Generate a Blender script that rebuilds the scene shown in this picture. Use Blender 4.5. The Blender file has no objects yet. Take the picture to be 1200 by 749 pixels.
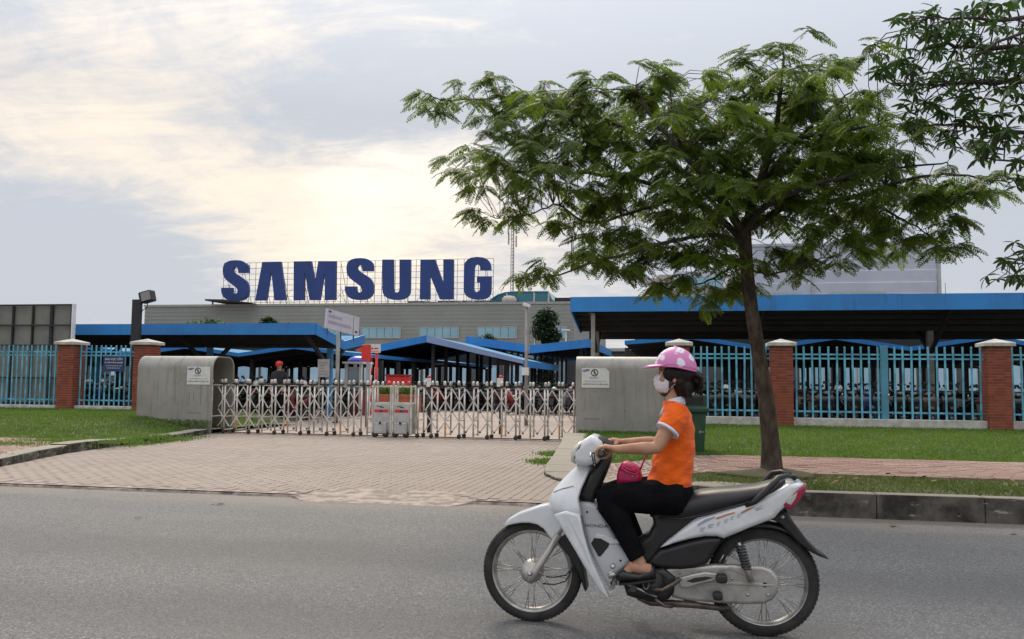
import bpy, bmesh, math, random
import numpy as np
from mathutils import Vector, Matrix
random.seed(7)
SC = bpy.context.scene
COL = SC.collection
PI = math.pi
rad = math.radians

# ------------------------------------------------------------------ camera
# Site axes: +x runs along the road (to the right), +y goes away from the road, z up, road surface at z = 0.
YAW, PITCH, ROLL, EYE, FOC = rad(11.0), rad(4.2), 0.010, 1.33, 1000.0
cd = bpy.data.cameras.new('camera')
cd.sensor_width = 36.0
cd.lens = 36.0 * FOC / 1200.0
cd.clip_start, cd.clip_end = 0.1, 3000.0
cam = bpy.data.objects.new('camera', cd)
COL.objects.link(cam)
cam.matrix_world = (Matrix.Translation((0, 0, EYE)) @ Matrix.Rotation(YAW, 4, 'Z')
                    @ Matrix.Rotation(PI / 2 + PITCH, 4, 'X') @ Matrix.Rotation(ROLL, 4, 'Z'))
SC.camera = cam

# ------------------------------------------------------------------ light
ZEN = 2.4
SUN_EL, SUN_DIR = rad(42), Vector((-317.0, 944.0, 0)).normalized()     # low behind the cloud over the factory
SC.world = bpy.data.worlds.new('World')
W = SC.world
W.use_nodes = True
nt = W.node_tree
nt.nodes.clear()


class NB:
    """tiny node-graph builder"""
    def __init__(s, tree): s.t = tree
    def n(s, typ, **kw):
        nd = s.t.nodes.new(typ)
        for k, v in kw.items(): setattr(nd, k, v)
        return nd
    def put(s, sock, v):
        if isinstance(v, bpy.types.NodeSocket): s.t.links.new(v, sock)
        elif v is not None: sock.default_value = v
    def math(s, op, a, b=None, clamp=False):
        nd = s.n('ShaderNodeMath', operation=op, use_clamp=clamp)
        s.put(nd.inputs[0], a); s.put(nd.inputs[1], b)
        return nd.outputs[0]
    def vmath(s, op, a, b=None, out=0):
        nd = s.n('ShaderNodeVectorMath', operation=op)
        s.put(nd.inputs[0], a); s.put(nd.inputs[1], b)
        return nd.outputs[out]
    def noise(s, vec, scale, detail=4, rough=.55, dist=0, dim='3D'):
        nd = s.n('ShaderNodeTexNoise', noise_dimensions=dim)
        s.put(nd.inputs['Vector'], vec)
        nd.inputs['Scale'].default_value = scale; nd.inputs['Detail'].default_value = detail
        nd.inputs['Roughness'].default_value = rough; nd.inputs['Distortion'].default_value = dist
        return nd.outputs[0]
    def ramp(s, fac, lo, hi, a=0., b=1., smooth=True):
        nd = s.n('ShaderNodeMapRange', interpolation_type='SMOOTHSTEP' if smooth else 'LINEAR')
        s.put(nd.inputs[0], fac)
        for i, v in zip((1, 2, 3, 4), (lo, hi, a, b)): nd.inputs[i].default_value = v
        return nd.outputs[0]
    def mix(s, f, a, b, blend='MIX'):
        nd = s.n('ShaderNodeMix', data_type='RGBA', blend_type=blend)
        s.put(nd.inputs[0], f)
        for i, v in ((6, a), (7, b)):
            s.put(nd.inputs[i], v if isinstance(v, bpy.types.NodeSocket) else (*v, 1) if len(v) == 3 else v)
        return nd.outputs[2]


w = NB(nt)
sky = w.n('ShaderNodeTexSky', sky_type='NISHITA', sun_disc=False, sun_elevation=SUN_EL,
          sun_rotation=math.atan2(SUN_DIR.x, SUN_DIR.y), air_density=1.5, dust_density=3.0, ozone_density=1.0)
dirv = w.vmath('NORMALIZE', w.n('ShaderNodeTexCoord').outputs['Generated'])
sep = w.n('ShaderNodeSeparateXYZ'); nt.links.new(dirv, sep.inputs[0])
up = w.math('MAXIMUM', sep.outputs[2], 0.0)
# a cloud layer seen in perspective: the view direction projected on a high plane
inv = w.math('DIVIDE', 1.0, w.math('ADD', up, 0.16))
cmb = w.n('ShaderNodeCombineXYZ')
nt.links.new(w.math('MULTIPLY', sep.outputs[0], inv), cmb.inputs[0])
nt.links.new(w.math('MULTIPLY', sep.outputs[1], inv), cmb.inputs[1])
plane = cmb.outputs[0]
big = w.noise(plane, 0.75, 5, .55, .6)


def lobe(d, sharp):
    v = Vector(d).normalized()
    dt = w.vmath('DOT_PRODUCT', dirv, tuple(v), out=1)
    return w.math('POWER', w.math('MAXIMUM', dt, 0.0), sharp)


def sd(px, py):
    """direction of a place in the sky (bearing and height read off the photograph)"""
    u0, v0 = px - 600, 374.5 - py
    u = u0 * math.cos(ROLL) - v0 * math.sin(ROLL); v = u0 * math.sin(ROLL) + v0 * math.cos(ROLL)
    Y = FOC * math.cos(PITCH) - v * math.sin(PITCH); Z = FOC * math.sin(PITCH) + v * math.cos(PITCH)
    return (u * math.cos(YAW) - Y * math.sin(YAW), u * math.sin(YAW) + Y * math.cos(YAW), Z)


# streaky altocumulus: noise drawn out along one bearing of the layer
rot = w.n('ShaderNodeMapping'); rot.inputs['Rotation'].default_value = (0, 0, rad(28)); rot.inputs['Scale'].default_value = (.55, 1.5, 1)
nt.links.new(plane, rot.inputs[0])
streak = w.noise(rot.outputs[0], 2.3, 8, .68, 1.2)
puff = w.noise(plane, 5.5, 7, .66, .6)
nz = w.math('ADD', w.math('MULTIPLY', w.math('SUBTRACT', big, .5), .9), w.math('MULTIPLY', w.math('SUBTRACT', streak, .5), 1.7))
nz = w.math('ADD', nz, w.math('MULTIPLY', w.math('SUBTRACT', puff, .5), 1.35))


def lobes(ls):
    acc = None
    for px, py, sharp, k in ls:
        v = w.math('MULTIPLY', lobe(sd(px, py), sharp), k)
        acc = v if acc is None else w.math('ADD', acc, v)
    return acc


glow = lobes([(450, 232, 240, .44), (545, 212, 380, .34), (400, 245, 400, .22), (640, 305, 380, .22), (450, 235, 40, .20)])
bank = lobes([(15, 140, 380, .36), (90, 158, 380, .38), (170, 182, 380, .36), (250, 205, 380, .34), (320, 222, 380, .26), (180, 40, 320, .26), (290, 25, 320, .20), (360, 310, 300, .18), (470, 300, 300, .16)])
shade = lobes([(60, 95, 380, .16), (240, 115, 380, .26), (340, 140, 380, .28), (450, 140, 330, .36), (560, 150, 330, .30), (650, 110, 300, .26), (20, 285, 300, .36), (110, 300, 300, .34), (200, 320, 330, .26), (1150, 150, 10, .34), (800, 60, 60, .2)])
warm = w.math('ADD', w.math('SUBTRACT', w.math('ADD', glow, bank), shade), w.math('MULTIPLY', nz, .80))
warm = w.math('ADD', warm, .25)
wf = w.ramp(warm, 0.0, 1.0)
cl = w.mix(wf, (5.25, 5.6, 6.25), (9.4, 8.35, 7.1))
hot = w.ramp(w.math('ADD', glow, w.math('MULTIPLY', nz, .60)), 0.30, 1.12)
cl = w.mix(hot, cl, (10.3, 9.8, 8.9))
cloudy = w.ramp(w.math('ADD', nz, .5), -.25, .3, .88, .97)
skyc = w.mix(cloudy, sky.outputs[0], cl)
# an overcast sky is brightest overhead (CIE overcast law), well above what the camera sees
ov = w.ramp(up, .30, 1.0, 1.0, ZEN, smooth=False)
skyc = w.mix(1.0, skyc, w.n('ShaderNodeCombineXYZ').outputs[0], 'MULTIPLY')
_c3 = [n for n in nt.nodes if n.type == 'COMBXYZ'][-1]
for k in range(3): nt.links.new(ov, _c3.inputs[k])
bg = w.n('ShaderNodeBackground'); bg.inputs['Strength'].default_value = 0.1
nt.links.new(skyc, bg.inputs['Color'])
nt.links.new(bg.outputs[0], w.n('ShaderNodeOutputWorld').inputs[0])

sl = bpy.data.lights.new('sun', 'SUN')
sl.energy, sl.angle, sl.color = 2.2, rad(22), (1.0, .87, .68)
sun = bpy.data.objects.new('sun', sl)
COL.objects.link(sun)
sdir = Vector((SUN_DIR.x * math.cos(SUN_EL), SUN_DIR.y * math.cos(SUN_EL), math.sin(SUN_EL)))
sun.rotation_euler = (-sdir).to_track_quat('-Z', 'Y').to_euler()
SC.view_settings.view_transform = 'Standard'
SC.view_settings.look = 'None'
SC.view_settings.exposure = 0.16
SC.view_settings.gamma = 1.0
SC.cycles.max_bounces = 6
SC.cycles.transparent_max_bounces = 6


# ------------------------------------------------------------------ survey helpers
def P(px, py, D):
    """the point of the vertical plane y = D that the photograph shows at (px, py)"""
    s, d, z = sd(px, py)
    k = D / d
    return Vector((s * k, D, EYE + z * k))


# ------------------------------------------------------------------ mesh helpers
class MB:
    def __init__(s): s.v, s.f, s.sm, s.mi = [], [], [], []
    def add(s, vs, fs, smooth=False, mi=0):
        o = len(s.v)
        s.v.extend(tuple(p) for p in vs)
        for f in fs:
            s.f.append([i + o for i in f]); s.sm.append(smooth); s.mi.append(mi)
        return s
    def box(s, x0, x1, y0, y1, z0, z1, mi=0):
        vs = [(x, y, z) for z in (z0, z1) for y in (y0, y1) for x in (x0, x1)]
        return s.add(vs, [(0, 2, 3, 1), (4, 5, 7, 6), (0, 1, 5, 4), (2, 6, 7, 3), (0, 4, 6, 2), (1, 3, 7, 5)], False, mi)
    def obox(s, c, ax, ay, az, mi=0):
        """box from a centre and three half-axis vectors"""
        c, ax, ay, az = map(Vector, (c, ax, ay, az))
        vs = [c + ax * i + ay * j + az * k for k in (-1, 1) for j in (-1, 1) for i in (-1, 1)]
        return s.add(vs, [(0, 2, 3, 1), (4, 5, 7, 6), (0, 1, 5, 4), (2, 6, 7, 3), (0, 4, 6, 2), (1, 3, 7, 5)], False, mi)
    def bar(s, a, b, t, h=None, up=(0, 0, 1), mi=0):
        a, b = Vector(a), Vector(b)
        d = (b - a); L = d.length; d = d / L
        u = Vector(up)
        sx = d.cross(u)
        if sx.length < 1e-4: sx = d.cross(Vector((0, 1, 0)))
        sx.normalize(); u = sx.cross(d)
        return s.obox((a + b) / 2, d * L / 2, sx * t / 2, u * (h or t) / 2, mi)
    def loft(s, rings, cap=True, smooth=True, closed=True, mi=0):
        n = len(rings[0]); o = len(s.v)
        for r in rings: s.v.extend(tuple(p) for p in r)
        m = n if closed else n - 1
        for i in range(len(rings) - 1):
            for j in range(m):
                k = (j + 1) % n
                s.f.append([o + i * n + j, o + i * n + k, o + (i + 1) * n + k, o + (i + 1) * n + j])
                s.sm.append(smooth); s.mi.append(mi)
        if cap and closed:
            s.f.append([o + j for j in reversed(range(n))]); s.sm.append(False); s.mi.append(mi)
            s.f.append([o + (len(rings) - 1) * n + j for j in range(n)]); s.sm.append(False); s.mi.append(mi)
        return s
    def tube(s, pts, r, n=8, cap=True, smooth=True, mi=0, flat=1.0, upv=None):
        pts = [Vector(p) for p in pts]
        rr = r if isinstance(r, (list, tuple)) else [r] * len(pts)
        rings = []; u = None
        for i, p in enumerate(pts):
            d = (pts[min(i + 1, len(pts) - 1)] - pts[max(i - 1, 0)])
            if d.length < 1e-9: d = Vector((0, 0, 1))
            d.normalize()
            if u is None:
                u = Vector(upv) if upv else Vector((0, 0, 1))
                if abs(d.dot(u)) > .95: u = Vector((1, 0, 0))
            u = (u - d * u.dot(d)).normalized()
            v = d.cross(u)
            q = rr[i]
            rings.append([p + u * (q * math.cos(2 * PI * k / n)) + v * (q * flat * math.sin(2 * PI * k / n)) for k in range(n)])
        return s.loft(rings, cap, smooth, True, mi)
    def lathe(s, prof, c, axis=(0, 0, 1), n=24, smooth=True, mi=0, cap=True):
        """prof = [(radius, height along axis)]"""
        c, a = Vector(c), Vector(axis).normalized()
        u = a.orthogonal().normalized(); v = a.cross(u)
        rings = [[c + a * h + (u * math.cos(2 * PI * k / n) + v * math.sin(2 * PI * k / n)) * r for k in range(n)] for r, h in prof]
        return s.loft(rings, cap, smooth, True, mi)
    def prism(s, poly, y0, y1, smooth=False, mi=0):
        """poly = [(x, z)] extruded along y"""
        n = len(poly); area = sum(poly[i][0] * poly[(i + 1) % n][1] - poly[(i + 1) % n][0] * poly[i][1] for i in range(n))
        if area < 0: poly = poly[::-1]
        vs = [(p[0], y0, p[1]) for p in poly] + [(p[0], y1, p[1]) for p in poly]
        fs = [list(range(n)), [n + i for i in reversed(range(n))]] + [[(i + 1) % n, i, n + i, n + (i + 1) % n] for i in range(n)]
        o = len(s.v); s.v.extend(vs)
        for k, f in enumerate(fs):
            s.f.append([i + o for i in f]); s.sm.append(smooth and k > 1); s.mi.append(mi)
        return s
    def pillow(s, poly, yc, hw, r=.02, layers=4, mi=0, scale=1.0):
        """a closed side profile [(x, z)] given thickness 2*hw along y with softly rounded edges"""
        n = len(poly)
        area = sum(poly[i][0] * poly[(i + 1) % n][1] - poly[(i + 1) % n][0] * poly[i][1] for i in range(n))
        if area < 0: poly = poly[::-1]
        nor = []
        for i in range(n):
            a, b, c = Vector(poly[i - 1]), Vector(poly[i]), Vector(poly[(i + 1) % n])
            e1, e2 = (b - a).normalized(), (c - b).normalized()
            n1, n2 = Vector((e1.y, -e1.x)), Vector((e2.y, -e2.x))
            m = n1 + n2
            m = m / max(m.length, .2) * min(1.6, 1 / max(.45, m.normalized().dot(n1) if m.length > 1e-6 else 1))
            nor.append(m)
        lim = []
        for i in range(n):                           # how far the outline may shrink here before meeting the other side
            o, d = Vector(poly[i]), -nor[i].normalized(); best = 1e9
            for j in range(n):
                if j == i or (j + 1) % n == i: continue
                a, b = Vector(poly[j]), Vector(poly[(j + 1) % n]); e = b - a; den = d.x * e.y - d.y * e.x
                if abs(den) < 1e-12: continue
                t = ((a.x - o.x) * e.y - (a.y - o.y) * e.x) / den; q = ((a.x - o.x) * d.y - (a.y - o.y) * d.x) / den
                if t > 1e-6 and -1e-6 <= q <= 1 + 1e-6: best = min(best, t)
            lim.append(best * .42 / max(nor[i].length, 1e-6))
        lim = [min(lim[i - 1] * 1.35, lim[i], lim[(i + 1) % n] * 1.35) for i in range(n)]
        rings = []
        lay = []
        for k in range(layers + 1):
            t = PI / 2 * (1 - k / layers)
            lay.append((-(hw - r + r * math.sin(t)) if hw > r else -hw * math.sin(t), 1 - math.cos(t)))
        lay = lay + [(-y, q) for y, q in reversed(lay)]
        for y, q in lay:
            rings.append([(poly[i][0] - nor[i].x * min(r, lim[i]) * q, yc + y, poly[i][1] - nor[i].y * min(r, lim[i]) * q) for i in range(n)])
        return s.loft(rings, True, True, True, mi)
    def sphere(s, c, r, nu=16, nv=10, mi=0):
        c = Vector(c); rx, ry, rz = r if isinstance(r, (tuple, list)) else (r, r, r)
        rings = []
        for j in range(1, nv):
            t = PI * j / nv
            rings.append([c + Vector((rx * math.sin(t) * math.cos(2 * PI * i / nu), ry * math.sin(t) * math.sin(2 * PI * i / nu), -rz * math.cos(t))) for i in range(nu)])
        o = len(s.v)
        s.loft(rings, False, True, True, mi)
        b = len(s.v); s.v.append(tuple(c - Vector((0, 0, rz)))); s.v.append(tuple(c + Vector((0, 0, rz))))
        m = o + (nv - 2) * nu
        for i in range(nu):
            k = (i + 1) % nu
            s.f.append([b, o + k, o + i]); s.sm.append(True); s.mi.append(mi)
            s.f.append([b + 1, m + i, m + k]); s.sm.append(True); s.mi.append(mi)
        return s
    def xform(s, M):
        s.v = [tuple(M @ Vector(p)) for p in s.v]
        return s
    def join(s, o, mi=0):
        k = len(s.v); s.v.extend(o.v); s.f.extend([[i + k for i in f] for f in o.f]); s.sm.extend(o.sm); s.mi.extend([m + mi for m in o.mi])
        return s


def mesh_of(name, mb, mats, off=(0, 0, 0), bevel=0, recalc=True, seg=2, ang=30):
    me = bpy.data.meshes.new(name)
    ox, oy, oz = off
    me.from_pydata([(x - ox, y - oy, z - oz) for x, y, z in mb.v], [], mb.f)
    me.polygons.foreach_set('use_smooth', mb.sm)
    me.polygons.foreach_set('material_index', mb.mi)
    for m in (mats if isinstance(mats, (list, tuple)) else [mats]): me.materials.append(m)
    if recalc or bevel:
        bm = bmesh.new(); bm.from_mesh(me)
        if recalc: bmesh.ops.recalc_face_normals(bm, faces=bm.faces)
        if bevel:
            bmesh.ops.remove_doubles(bm, verts=bm.verts, dist=1e-5)
            es = [e for e in bm.edges if len(e.link_faces) == 2 and e.calc_face_angle(0) > rad(ang)]
            bmesh.ops.bevel(bm, geom=es, offset=bevel, segments=seg, profile=.5, affect='EDGES', clamp_overlap=True)
        bm.to_mesh(me); bm.free()
    me.update()
    return me


def tag(o, label=None, cat=None, group=None, kind=None):
    if label: o['label'] = label
    if cat: o['category'] = cat
    if group: o['group'] = group
    if kind: o['kind'] = kind
    return o


def origin(o):
    v = Vector((0, 0, 0))
    while o is not None: v += o.location; o = o.parent
    return v


def obj(name, mb, mats, parent=None, bevel=0, loc=None, recalc=True, kind=None, label=None, seg=2, ang=30):
    """link ONE mesh object; mb is in site coordinates"""
    off = origin(parent) if parent else Vector(loc or (0, 0, 0))
    o = bpy.data.objects.new(name, mesh_of(name, mb, mats, off, bevel, recalc, seg, ang))
    COL.objects.link(o)
    if parent: o.parent = parent
    else: o.location = off
    if kind: o['kind'] = kind
    if label: o['label'] = label
    return o


def thing(name, loc, label, cat, group=None, rz=0):
    o = bpy.data.objects.new(name, None)
    o.empty_display_size = .1
    COL.objects.link(o); o.location = loc; o.rotation_euler = (0, 0, rz)
    return tag(o, label, cat, group)


def put(name, me, parent, loc=(0, 0, 0), rot=None, scale=None, label=None):
    """link an object that shares mesh data; loc is relative to the parent"""
    o = bpy.data.objects.new(name, me); COL.objects.link(o)
    if parent: o.parent = parent
    o.location = loc
    if rot: o.rotation_euler = rot
    if scale: o.scale = scale
    if label: o['label'] = label
    return o


def text_mb(s, size, extr=.004, align='CENTER'):
    """lettering as a flat mesh in the xz plane facing -y, centred on the origin"""
    cu = bpy.data.curves.new('lettering', 'FONT'); cu.body = s; cu.size = size; cu.extrude = extr; cu.resolution_u = 2
    cu.align_x = align; cu.align_y = 'CENTER'
    o = bpy.data.objects.new('lettering', cu); COL.objects.link(o)
    dg = bpy.context.evaluated_depsgraph_get()
    me = bpy.data.meshes.new_from_object(o.evaluated_get(dg))
    mb = MB(); mb.add([(v.co.x, -v.co.z, v.co.y) for v in me.vertices], [list(p.vertices) for p in me.polygons])
    bpy.data.objects.remove(o); bpy.data.meshes.remove(me); bpy.data.curves.remove(cu)
    return mb


# ------------------------------------------------------------------ materials
def newmat(name):
    m = bpy.data.materials.new(name); m.use_nodes = True
    t = m.node_tree; b = NB(t)
    return m, b, t.nodes['Principled BSDF']


def spec(bs, rough, metal=0, sp=.5, coat=0):
    bs.inputs['Roughness'].default_value = rough; bs.inputs['Metallic'].default_value = metal
    bs.inputs['Specular IOR Level'].default_value = sp
    if coat: bs.inputs['Coat Weight'].default_value = coat; bs.inputs['Coat Roughness'].default_value = .08


def bump(b, bs, h, strength=.3, dist=.01):
    nd = b.n('ShaderNodeBump'); nd.inputs['Strength'].default_value = strength; nd.inputs['Distance'].default_value = dist
    b.put(nd.inputs['Height'], h); b.put(bs.inputs['Normal'], nd.outputs[0])


def Mt(name, col, rough=.6, metal=0, var=.12, scale=4, detail=4, col2=None, bmp=0, bscale=60, sp=.5, coat=0, local=False, lo=.35, hi=.65, stretch=None):
    """plain surface whose colour wanders between two tones"""
    m, b, bs = newmat(name)
    pos = b.n('ShaderNodeTexCoord').outputs['Object'] if local else b.n('ShaderNodeNewGeometry').outputs['Position']
    if stretch: pos = b.vmath('MULTIPLY', pos, stretch)
    f = b.ramp(b.noise(pos, scale, detail, .6), lo, hi)
    c2 = col2 or tuple(c * (1 - var) for c in col); c1 = col if col2 else tuple(min(1, c * (1 + var)) for c in col)
    b.put(bs.inputs['Base Color'], b.mix(f, c1, c2))
    spec(bs, rough, metal, sp, coat)
    if bmp: bump(b, bs, b.noise(pos, bscale, 3), bmp)
    return m


def leafmat(name, c1, c2, trans=.45, scale=3.0, rough=.5):
    m = bpy.data.materials.new(name); m.use_nodes = True
    t = m.node_tree; b = NB(t); t.nodes.clear()
    pos = b.n('ShaderNodeNewGeometry').outputs['Position']
    f = b.ramp(b.noise(pos, scale, 3), .3, .7)
    f2 = b.ramp(b.noise(pos, scale * 9, 2), .3, .7)
    c = b.mix(b.math('ADD', b.math('MULTIPLY', f, .65), b.math('MULTIPLY', f2, .35)), c1, c2)
    bs = b.n('ShaderNodeBsdfPrincipled'); b.put(bs.inputs['Base Color'], c); spec(bs, rough, 0, .35)
    tr = b.n('ShaderNodeBsdfTranslucent'); b.put(tr.inputs[0], b.mix(.5, c, tuple(x * 1.9 for x in c1), 'MIX'))
    mx = b.n('ShaderNodeMixShader'); mx.inputs[0].default_value = trans
    t.links.new(bs.outputs[0], mx.inputs[1]); t.links.new(tr.outputs[0], mx.inputs[2])
    t.links.new(mx.outputs[0], b.n('ShaderNodeOutputMaterial').inputs[0])
    return m


def glassmat(name, col, rough=.06, sp=.8):
    m, b, bs = newmat(name)
    pos = b.n('ShaderNodeNewGeometry').outputs['Position']
    b.put(bs.inputs['Base Color'], b.mix(b.ramp(b.noise(pos, .35, 3), .3, .7), col, tuple(c * .8 for c in col)))
    spec(bs, rough, 0, sp)
    return m


# ------------------------------------------------------------------ ground materials
def asphalt_mat():
    m, b, bs = newmat('asphalt')
    pos = b.n('ShaderNodeNewGeometry').outputs['Position']
    vo = b.n('ShaderNodeTexVoronoi'); vo.inputs['Scale'].default_value = 105; b.put(vo.inputs['Vector'], pos)
    vs = b.n('ShaderNodeSeparateColor'); b.put(vs.inputs[0], vo.outputs['Color'])
    n1 = b.noise(pos, 160, 3, .7)
    n2 = b.noise(pos, .55, 5, .6)
    st = b.noise(b.vmath('MULTIPLY', pos, (.25, 1.6, 1)), 1.0, 4, .6)
    c = b.mix(b.ramp(vs.outputs[0], .1, 1.0, smooth=False), (.112, .112, .113), (.265, .264, .262))
    c = b.mix(b.ramp(n1, .35, .7, 0, .6), c, (.085, .083, .082))
    c = b.mix(b.ramp(vs.outputs[1], .88, .95, 0, .7), c, (.36, .35, .335))
    c = b.mix(b.ramp(n2, .35, .7, 0, .35), c, (.12, .118, .116))
    c = b.mix(b.ramp(st, .45, .75, 0, .3), c, (.21, .205, .197))
    sy = b.n('ShaderNodeSeparateXYZ'); b.put(sy.inputs[0], pos)
    edge = b.math('ADD', sy.outputs[1], b.math('MULTIPLY', b.math('SUBTRACT', b.noise(b.vmath('MULTIPLY', pos, (.5, 1, 1)), 1.3, 5, .65), .5), 2.2))
    c = b.mix(b.ramp(edge, 8.2, 9.6, 0, .55), c, (.34, .29, .245))       # sand blown to the edge of the road
    b.put(bs.inputs['Base Color'], c); spec(bs, .8, 0, .3)
    c = b.mix(b.ramp(b.noise(b.vmath('MULTIPLY', pos, (.5, 1.2, 1)), 2.2, 5, .7), .62, .74, 0, .35), c, (.10, .098, .096))
    lane = b.math('ABSOLUTE', b.math('SUBTRACT', b.math('ABSOLUTE', b.math('SUBTRACT', sy.outputs[1], b.math('ADD', 5.1, b.math('MULTIPLY', n2, .6)))), .85))
    c = b.mix(b.ramp(lane, .1, .75, .30, 0), c, (.085, .084, .084))
    b.put(bs.inputs['Base Color'], c)
    bump(b, bs, b.math('ADD', vo.outputs['Distance'], b.math('MULTIPLY', n1, .5)), .6, .012)
    return m


def kerb_mat():
    m, b, bs = newmat('weathered_concrete')
    pos = b.n('ShaderNodeNewGeometry').outputs['Position']
    n = b.noise(pos, 3.2, 6, .65, .3); n2 = b.noise(b.vmath('MULTIPLY', pos, (1, 1, 3.0)), 5.0, 5, .6)
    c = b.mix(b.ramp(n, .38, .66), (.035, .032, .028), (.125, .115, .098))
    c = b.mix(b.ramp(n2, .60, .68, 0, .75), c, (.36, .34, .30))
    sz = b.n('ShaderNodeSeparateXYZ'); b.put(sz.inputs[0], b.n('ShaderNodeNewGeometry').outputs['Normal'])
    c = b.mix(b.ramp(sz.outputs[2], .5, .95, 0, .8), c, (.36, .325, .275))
    b.put(bs.inputs['Base Color'], c); spec(bs, .9, 0, .2)
    bump(b, bs, b.noise(pos, 60, 4), .5, .01)
    return m


def paver_mat(name, c1, c2, dust):
    m, b, bs = newmat(name)
    g = b.n('ShaderNodeNewGeometry'); pos = g.outputs['Position']
    c = b.mix(b.ramp(g.outputs['Random Per Island'], 0, 1, smooth=False), c1, c2)
    c = b.mix(b.ramp(b.noise(pos, .8, 5, .6), .35, .7, 0, .8), c, dust)
    c = b.mix(b.ramp(b.noise(pos, 25, 4, .6), .5, .8, 0, .3), c, tuple(x * .6 for x in c1))
    b.put(bs.inputs['Base Color'], c); spec(bs, .9, 0, .2)
    bump(b, bs, b.noise(pos, 90, 3), .35, .006)
    return m


def yard_mat():
    m, b, bs = newmat('yard_paving')
    pos = b.n('ShaderNodeNewGeometry').outputs['Position']
    br = b.n('ShaderNodeTexBrick'); b.put(br.inputs['Vector'], pos)
    br.inputs['Scale'].default_value = 3.0; br.inputs['Mortar Size'].default_value = .02
    br.inputs['Color1'].default_value = (.34, .27, .235, 1); br.inputs['Color2'].default_value = (.40, .325, .285, 1); br.inputs['Mortar'].default_value = (.19, .16, .14, 1)
    c = b.mix(b.ramp(b.noise(pos, .5, 5), .35, .7, 0, .6), br.outputs[0], (.43, .37, .32))
    b.put(bs.inputs['Base Color'], c); spec(bs, .9, 0, .2)
    return m


ASPH, KERB = asphalt_mat(), kerb_mat()
PAVE = paver_mat('driveway_pavers', (.295, .245, .212), (.325, .275, .24), (.335, .285, .248))
PINK = paver_mat('pink_pavers', (.26, .16, .135), (.345, .215, .185), (.36, .28, .235))
BED = Mt('sand_joints', (.31, .258, .222), .95, var=.35, scale=6, bmp=.3)
YARD = yard_mat()
EARTH = Mt('soil', (.085, .065, .042), .95, col2=(.05, .055, .022), scale=3, detail=6, bmp=.5, bscale=30)
SOILG = Mt('thin_turf', (.06, .085, .022), .95, col2=(.12, .10, .05), scale=2.2, detail=6, bmp=.5, bscale=40, lo=.42, hi=.72)
BED_S = Mt('shed_floor', (.20, .185, .17), .9, var=.2, scale=1)
CONC = Mt('concrete', (.34, .33, .30), .85, col2=(.25, .24, .215), scale=2, detail=6, bmp=.25)
WHITEC = Mt('weathered_white_concrete', (.55, .53, .49), .85, col2=(.38, .36, .32), scale=5, detail=6, bmp=.25)

# ------------------------------------------------------------------ ground, road, driveway
mb = MB(); mb.box(-1500, 1500, -300, 2000, -.5, -.08)
obj('ground', mb, EARTH, kind='structure')
mb = MB()                                                    # road: a gently divided sheet
mb.box(-120, 120, -30, 9.2, -.3, 0)
obj('road', mb, ASPH, kind='structure')

KL = [(-9.25, 9.2), (-9.5, 10.0), (-9.81, 11.04), (-10.3, 12.4), (-10.6, 13.47), (-10.78, 14.8), (-10.85, 16.07), (-11.0, 17.6), (-11.15, 19.0)]
KR = [(.95, 9.2), (.2, 9.5), (-.6, 10.15), (-1.2, 10.9), (-1.62, 11.6), (-1.9, 12.3), (-2.02, 13.2), (-2.08, 14.4), (-2.2, 16.2), (-2.4, 18.6)]


def at_d(poly, d):
    if d <= poly[0][1]: return poly[0][0]
    for (a, b), (c, e) in zip(poly, poly[1:]):
        if d <= e: return a + (c - a) * (d - b) / (e - b)
    return poly[-1][0]


def sst(x, a, b):
    t = min(1, max(0, (x - a) / (b - a))); return t * t * (3 - 2 * t)


def zdrive(d): return .04 * min(1, max(0, (12 - d) / 2.8))


def zright(s, d): return max(.24 * sst(s, -1.9, .7) + .03 * sst(d, 13, 22), .035 + .2 * sst(d, 12, 18.5))


def zleft(s, d):
    k = at_d(KL, d) - s
    return .10 + .28 * sst(d, 15.2, 19.2) * sst(k, 0, 2.0)


for a_, b_ in ((-2.3, 40), (-60, -12.4)):
    obj('pavement', MB().box(a_, b_, 25.9, 46 if a_ > -10 else 34.6, -.3, .14), BED_S, kind='structure')
yard = obj('yard', MB().box(-90, 110, 19.2, 140, -.4, -.012), YARD, kind='structure')

# driveway: sand bed with individual pavers; the edge towards the road is broken, with a smooth ramp between x -4.1 and -2.3
dw = MB()
rows = [9.2 + .35 * i for i in range(30)] + [19.6]
ring = []
for d in rows:
    rr = []
    for k in range(81):
        x = at_d(KL, d) - .15 + (at_d(KR, d) + .2 - at_d(KL, d) + .15) * k / 80
        rr.append((x, d, zdrive(d) - .004 - .046 * sst(x, -4.35, -4.0) * (1 - sst(x, -2.45, -2.15)) * (1 - sst(d, 9.45, 9.9))))
    ring.append(rr)
dw.loft(ring, False, False, False)
lip = [(at_d(KL, 9.2) - .15 + k * .12) for k in range(int((1.1 + 9.4) / .12))]
lipz = []
random.seed(3)
for x in lip:
    ramp = sst(x, -4.35, -4.0) * (1 - sst(x, -2.45, -2.15))
    lipz.append((x, 9.2 + random.uniform(-.05, .03) - .10 * ramp * 3, zdrive(9.2) - .012, ramp))
dw.loft([[(x, y - .02, -.02) for x, y, z, r in lipz], [(x, y, z * (1 - .96 * r) - .002) for x, y, z, r in lipz], [(x, 9.42 + .40 * r, zdrive(9.42) - .010 * (1 - r) + .003 * r) for x, y, z, r in lipz]], False, False, False)
driveway = obj('driveway', dw, BED, kind='structure', recalc=False)

PL, PW = .235, .118                                          # paver size: long side along the drive
pm = {}


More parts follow.
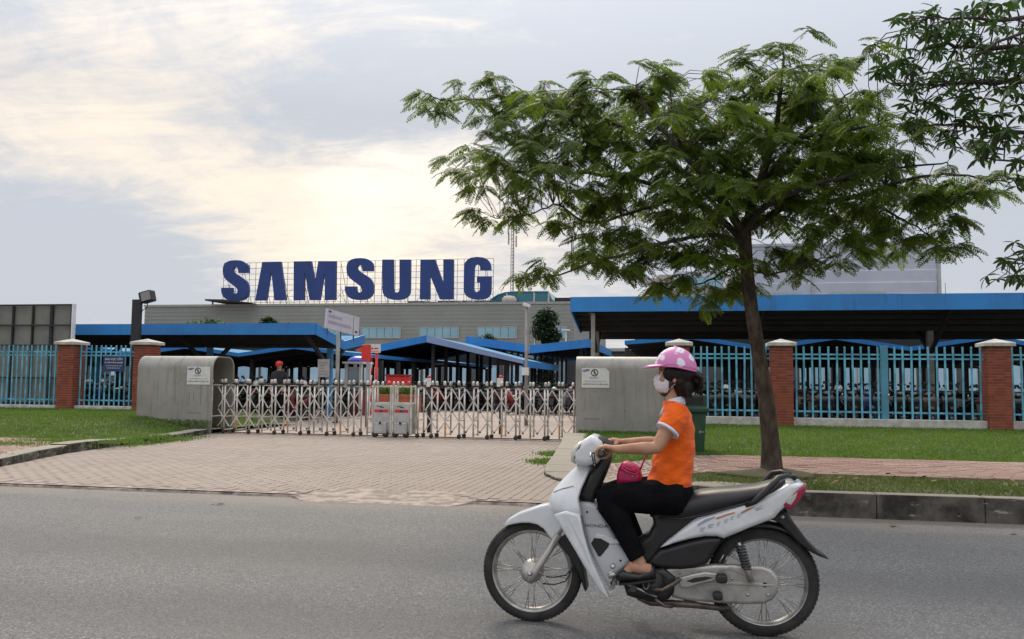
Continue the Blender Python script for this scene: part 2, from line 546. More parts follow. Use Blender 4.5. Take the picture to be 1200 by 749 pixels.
def paver_mb(m, s, d, l, w_, z, tilt):
    g = .0016
    x0, x1, y0, y1 = s + g, s + w_ - g, d + g, d + l - g
    t = .0035
    top = z + tilt
    vs = [(x0, y0, z - .03), (x1, y0, z - .03), (x1, y1, z - .03), (x0, y1, z - .03),
          (x0 + t, y0 + t, top), (x1 - t, y0 + t, top + tilt * .4), (x1 - t, y1 - t, top), (x0 + t, y1 - t, top - tilt * .4)]
    m.add(vs, [(4, 5, 6, 7), (0, 1, 5, 4), (1, 2, 6, 5), (2, 3, 7, 6), (3, 0, 4, 7)])


one = MB(); paver_mb(one, -PW / 2, -PL / 2, PL, PW, 0, .001)
pav_me = mesh_of('paver', one, PAVE, recalc=False)
rest = MB(); cand = []
random.seed(11)
nc = 0
s = -11.4
while s < 1.2:
    off = (nc % 2) * PL / 2
    d = 9.30 + off
    while d < 19.3:
        dm, sm_ = d + PL / 2, s + PW / 2
        rmp = sst(sm_, -4.35, -4.0) * (1 - sst(sm_, -2.45, -2.15))
        if at_d(KL, dm) + .02 < sm_ < at_d(KR, dm) - .02 and dm > 9.3 + .42 * rmp + .06 * rmp * math.sin(sm_ * 9):
            cand.append((d, s))
        d += PL
    s += PW; nc += 1
cand.sort(key=lambda c: (c[0] + .15 * abs(c[1] + 2.5)))
for i, (d, s) in enumerate(cand):
    z = zdrive(d + PL / 2); ti = random.uniform(-.001, .002)
    if i < 300: put('paver', pav_me, driveway, (s + PW / 2, d + PL / 2, z + ti), (random.uniform(-.01, .01), random.uniform(-.02, .02), random.uniform(-.02, .02)))
    else: paver_mb(rest, s, d, PL, PW, z, ti)
obj('paver_field', rest, PAVE, driveway, recalc=False, kind='stuff')

# ------------------------------------------------------------------ verges
def verge(name, f, d0, d1, nd, s_in, s_out, zf, mat):
    m = MB(); rr = []
    for i in range(nd + 1):
        d = d0 + (d1 - d0) * i / nd
        a, b = s_in(d), s_out(d)
        rr.append([(a + (b - a) * (k / 40) ** 1.6, d, zf(a + (b - a) * (k / 40) ** 1.6, d)) for k in range(41)])
    m.loft(rr, False, True, False)
    return obj(name, m, mat, kind='structure', recalc=False)


verge('verge', 0, 9.3, 24.2, 60, lambda d: at_d(KR, d) + .46, lambda d: 45, lambda s, d: zright(s, d) - .012, SOILG)
verge('verge', 0, 9.3, 24.2, 60, lambda d: at_d(KL, d) - .12, lambda d: -60, lambda s, d: zleft(s, d) - .012, SOILG)


def path_strip(name, d0, d1, s0f, s1, zf, mat, seed):
    """footpath of small pink pavers laid on a sand bed"""
    random.seed(seed)
    bed = MB(); rr = []
    n = 40
    for i in range(13):
        d = d0 + (d1 - d0) * i / 12
        a = s0f(d)
        rr.append([(a + (s1 - a) * k / n, d, zf(a + (s1 - a) * k / n, d) + .004) for k in range(n + 1)])
    bed.loft(rr, False, False, False)
    o = obj(name, bed, BED, kind='structure', recalc=False)
    m = MB(); i = 0
    d = d0
    while d < d1 - .1:
        a = s0f(d); lo, hi = min(a, s1), max(a, s1)
        s = lo + (i % 2) * .11
        while s < hi - .22:
            if random.random() > .004: paver_mb(m, s, d, .108, .22, zf(s, d) + .014, random.uniform(-.002, .004))
            s += .22
        d += .108; i += 1
    obj('paver_field', m, PINK, o, recalc=False, kind='stuff')
    return o


path_strip('footpath', 11.05, 13.6, lambda d: at_d(KR, d) + .52, 13.0, zright, PINK, 1)
path_strip('footpath', 11.0, 15.2, lambda d: at_d(KL, d) - .38, -20.0, zleft, PINK, 2)


# ------------------------------------------------------------------ kerbs, stone by stone
def kerb_run(poly, step, wid, zt, z0, side, bv=.014, jit=.005):
    root = tag(thing('kerb', (poly[0][0], poly[0][1], 0), None, None), kind='structure')
    del_ = []
    pts = [Vector((x, y, 0)) for x, y in poly]
    seg = []
    for a, b in zip(pts, pts[1:]):
        L = (b - a).length; n = max(1, round(L / step))
        for k in range(n): seg.append((a + (b - a) * k / n, a + (b - a) * (k + 1) / n))
    for a, b in seg:
        d = (b - a).normalized(); nrm = Vector((-d.y, d.x, 0)) * side
        m = MB(); a2, b2 = a + d * .0025, b - d * .0025
        j = random.uniform(-jit, jit)
        za, zb = zt(a) + j, zt(b) + j + random.uniform(-jit, jit) * .5
        vs = []
        for p, z in ((a2, za), (b2, zb)):
            q = p + nrm * wid; r = p + nrm * (j * .5)
            vs += [(r.x, r.y, z0), (q.x, q.y, z0), (q.x, q.y, z), (r.x, r.y, z)]
        m.add(vs, [(0, 1, 2, 3), (7, 6, 5, 4), (0, 4, 5, 1), (1, 5, 6, 2), (2, 6, 7, 3), (3, 7, 4, 0)])
        obj('kerb_stone', m, KERB, root, bevel=bv)
    return root


random.seed(5)
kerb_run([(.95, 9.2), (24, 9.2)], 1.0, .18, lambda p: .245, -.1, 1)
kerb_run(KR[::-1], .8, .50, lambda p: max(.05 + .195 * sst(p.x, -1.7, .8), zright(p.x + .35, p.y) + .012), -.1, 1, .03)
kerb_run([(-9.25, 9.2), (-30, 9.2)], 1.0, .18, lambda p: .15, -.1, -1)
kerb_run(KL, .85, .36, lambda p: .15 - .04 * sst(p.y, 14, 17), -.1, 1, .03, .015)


# ------------------------------------------------------------------ grass
def grass(name, spots, hmin, hmax, mat):
    """spots = list of (x, y, z): one blade each, as a two-face leaning strip"""
    A = np.array(spots, dtype=np.float64); n = len(A)
    rg = np.random.default_rng(len(A))
    h = rg.uniform(hmin, hmax, n); az = rg.uniform(0, 2 * PI, n); ln = rg.uniform(.15, .95, n) * h; wd = rg.uniform(.003, .0065, n) * (1 + .03 * A[:, 1])
    dx, dy = np.cos(az), np.sin(az)
    V = np.zeros((n, 5, 3))
    for i, (t, q) in enumerate(((0, 1), (0, -1), (.55, .8), (.55, -.8), (1, 0))):
        V[:, i, 0] = A[:, 0] + dx * ln * t * t - dy * wd * q
        V[:, i, 1] = A[:, 1] + dy * ln * t * t + dx * wd * q
        V[:, i, 2] = A[:, 2] + h * t * (1 - .25 * t) - .01
    base = np.arange(n) * 5
    q = np.stack([base, base + 1, base + 3, base + 2], 1); t3 = np.stack([base + 2, base + 3, base + 4], 1)
    me = bpy.data.meshes.new(name)
    me.vertices.add(n * 5); me.vertices.foreach_set('co', V.reshape(-1))
    li = np.concatenate([q.reshape(-1), t3.reshape(-1)])
    me.loops.add(len(li)); me.loops.foreach_set('vertex_index', li.astype(np.int32))
    me.polygons.add(2 * n)
    st = np.concatenate([np.arange(n) * 4, 4 * n + np.arange(n) * 3])
    me.polygons.foreach_set('loop_start', st.astype(np.int32))
    me.update(calc_edges=True); me.validate()
    me.materials.append(mat)
    o = bpy.data.objects.new(name, me); COL.objects.link(o); o['kind'] = 'stuff'
    return o


def patch(s, d):
    return .5 + .25 * math.sin(s * 1.7 + 2.1 * math.sin(d * .9)) + .25 * math.sin(d * 2.3 + 1.3 * math.sin(s * 1.1 + .5))


GRASS = leafmat('grass_blade', (.115, .195, .022), (.050, .108, .013), .40, 1.2, .6)
GRASSD = leafmat('dry_grass_blade', (.125, .155, .034), (.055, .095, .018), .35, 1.6, .7)
random.seed(21)
sp = []
for _ in range(26000):
    s, d = random.uniform(-1.6, 9.5), random.uniform(9.40, 11.03)
    if s < at_d(KR, d) + .36: continue
    if random.random() < .35 + .65 * patch(s * 1.4, d * 1.4): sp.append((s, d, zright(s, d)))
grass('grass', sp, .02, .055, GRASSD)
sp = []
for _ in range(105000):
    s, d = random.uniform(-2.2, 14.5), 13.55 + 9.8 * random.random() ** 1.25
    if s < at_d(KR, d) + .42: continue
    if random.random() < .75 + .25 * patch(s, d): sp.append((s, d, zright(s, d)))
grass('grass', sp, .03, .09, GRASS)
sp = []
for _ in range(80000):
    s, d = random.uniform(-27, -10.9), 15.0 + 8.0 * random.random() ** 1.15
    if s > at_d(KL, d) - .33: continue
    if d < 15.8 and random.random() > .5 * patch(s * 2, d * 2) + .5 * sst(d, 15, 15.8): continue
    sp.append((s, d, zleft(s, d)))
for _ in range(7000):                                        # tufts in the gaps of the left footpath and along the kerb
    c = random.choice([(-11.5, 11.6, .5, .14), (-12.6, 13.6, .9, .22), (-11.3, 14.6, .6, .2), (-10.9, 15.6, .3, .6)])
    sp.append((random.gauss(c[0], c[2]), random.gauss(c[1], c[3]), .115))
grass('grass', sp, .03, .095, GRASS)
sp = []
for _ in range(3800):                                        # weeds on the driveway side of the kerbs and at the feet of the gate housings
    k = random.random()
    if k < .3: d = random.gauss(16.6, .8); sp.append((at_d(KL, d) + .1 + abs(random.gauss(0, .22)), d, zdrive(d)))
    elif k < .55: d = random.choice([14.3, 15.8]) + random.gauss(0, .22); sp.append((at_d(KR, d) - .06 - abs(random.gauss(0, .16)), d, zdrive(d)))
    elif k < .8: sp.append((random.uniform(-13.3, -11.2), 19.2 - abs(random.gauss(0, .12)), .12 + .2 * random.random()))
    else: sp.append((random.uniform(-2.2, 0), 19.15 - abs(random.gauss(0, .12)), zright(-1, 19)))
grass('weeds', sp, .03, .11, GRASS)
# ------------------------------------------------------------------ fences
FD = 23.4
BRICK, bb, bbs = newmat('red_brick')
_g = bb.n('ShaderNodeNewGeometry')
_c = bb.mix(_g.outputs['Random Per Island'], (.31, .075, .040), (.20, .050, .031))
_c = bb.mix(bb.ramp(bb.noise(_g.outputs['Position'], 5, 5), .45, .75, 0, .5), _c, (.10, .04, .03))
bb.put(bbs.inputs['Base Color'], _c); spec(bbs, .85, 0, .25)
MORTAR = Mt('mortar', (.30, .20, .16), .95, scale=8)
TEAL = Mt('teal_fence_paint', (.11, .37, .50), .5, var=.3, scale=3, detail=5)
TEALD = Mt('faded_teal_paint', (.07, .24, .34), .5, var=.15, scale=2)

zb = .27                                        # ground at the fence
zt_body = P(916, 406, FD).z
PWD = .55


def pier_bricks():
    m = MB(); h = zt_body - zb + .1; n = int(h / .072); random.seed(2)
    bl, hw = .215, PWD / 2
    for i in range(n):
        z0, z1 = i * h / n + .008, (i + 1) * h / n - .008
        cuts = [-hw, -hw + bl, hw - .10, hw] if i % 2 else [-hw, -hw + .10, -hw + .10 + bl + .01, hw]
        cuts = [-hw, -.09, .10, hw] if i % 2 else [-hw, -hw + .11, hw - .16, hw]
        for a, b in zip(cuts, cuts[1:]):
            j = random.uniform(-.002, .003)
            m.box(a + .004, b - .004, -hw - j, -hw + .05, z0, z1); m.box(-hw - j, -hw + .05, a + .004, b - .004, z0, z1) if a > -hw + .02 and b < hw - .02 else None
            m.box(a + .004, b - .004, hw - .05, hw + j, z0, z1); m.box(hw - .05, hw + j, a + .004, b - .004, z0, z1) if a > -hw + .02 and b < hw - .02 else None
    # returns on the two sides
    for i in range(n):
        z0, z1 = i * h / n + .008, (i + 1) * h / n - .008
        for a, b in ((-hw + .052, -.02), (-.012, hw - .052)):
            j = random.uniform(0, .003)
            m.box(-hw - j, -hw + .048, a, b, z0 + .0004, z1 - .0004); m.box(hw - .048, hw + j, a, b, z0 + .0004, z1 - .0004)
    return m


brick_me = mesh_of('brickwork', pier_bricks(), BRICK, recalc=False)
core_me = mesh_of('mortar_core', MB().box(-PWD / 2 + .008, PWD / 2 - .008, -PWD / 2 + .008, PWD / 2 - .008, 0, zt_body - zb + .1), MORTAR)
cm = MB(); q = PWD / 2 + .085
zc = zt_body - zb + .1
cm.add([(x * q, y * q, z) for z in (zc, zc + .09) for x, y in ((-1, -1), (1, -1), (1, 1), (-1, 1))] + [(0, 0, zc + .20)],
       [(3, 2, 1, 0), (0, 1, 5, 4), (1, 2, 6, 5), (2, 3, 7, 6), (3, 0, 4, 7), (4, 5, 8), (5, 6, 8), (6, 7, 8), (7, 4, 8)])
cap_me = mesh_of('cap', cm, WHITEC, bevel=.012)


def pier(x, label):
    t = thing('brick_pier', (x, FD, zb - .1), label, 'pier', 'brick fence piers')
    put('mortar_core', core_me, t)
    put('brickwork', brick_me, t)['kind'] = 'stuff'
    put('cap', cap_me, t)
    return t


PX = {}
for px, lb in ((82.5, 'red brick pier with white cap beside the grey hoarding, leftmost of the piers'),
               (171, 'red brick pier with white cap behind the left grey gate housing'),
               (796, 'brick pier with white cap mostly hidden behind the rider\'s pink helmet'),
               (915.5, 'red brick pier with white cap just right of the tree trunk'),
               (1167.5, 'red brick pier with white cap at the right end of the long fence panel')):
    PX[px] = P(px, 450, FD).x
    pier(PX[px], lb)
ZR1, ZR2, ZRB = P(1037, 415.7, FD).z, P(1037, 420.6, FD).z, P(1037, 483.5, FD).z
ZPT, ZPB = P(1037, 406.5, FD).z, P(1037, 491, FD).z
ZS = P(1037, 491.3, FD).z
pk = MB(); pk.box(-.024, .024, -.012, .012, 0, ZPT - ZPB)
picket_me = mesh_of('picket', pk, TEAL, bevel=.006, seg=1)


def bay(x0, x1, step, label, centre=None, base=True, slab_over=0):
    xm = (x0 + x1) / 2
    t = thing('metal_fence', (xm, FD, zb), label, 'fence', 'teal fence panels between the piers')
    for z in (ZR1, ZR2, ZRB):
        m = MB(); m.box(x0 - .01, x1 + .01, FD - .018, FD + .018, z - .022, z + .022); obj('rail', m, TEAL, t)
    n = max(2, round((x1 - x0) / step)); 
    for i in range(n):
        x = x0 + (x1 - x0) * (i + .5) / n
        if centre and abs(x - centre) < .1: continue
        o = put('picket', picket_me, t, (x - xm, -.031 + random.uniform(-.003, .003), ZPB - zb), (random.uniform(-.006, .006), random.uniform(-.01, .01), 0))
    if centre:
        m = MB(); m.box(centre - .085, centre + .085, FD - .06, FD + .06, ZS - .05, ZPT + .02); obj('post', m, TEALD, t, bevel=.008)
    if base:
        m = MB(); m.box(x0 - .0, x1 + slab_over, FD - .16, FD + .16, zb - .14, ZS); obj('base_slab', m, WHITEC, t, bevel=.012)
    return t


h2 = PWD / 2
random.seed(9)
bay(PX[82.5] + h2, PX[171] - h2, .168, 'short teal picket panel carrying the blue notice between two left piers')
bay(P(-75, 450, FD).x, PX[82.5] - h2, .168, 'teal picket fence in front of the grey hoarding at the left edge', centre=None)
bay(PX[796] + h2, PX[915.5] - h2, .19, 'teal picket panel behind the rider and green bin')
bay(PX[915.5] + h2, PX[1167.5] - h2, .205, 'long teal picket panel with a wide middle post right of the tree', centre=P(1036.5, 450, FD).x)
bay(PX[1167.5] + h2, PX[1167.5] + 5.0, .205, 'teal picket panel at the right edge beyond the last brick pier')

# blue notice wired to the fence
BLUE = Mt('notice_blue', (.018, .035, .12), .5, var=.1)
WHITE = Mt('white_print', (.75, .75, .75), .6, var=.05)
c = P(135, 426.5, FD)
t = thing('notice_board', (c.x, FD - .06, c.z), 'dark blue notice with white lettering hung on the left fence', 'sign')
hw_, hh_ = (P(146.5, 426, FD).x - P(122.5, 426, FD).x) / 2, (P(135, 418, FD).z - P(135, 436, FD).z) / 2
obj('panel', MB().box(c.x - hw_, c.x + hw_, FD - .075, FD - .055, c.z - hh_, c.z + hh_), BLUE, t)
for s_, z_, sz in (('KHU VỰC CẤM', .14, .086), ('TỤ TẬP ĐÔNG NGƯỜI', .035, .060), ('Yêu cầu mọi người không tụ tập', -.06, .040), ('trước khu vực cổng nhà máy', -.13, .040)):
    obj('lettering', text_mb(s_, sz, .002).xform(Matrix.Translation((c.x, FD - .0775, c.z + z_ * hh_ / .24 * 1.0))), WHITE, t, recalc=False)

# ------------------------------------------------------------------ gate housings
STEEL, b, bs = newmat('weathered_steel_sheet')
pos = b.n('ShaderNodeNewGeometry').outputs['Position']
st = b.noise(b.vmath('MULTIPLY', pos, (6, 6, .5)), 1.6, 6, .65)
cl = b.noise(pos, 1.1, 5, .6)
c_ = b.mix(b.ramp(cl, .3, .7), (.36, .345, .315), (.27, .26, .235))
c_ = b.mix(b.ramp(st, .48, .72, 0, .55), c_, (.15, .143, .122))
c_ = b.mix(b.ramp(b.noise(pos, 14, 4, .6), .66, .76, 0, .6), c_, (.16, .14, .115))
b.put(bs.inputs['Base Color'], c_); spec(bs, .48, .25, .5)
DARK = Mt('dark_interior', (.03, .03, .03), .9)
BLACK = Mt('black_rubber', (.018, .018, .018), .7)
SIGNW = Mt('sign_white', (.62, .62, .60), .5, var=.06, scale=10)
INK = Mt('black_ink', (.02, .02, .022), .6)
GREYINK = Mt('grey_ink', (.22, .22, .22), .7)
LOGOB = Mt('logo_blue', (.03, .045, .24), .5)


def housing(x0, x1, d0, d1, z0, zt, rx, rivx, label, sx, open_end):
    """inverted-U steel shell open at one end; sx = left edge of its sign"""
    t = thing('gate_housing', ((x0 + x1) / 2, (d0 + d1) / 2, z0), label, 'housing', 'steel housings the sliding gate runs into')
    prof = []; n = 10; r = rx
    for k in range(n + 1):
        a = PI - PI / 2 * k / n
        prof.append((d0 + r + r * math.cos(a), zt - r + r * math.sin(a)))
    for k in range(n + 1):
        a = PI / 2 - PI / 2 * k / n
        prof.append((d1 - r + r * math.cos(a), zt - r + r * math.sin(a)))
    outer = [(d0 - .0, z0)] + prof + [(d1, z0)]
    inner = [(d0 + .03, z0)] + [(d0 + .03 + (y - d0) * (d1 - d0 - .06) / (d1 - d0), z - .03) for y, z in prof] + [(d1 - .03, z0)]
    m = MB()
    seams = [x0] + rivx + [x1]
    for a, bq in zip(seams, seams[1:]):
        a2, b2 = a + .003, bq - .003
        ring = [[(x, y, z) for y, z in outer] + [(x, y, z) for y, z in reversed(inner)] for x in (a2, b2)]
        m.loft(ring, True, False, True)
    obj('shell', m, STEEL, t)
    m = MB()
    for a in rivx:                                   # lap strips over the seams
        m.loft([[(x, y - (.004 if y < (d0 + d1) / 2 else -.004), z + (.004 if z > zt - r else 0)) for y, z in outer] + [(x, y, z) for y, z in reversed(inner)] for x in (a - .02, a + .02)], True, False, True)
    obj('lap_strip', m, STEEL, t)
    ec = x0 + .01 if open_end > 0 else x1 - .01
    m = MB(); n_ = len(inner)
    m.add([(ec, y, z) for y, z in inner], [list(range(n_))]); obj('back_plate', m, DARK, t)
    m = MB()
    for a in np.arange(x0 + .15, x1 - .05, .32):
        for z in (z0 + .75, z0 + 1.25):
            m.sphere((a, d0 - .004, z), .012, 8, 4)
    obj('rivet', m, STEEL, t, kind='stuff')
    # warning sign
    zc_ = zt - .505 + .02; w_, h_ = .62, .44
    s0 = sx
    pan = MB(); pan.prism([(s0, zc_ - h_ / 2), (s0 + w_, zc_ - h_ / 2), (s0 + w_, zc_ + h_ / 2 - .08), (s0 + w_ - .08, zc_ + h_ / 2), (s0, zc_ + h_ / 2)] if open_end < 0
                          else [(s0, zc_ - h_ / 2), (s0 + w_, zc_ - h_ / 2), (s0 + w_, zc_ + h_ / 2), (s0, zc_ + h_ / 2)], d0 - .014, d0 - .003)
    sg = thing('warning_sign', (s0 + w_ / 2, d0 - .014, zc_), 'small white prohibition sign on the %s gate housing' % ('left' if open_end > 0 else 'right'), 'sign')
    obj('plate', pan, SIGNW, sg)
    yf = d0 - .0165
    # round no-pedestrians pictogram
    cx, cz, R0 = s0 + w_ * .47, zc_ + .115, .082
    m = MB(); k = 28
    for i in range(k):
        a, a2 = 2 * PI * i / k, 2 * PI * (i + 1) / k
        m.add([(cx + math.cos(q_) * r_, yf, cz + math.sin(q_) * r_) for q_, r_ in ((a, R0), (a2, R0), (a2, R0 * .76), (a, R0 * .76))], [(0, 1, 2, 3)])
    m.bar((cx - R0 * .6, yf + .0006, cz + R0 * .6), (cx + R0 * .6, yf + .0006, cz - R0 * .6), .016, .001, (0, 1, 0))
    m.sphere((cx - .004, yf, cz + .045), (.012, .001, .012), 10, 6)
    m.bar((cx, yf + .0003, cz + .032), (cx + .004, yf + .0003, cz - .01), .022, .001, (0, 1, 0))
    m.bar((cx + .004, yf + .0003, cz - .008), (cx - .02, yf + .0003, cz - .052), .011, .001, (0, 1, 0))
    m.bar((cx + .004, yf + .0003, cz - .008), (cx + .026, yf + .0003, cz - .05), .011, .001, (0, 1, 0))
    m.bar((cx, yf + .0003, cz + .026), (cx + .03, yf + .0003, cz + .002), .009, .001, (0, 1, 0))
    obj('pictogram', m, INK, sg, recalc=False)
    m = MB(); m.sphere((0, 0, 0), (.085, .0015, .026), 24, 6)
    m.xform(Matrix.Translation((s0 + .10, yf + .0005, zc_ + .165)) @ Matrix.Rotation(-.16, 4, 'Y')); obj('logo', m, LOGOB, sg)
    obj('logo', text_mb('SAMSUNG', .027, .0006).xform(Matrix.Translation((s0 + .10, yf - .0022, zc_ + .165)) @ Matrix.Rotation(-.16, 4, 'Y')), WHITE, sg, recalc=False)
    for s_, dz, sz, mt in (('SECURITY', -.002, .05, GREYINK), ('Không phận sự không được vào khu vực này', -.075, .027, GREYINK), ('KHÔNG PHẬN SỰ MIỄN VÀO', -.145, .043, INK)):
        obj('lettering', text_mb(s_, sz, .0006).xform(Matrix.Translation((s0 + w_ / 2 - (.02 if dz > -.05 else 0), yf, zc_ + dz))), mt, sg, recalc=False)
    # ghost of an older notice: faded strips of dirt left under the sign
    m = MB()
    for a, b_, z_, h__ in ((.06, .085, -.72, .30), (.37, .395, -.72, .30), (.18, .20, -.62, .25), (.06, .40, -.93, .03), (.2, .36, -.32, .02)):
        m.box(s0 + a, s0 + b_, d0 - .0018, d0 + .001, zc_ + z_, zc_ + z_ + h__)
    obj('stain', m, GREYINK, t)
    return t


housing(-13.25, -11.2, 19.2, 20.25, -.02, 1.9, .3, [-12.7, -12.1], 'left steel gate housing with its arched dark mouth open to the gate', -11.88, 1)
housing(-2.26, -.30, 19.2, 20.25, -.02, 1.93, .3, [-1.45, -.85], 'right steel gate housing behind the rider\'s helmet', -2.12, -1)

# ------------------------------------------------------------------ sliding lattice gate
SS = Mt('stainless_tube', (.56, .535, .49), .36, .45, var=.2, scale=6, detail=5)
SSP = Mt('aluminium_sheet', (.42, .42, .41), .42, .5, var=.12, scale=5, detail=5)
ORANGE = Mt('amber_reflector', (.55, .22, .04), .5)
REDP = Mt('red_print', (.55, .02, .03), .5, var=.08)
GD0, GD1 = 19.42, 19.90                           # front and rear plane of the lattice
MID, SIDE, LOWX = (.63,), (.84, .39), (1.15, .63, .16)
up_me = mesh_of('upright', MB().tube([(0, 0, .05), (0, 0, 1.24)], .021, 8), SS)
cm = MB(); cm.loft([[(x * w_, y * w_ * 1.25 - .01, z) for x, y in ((-1, -1), (1, -1), (1, 1), (-1, 1))] for w_, z in ((.026, 1.240), (.032, 1.262), (.030, 1.315), (.018, 1.34))], True, True)
gcap_me = mesh_of('post_cap', cm, Mt('pale_cap', (.46, .45, .42), .3, .55, var=.25, scale=9), bevel=.006)
cm = MB(); cm.box(-.045, .045, -.035, .035, 1.205, 1.238); neck_me = mesh_of('cap_collar', cm, BLACK)
bo = MB(); bo.lathe([(.0, -.014), (.022, -.014), (.022, .014), (.0, .014)], (0, 0, 0), (0, 1, 0), 8); bolt_me = mesh_of('pivot', bo, BLACK)
wm = MB(); wm.lathe([(.0, -.018), (.042, -.018), (.052, -.010), (.052, .010), (.042, .018), (.0, .018)], (0, 0, .052), (0, 1, 0), 14)
wheel_me = mesh_of('caster', wm, BLACK)
PIT = .33
bars = {}
for nm, (z0_, z1_) in {'u': (1.15, .63), 'd': (.63, 1.15), 'lu': (.63, .16), 'ld': (.16, .63)}.items():
    m = MB(); m.bar((-PIT / 2, 0, z0_), (PIT / 2, 0, z1_), .026, .008, (0, 1, 0)); bars[nm] = mesh_of('lattice_bar', m, SS)


m = MB(); m.bar((0, GD0 - (GD0 + GD1) / 2, 0), (0, (GD1 - GD0) / 2, 0), .018, .026)
cross_me = mesh_of('cross_rail', m, SS)


def gate(x0, x1, label):
    n = round((x1 - x0) / PIT); p = (x1 - x0) / n
    t = thing('sliding_gate', ((x0 + x1) / 2, (GD0 + GD1) / 2, 0), label, 'gate', 'telescopic lattice gates')
    ox, oy = (x0 + x1) / 2, (GD0 + GD1) / 2
    for i in range(n + 1):
        x = x0 + i * p
        for j, d in enumerate((GD0, GD1)):
            l = (x - ox, d - oy, 0); r = (0, random.uniform(-.006, .006), 0)
            put('upright', up_me, t, l, r); put('post_cap', gcap_me, t, (l[0], l[1], 0), (0, random.uniform(-.02, .02), 0), (1, 1, 1 + random.uniform(-.006, .006))); put('cap_collar', neck_me, t, l)
            if (i + (0 if j == 0 else 0)) % 2 == 1 or i == 0: put('caster', wheel_me, t, (l[0], l[1] - .02, 0))
        for zc in (.10, .42, 1.19): put('cross_rail', cross_me, t, (x - ox, 0, zc))
        if i % 4 == 2:
            m = MB(); m.box(x - .016, x + .016, GD0 - .026, GD0 - .021, .14, .34); obj('reflector', m, ORANGE, t)
    for i in range(n):
        xm = x0 + (i + .5) * p
        for j, d in enumerate((GD0, GD1)):
            sc = (p / PIT, 1, 1)
            # bars run from one mid-cell to the next, so they cross on the uprights
            for k, nm in enumerate(('u', 'd', 'lu', 'ld')):
                if i < n - 1 and j == 0: put('lattice_bar', bars[nm], t, (xm + p / 2 - ox, d - oy - .026 + (.012 if k % 2 else 0), 0), None, sc)
            if j == 0:
                for z in (.63, .16): put('pivot', bolt_me, t, (xm - ox, d - oy - .03, z))
    return t


random.seed(4)
GX0, GM0, GM1, GX1 = -11.32, -7.16, -6.13, -1.98
gate(GX0, GM0 - .10, 'left half of the stainless lattice gate, folded out from the left housing')
gate(GM1 + .12, GX1, 'right half of the stainless lattice gate, reaching the right housing')
rl = MB(); rl.box(GX0 + .1, GX1, GD0 - .10, GD0 - .06, -.05, .012); rl.box(GX0 + .1, GX1, GD1 - .02, GD1 + .02, -.05, .012)
tag(obj('gate_track', rl, Mt('rusty_rail', (.14, .10, .075), .7, .4), loc=(-6.8, 19.5, 0)), 'thin steel track set in the paving under the gate', 'rail')


REDL = Mt('red_lens', (.55, .03, .04), .25)


def motor(x, label):
    w_ = .225
    t = thing('gate_motor', (x, 19.57, 0), label, 'gate motor', 'motor units where the gate halves meet')
    y0, y1 = 19.40, 19.74
    for sx in (-1, 1):
        for y in (y0, y1): obj('corner_post', MB().box(x + sx * w_ - .022, x + sx * w_ + .022, y - .022, y + .022, .06, 1.22), SS, t, bevel=.005)
    for z in (1.20, .80):
        for y in (y0, y1): obj('frame_rail', MB().box(x - w_, x + w_, y - .018, y + .018, z - .018, z + .018), SS, t)
    obj('cabinet', MB().box(x - w_ + .025, x + w_ - .025, y0 - .03, y1, .07, .79), SSP, t, bevel=.012)
    obj('motor_cover', MB().prism([(x - .16, .09), (x + .16, .09), (x + .155, .35), (x - .155, .35)], y0 - .10, y0 - .032), SSP, t, bevel=.015)
    obj('lock', MB().box(x - .022, x + .022, y0 - .125, y0 - .101, .31, .37), BLACK, t)
    for xa, xb in ((x - .17, x - .035), (x + .035, x + .17)): obj('red_panel', MB().box(xa, xb, y0 - .034, y0 - .0305, .585, .655), REDP, t)
    m = MB(); m.lathe([(.0, 0), (.034, 0), (.034, .004), (.0, .004)], (x, y0 - .036, .62), (0, 1, 0), 14); obj('emblem', m, INK, t)
    m = MB(); m.prism([(x - .11, .745), (x - .07, .73), (x - .02, .735), (x + .07, .705), (x + .06, .69), (x - .02, .70), (x - .04, .715), (x - .1, .72)], y0 - .034, y0 - .0305); obj('logo', m, INK, t)
    for sx in (-.13, .13):
        m = MB(); m.lathe([(0, -.03), (.06, -.03), (.075, -.015), (.075, .015), (.06, .03), (0, .03)], (x + sx, y0 - .06, .075), (0, 1, 0), 18); obj('wheel', m, BLACK, t)
    m = MB(); m.lathe([(.05, 0), (.055, .01), (.05, .07), (.025, .10), (0, .105)], (x + .12, 19.55, 1.225), (0, 0, 1), 16); obj('red_lamp', m, REDL, t)
    for sx in (-.2, -.1, .02):
        put('post_cap', gcap_me, t, (sx, -.18, -.02), (0, 0, .3))
    return t


motor(-6.90, 'left grey motor cabinet on black wheels in the middle of the gate')
motor(-6.40, 'right grey motor cabinet on black wheels in the middle of the gate')
# ------------------------------------------------------------------ parking canopies
FASC, b, bs = newmat('blue_fascia')
pos = b.n('ShaderNodeNewGeometry').outputs['Position']
c_ = b.mix(b.ramp(b.noise(pos, .8, 6, .6), .3, .7), (.020, .22, .58), (.024, .17, .46))
c_ = b.mix(b.ramp(b.noise(b.vmath('MULTIPLY', pos, (5, 5, .35)), 1.2, 6, .65), .52, .75, 0, .5), c_, (.03, .085, .19))
c_ = b.mix(b.ramp(b.noise(b.vmath('MULTIPLY', pos, (1, 1, 2.0)), 2.3, 5, .6), .60, .76, 0, .45), c_, (.09, .24, .48))
b.put(bs.inputs['Base Color'], c_); spec(bs, .45)
bump(b, bs, b.noise(b.vmath('MULTIPLY', pos, (1, 1, .4)), 1.6, 3), .35, .05)
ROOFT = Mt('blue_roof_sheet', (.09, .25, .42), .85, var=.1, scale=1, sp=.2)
UNDER = Mt('dull_soffit', (.022, .020, .018), .9, var=.2, scale=1)
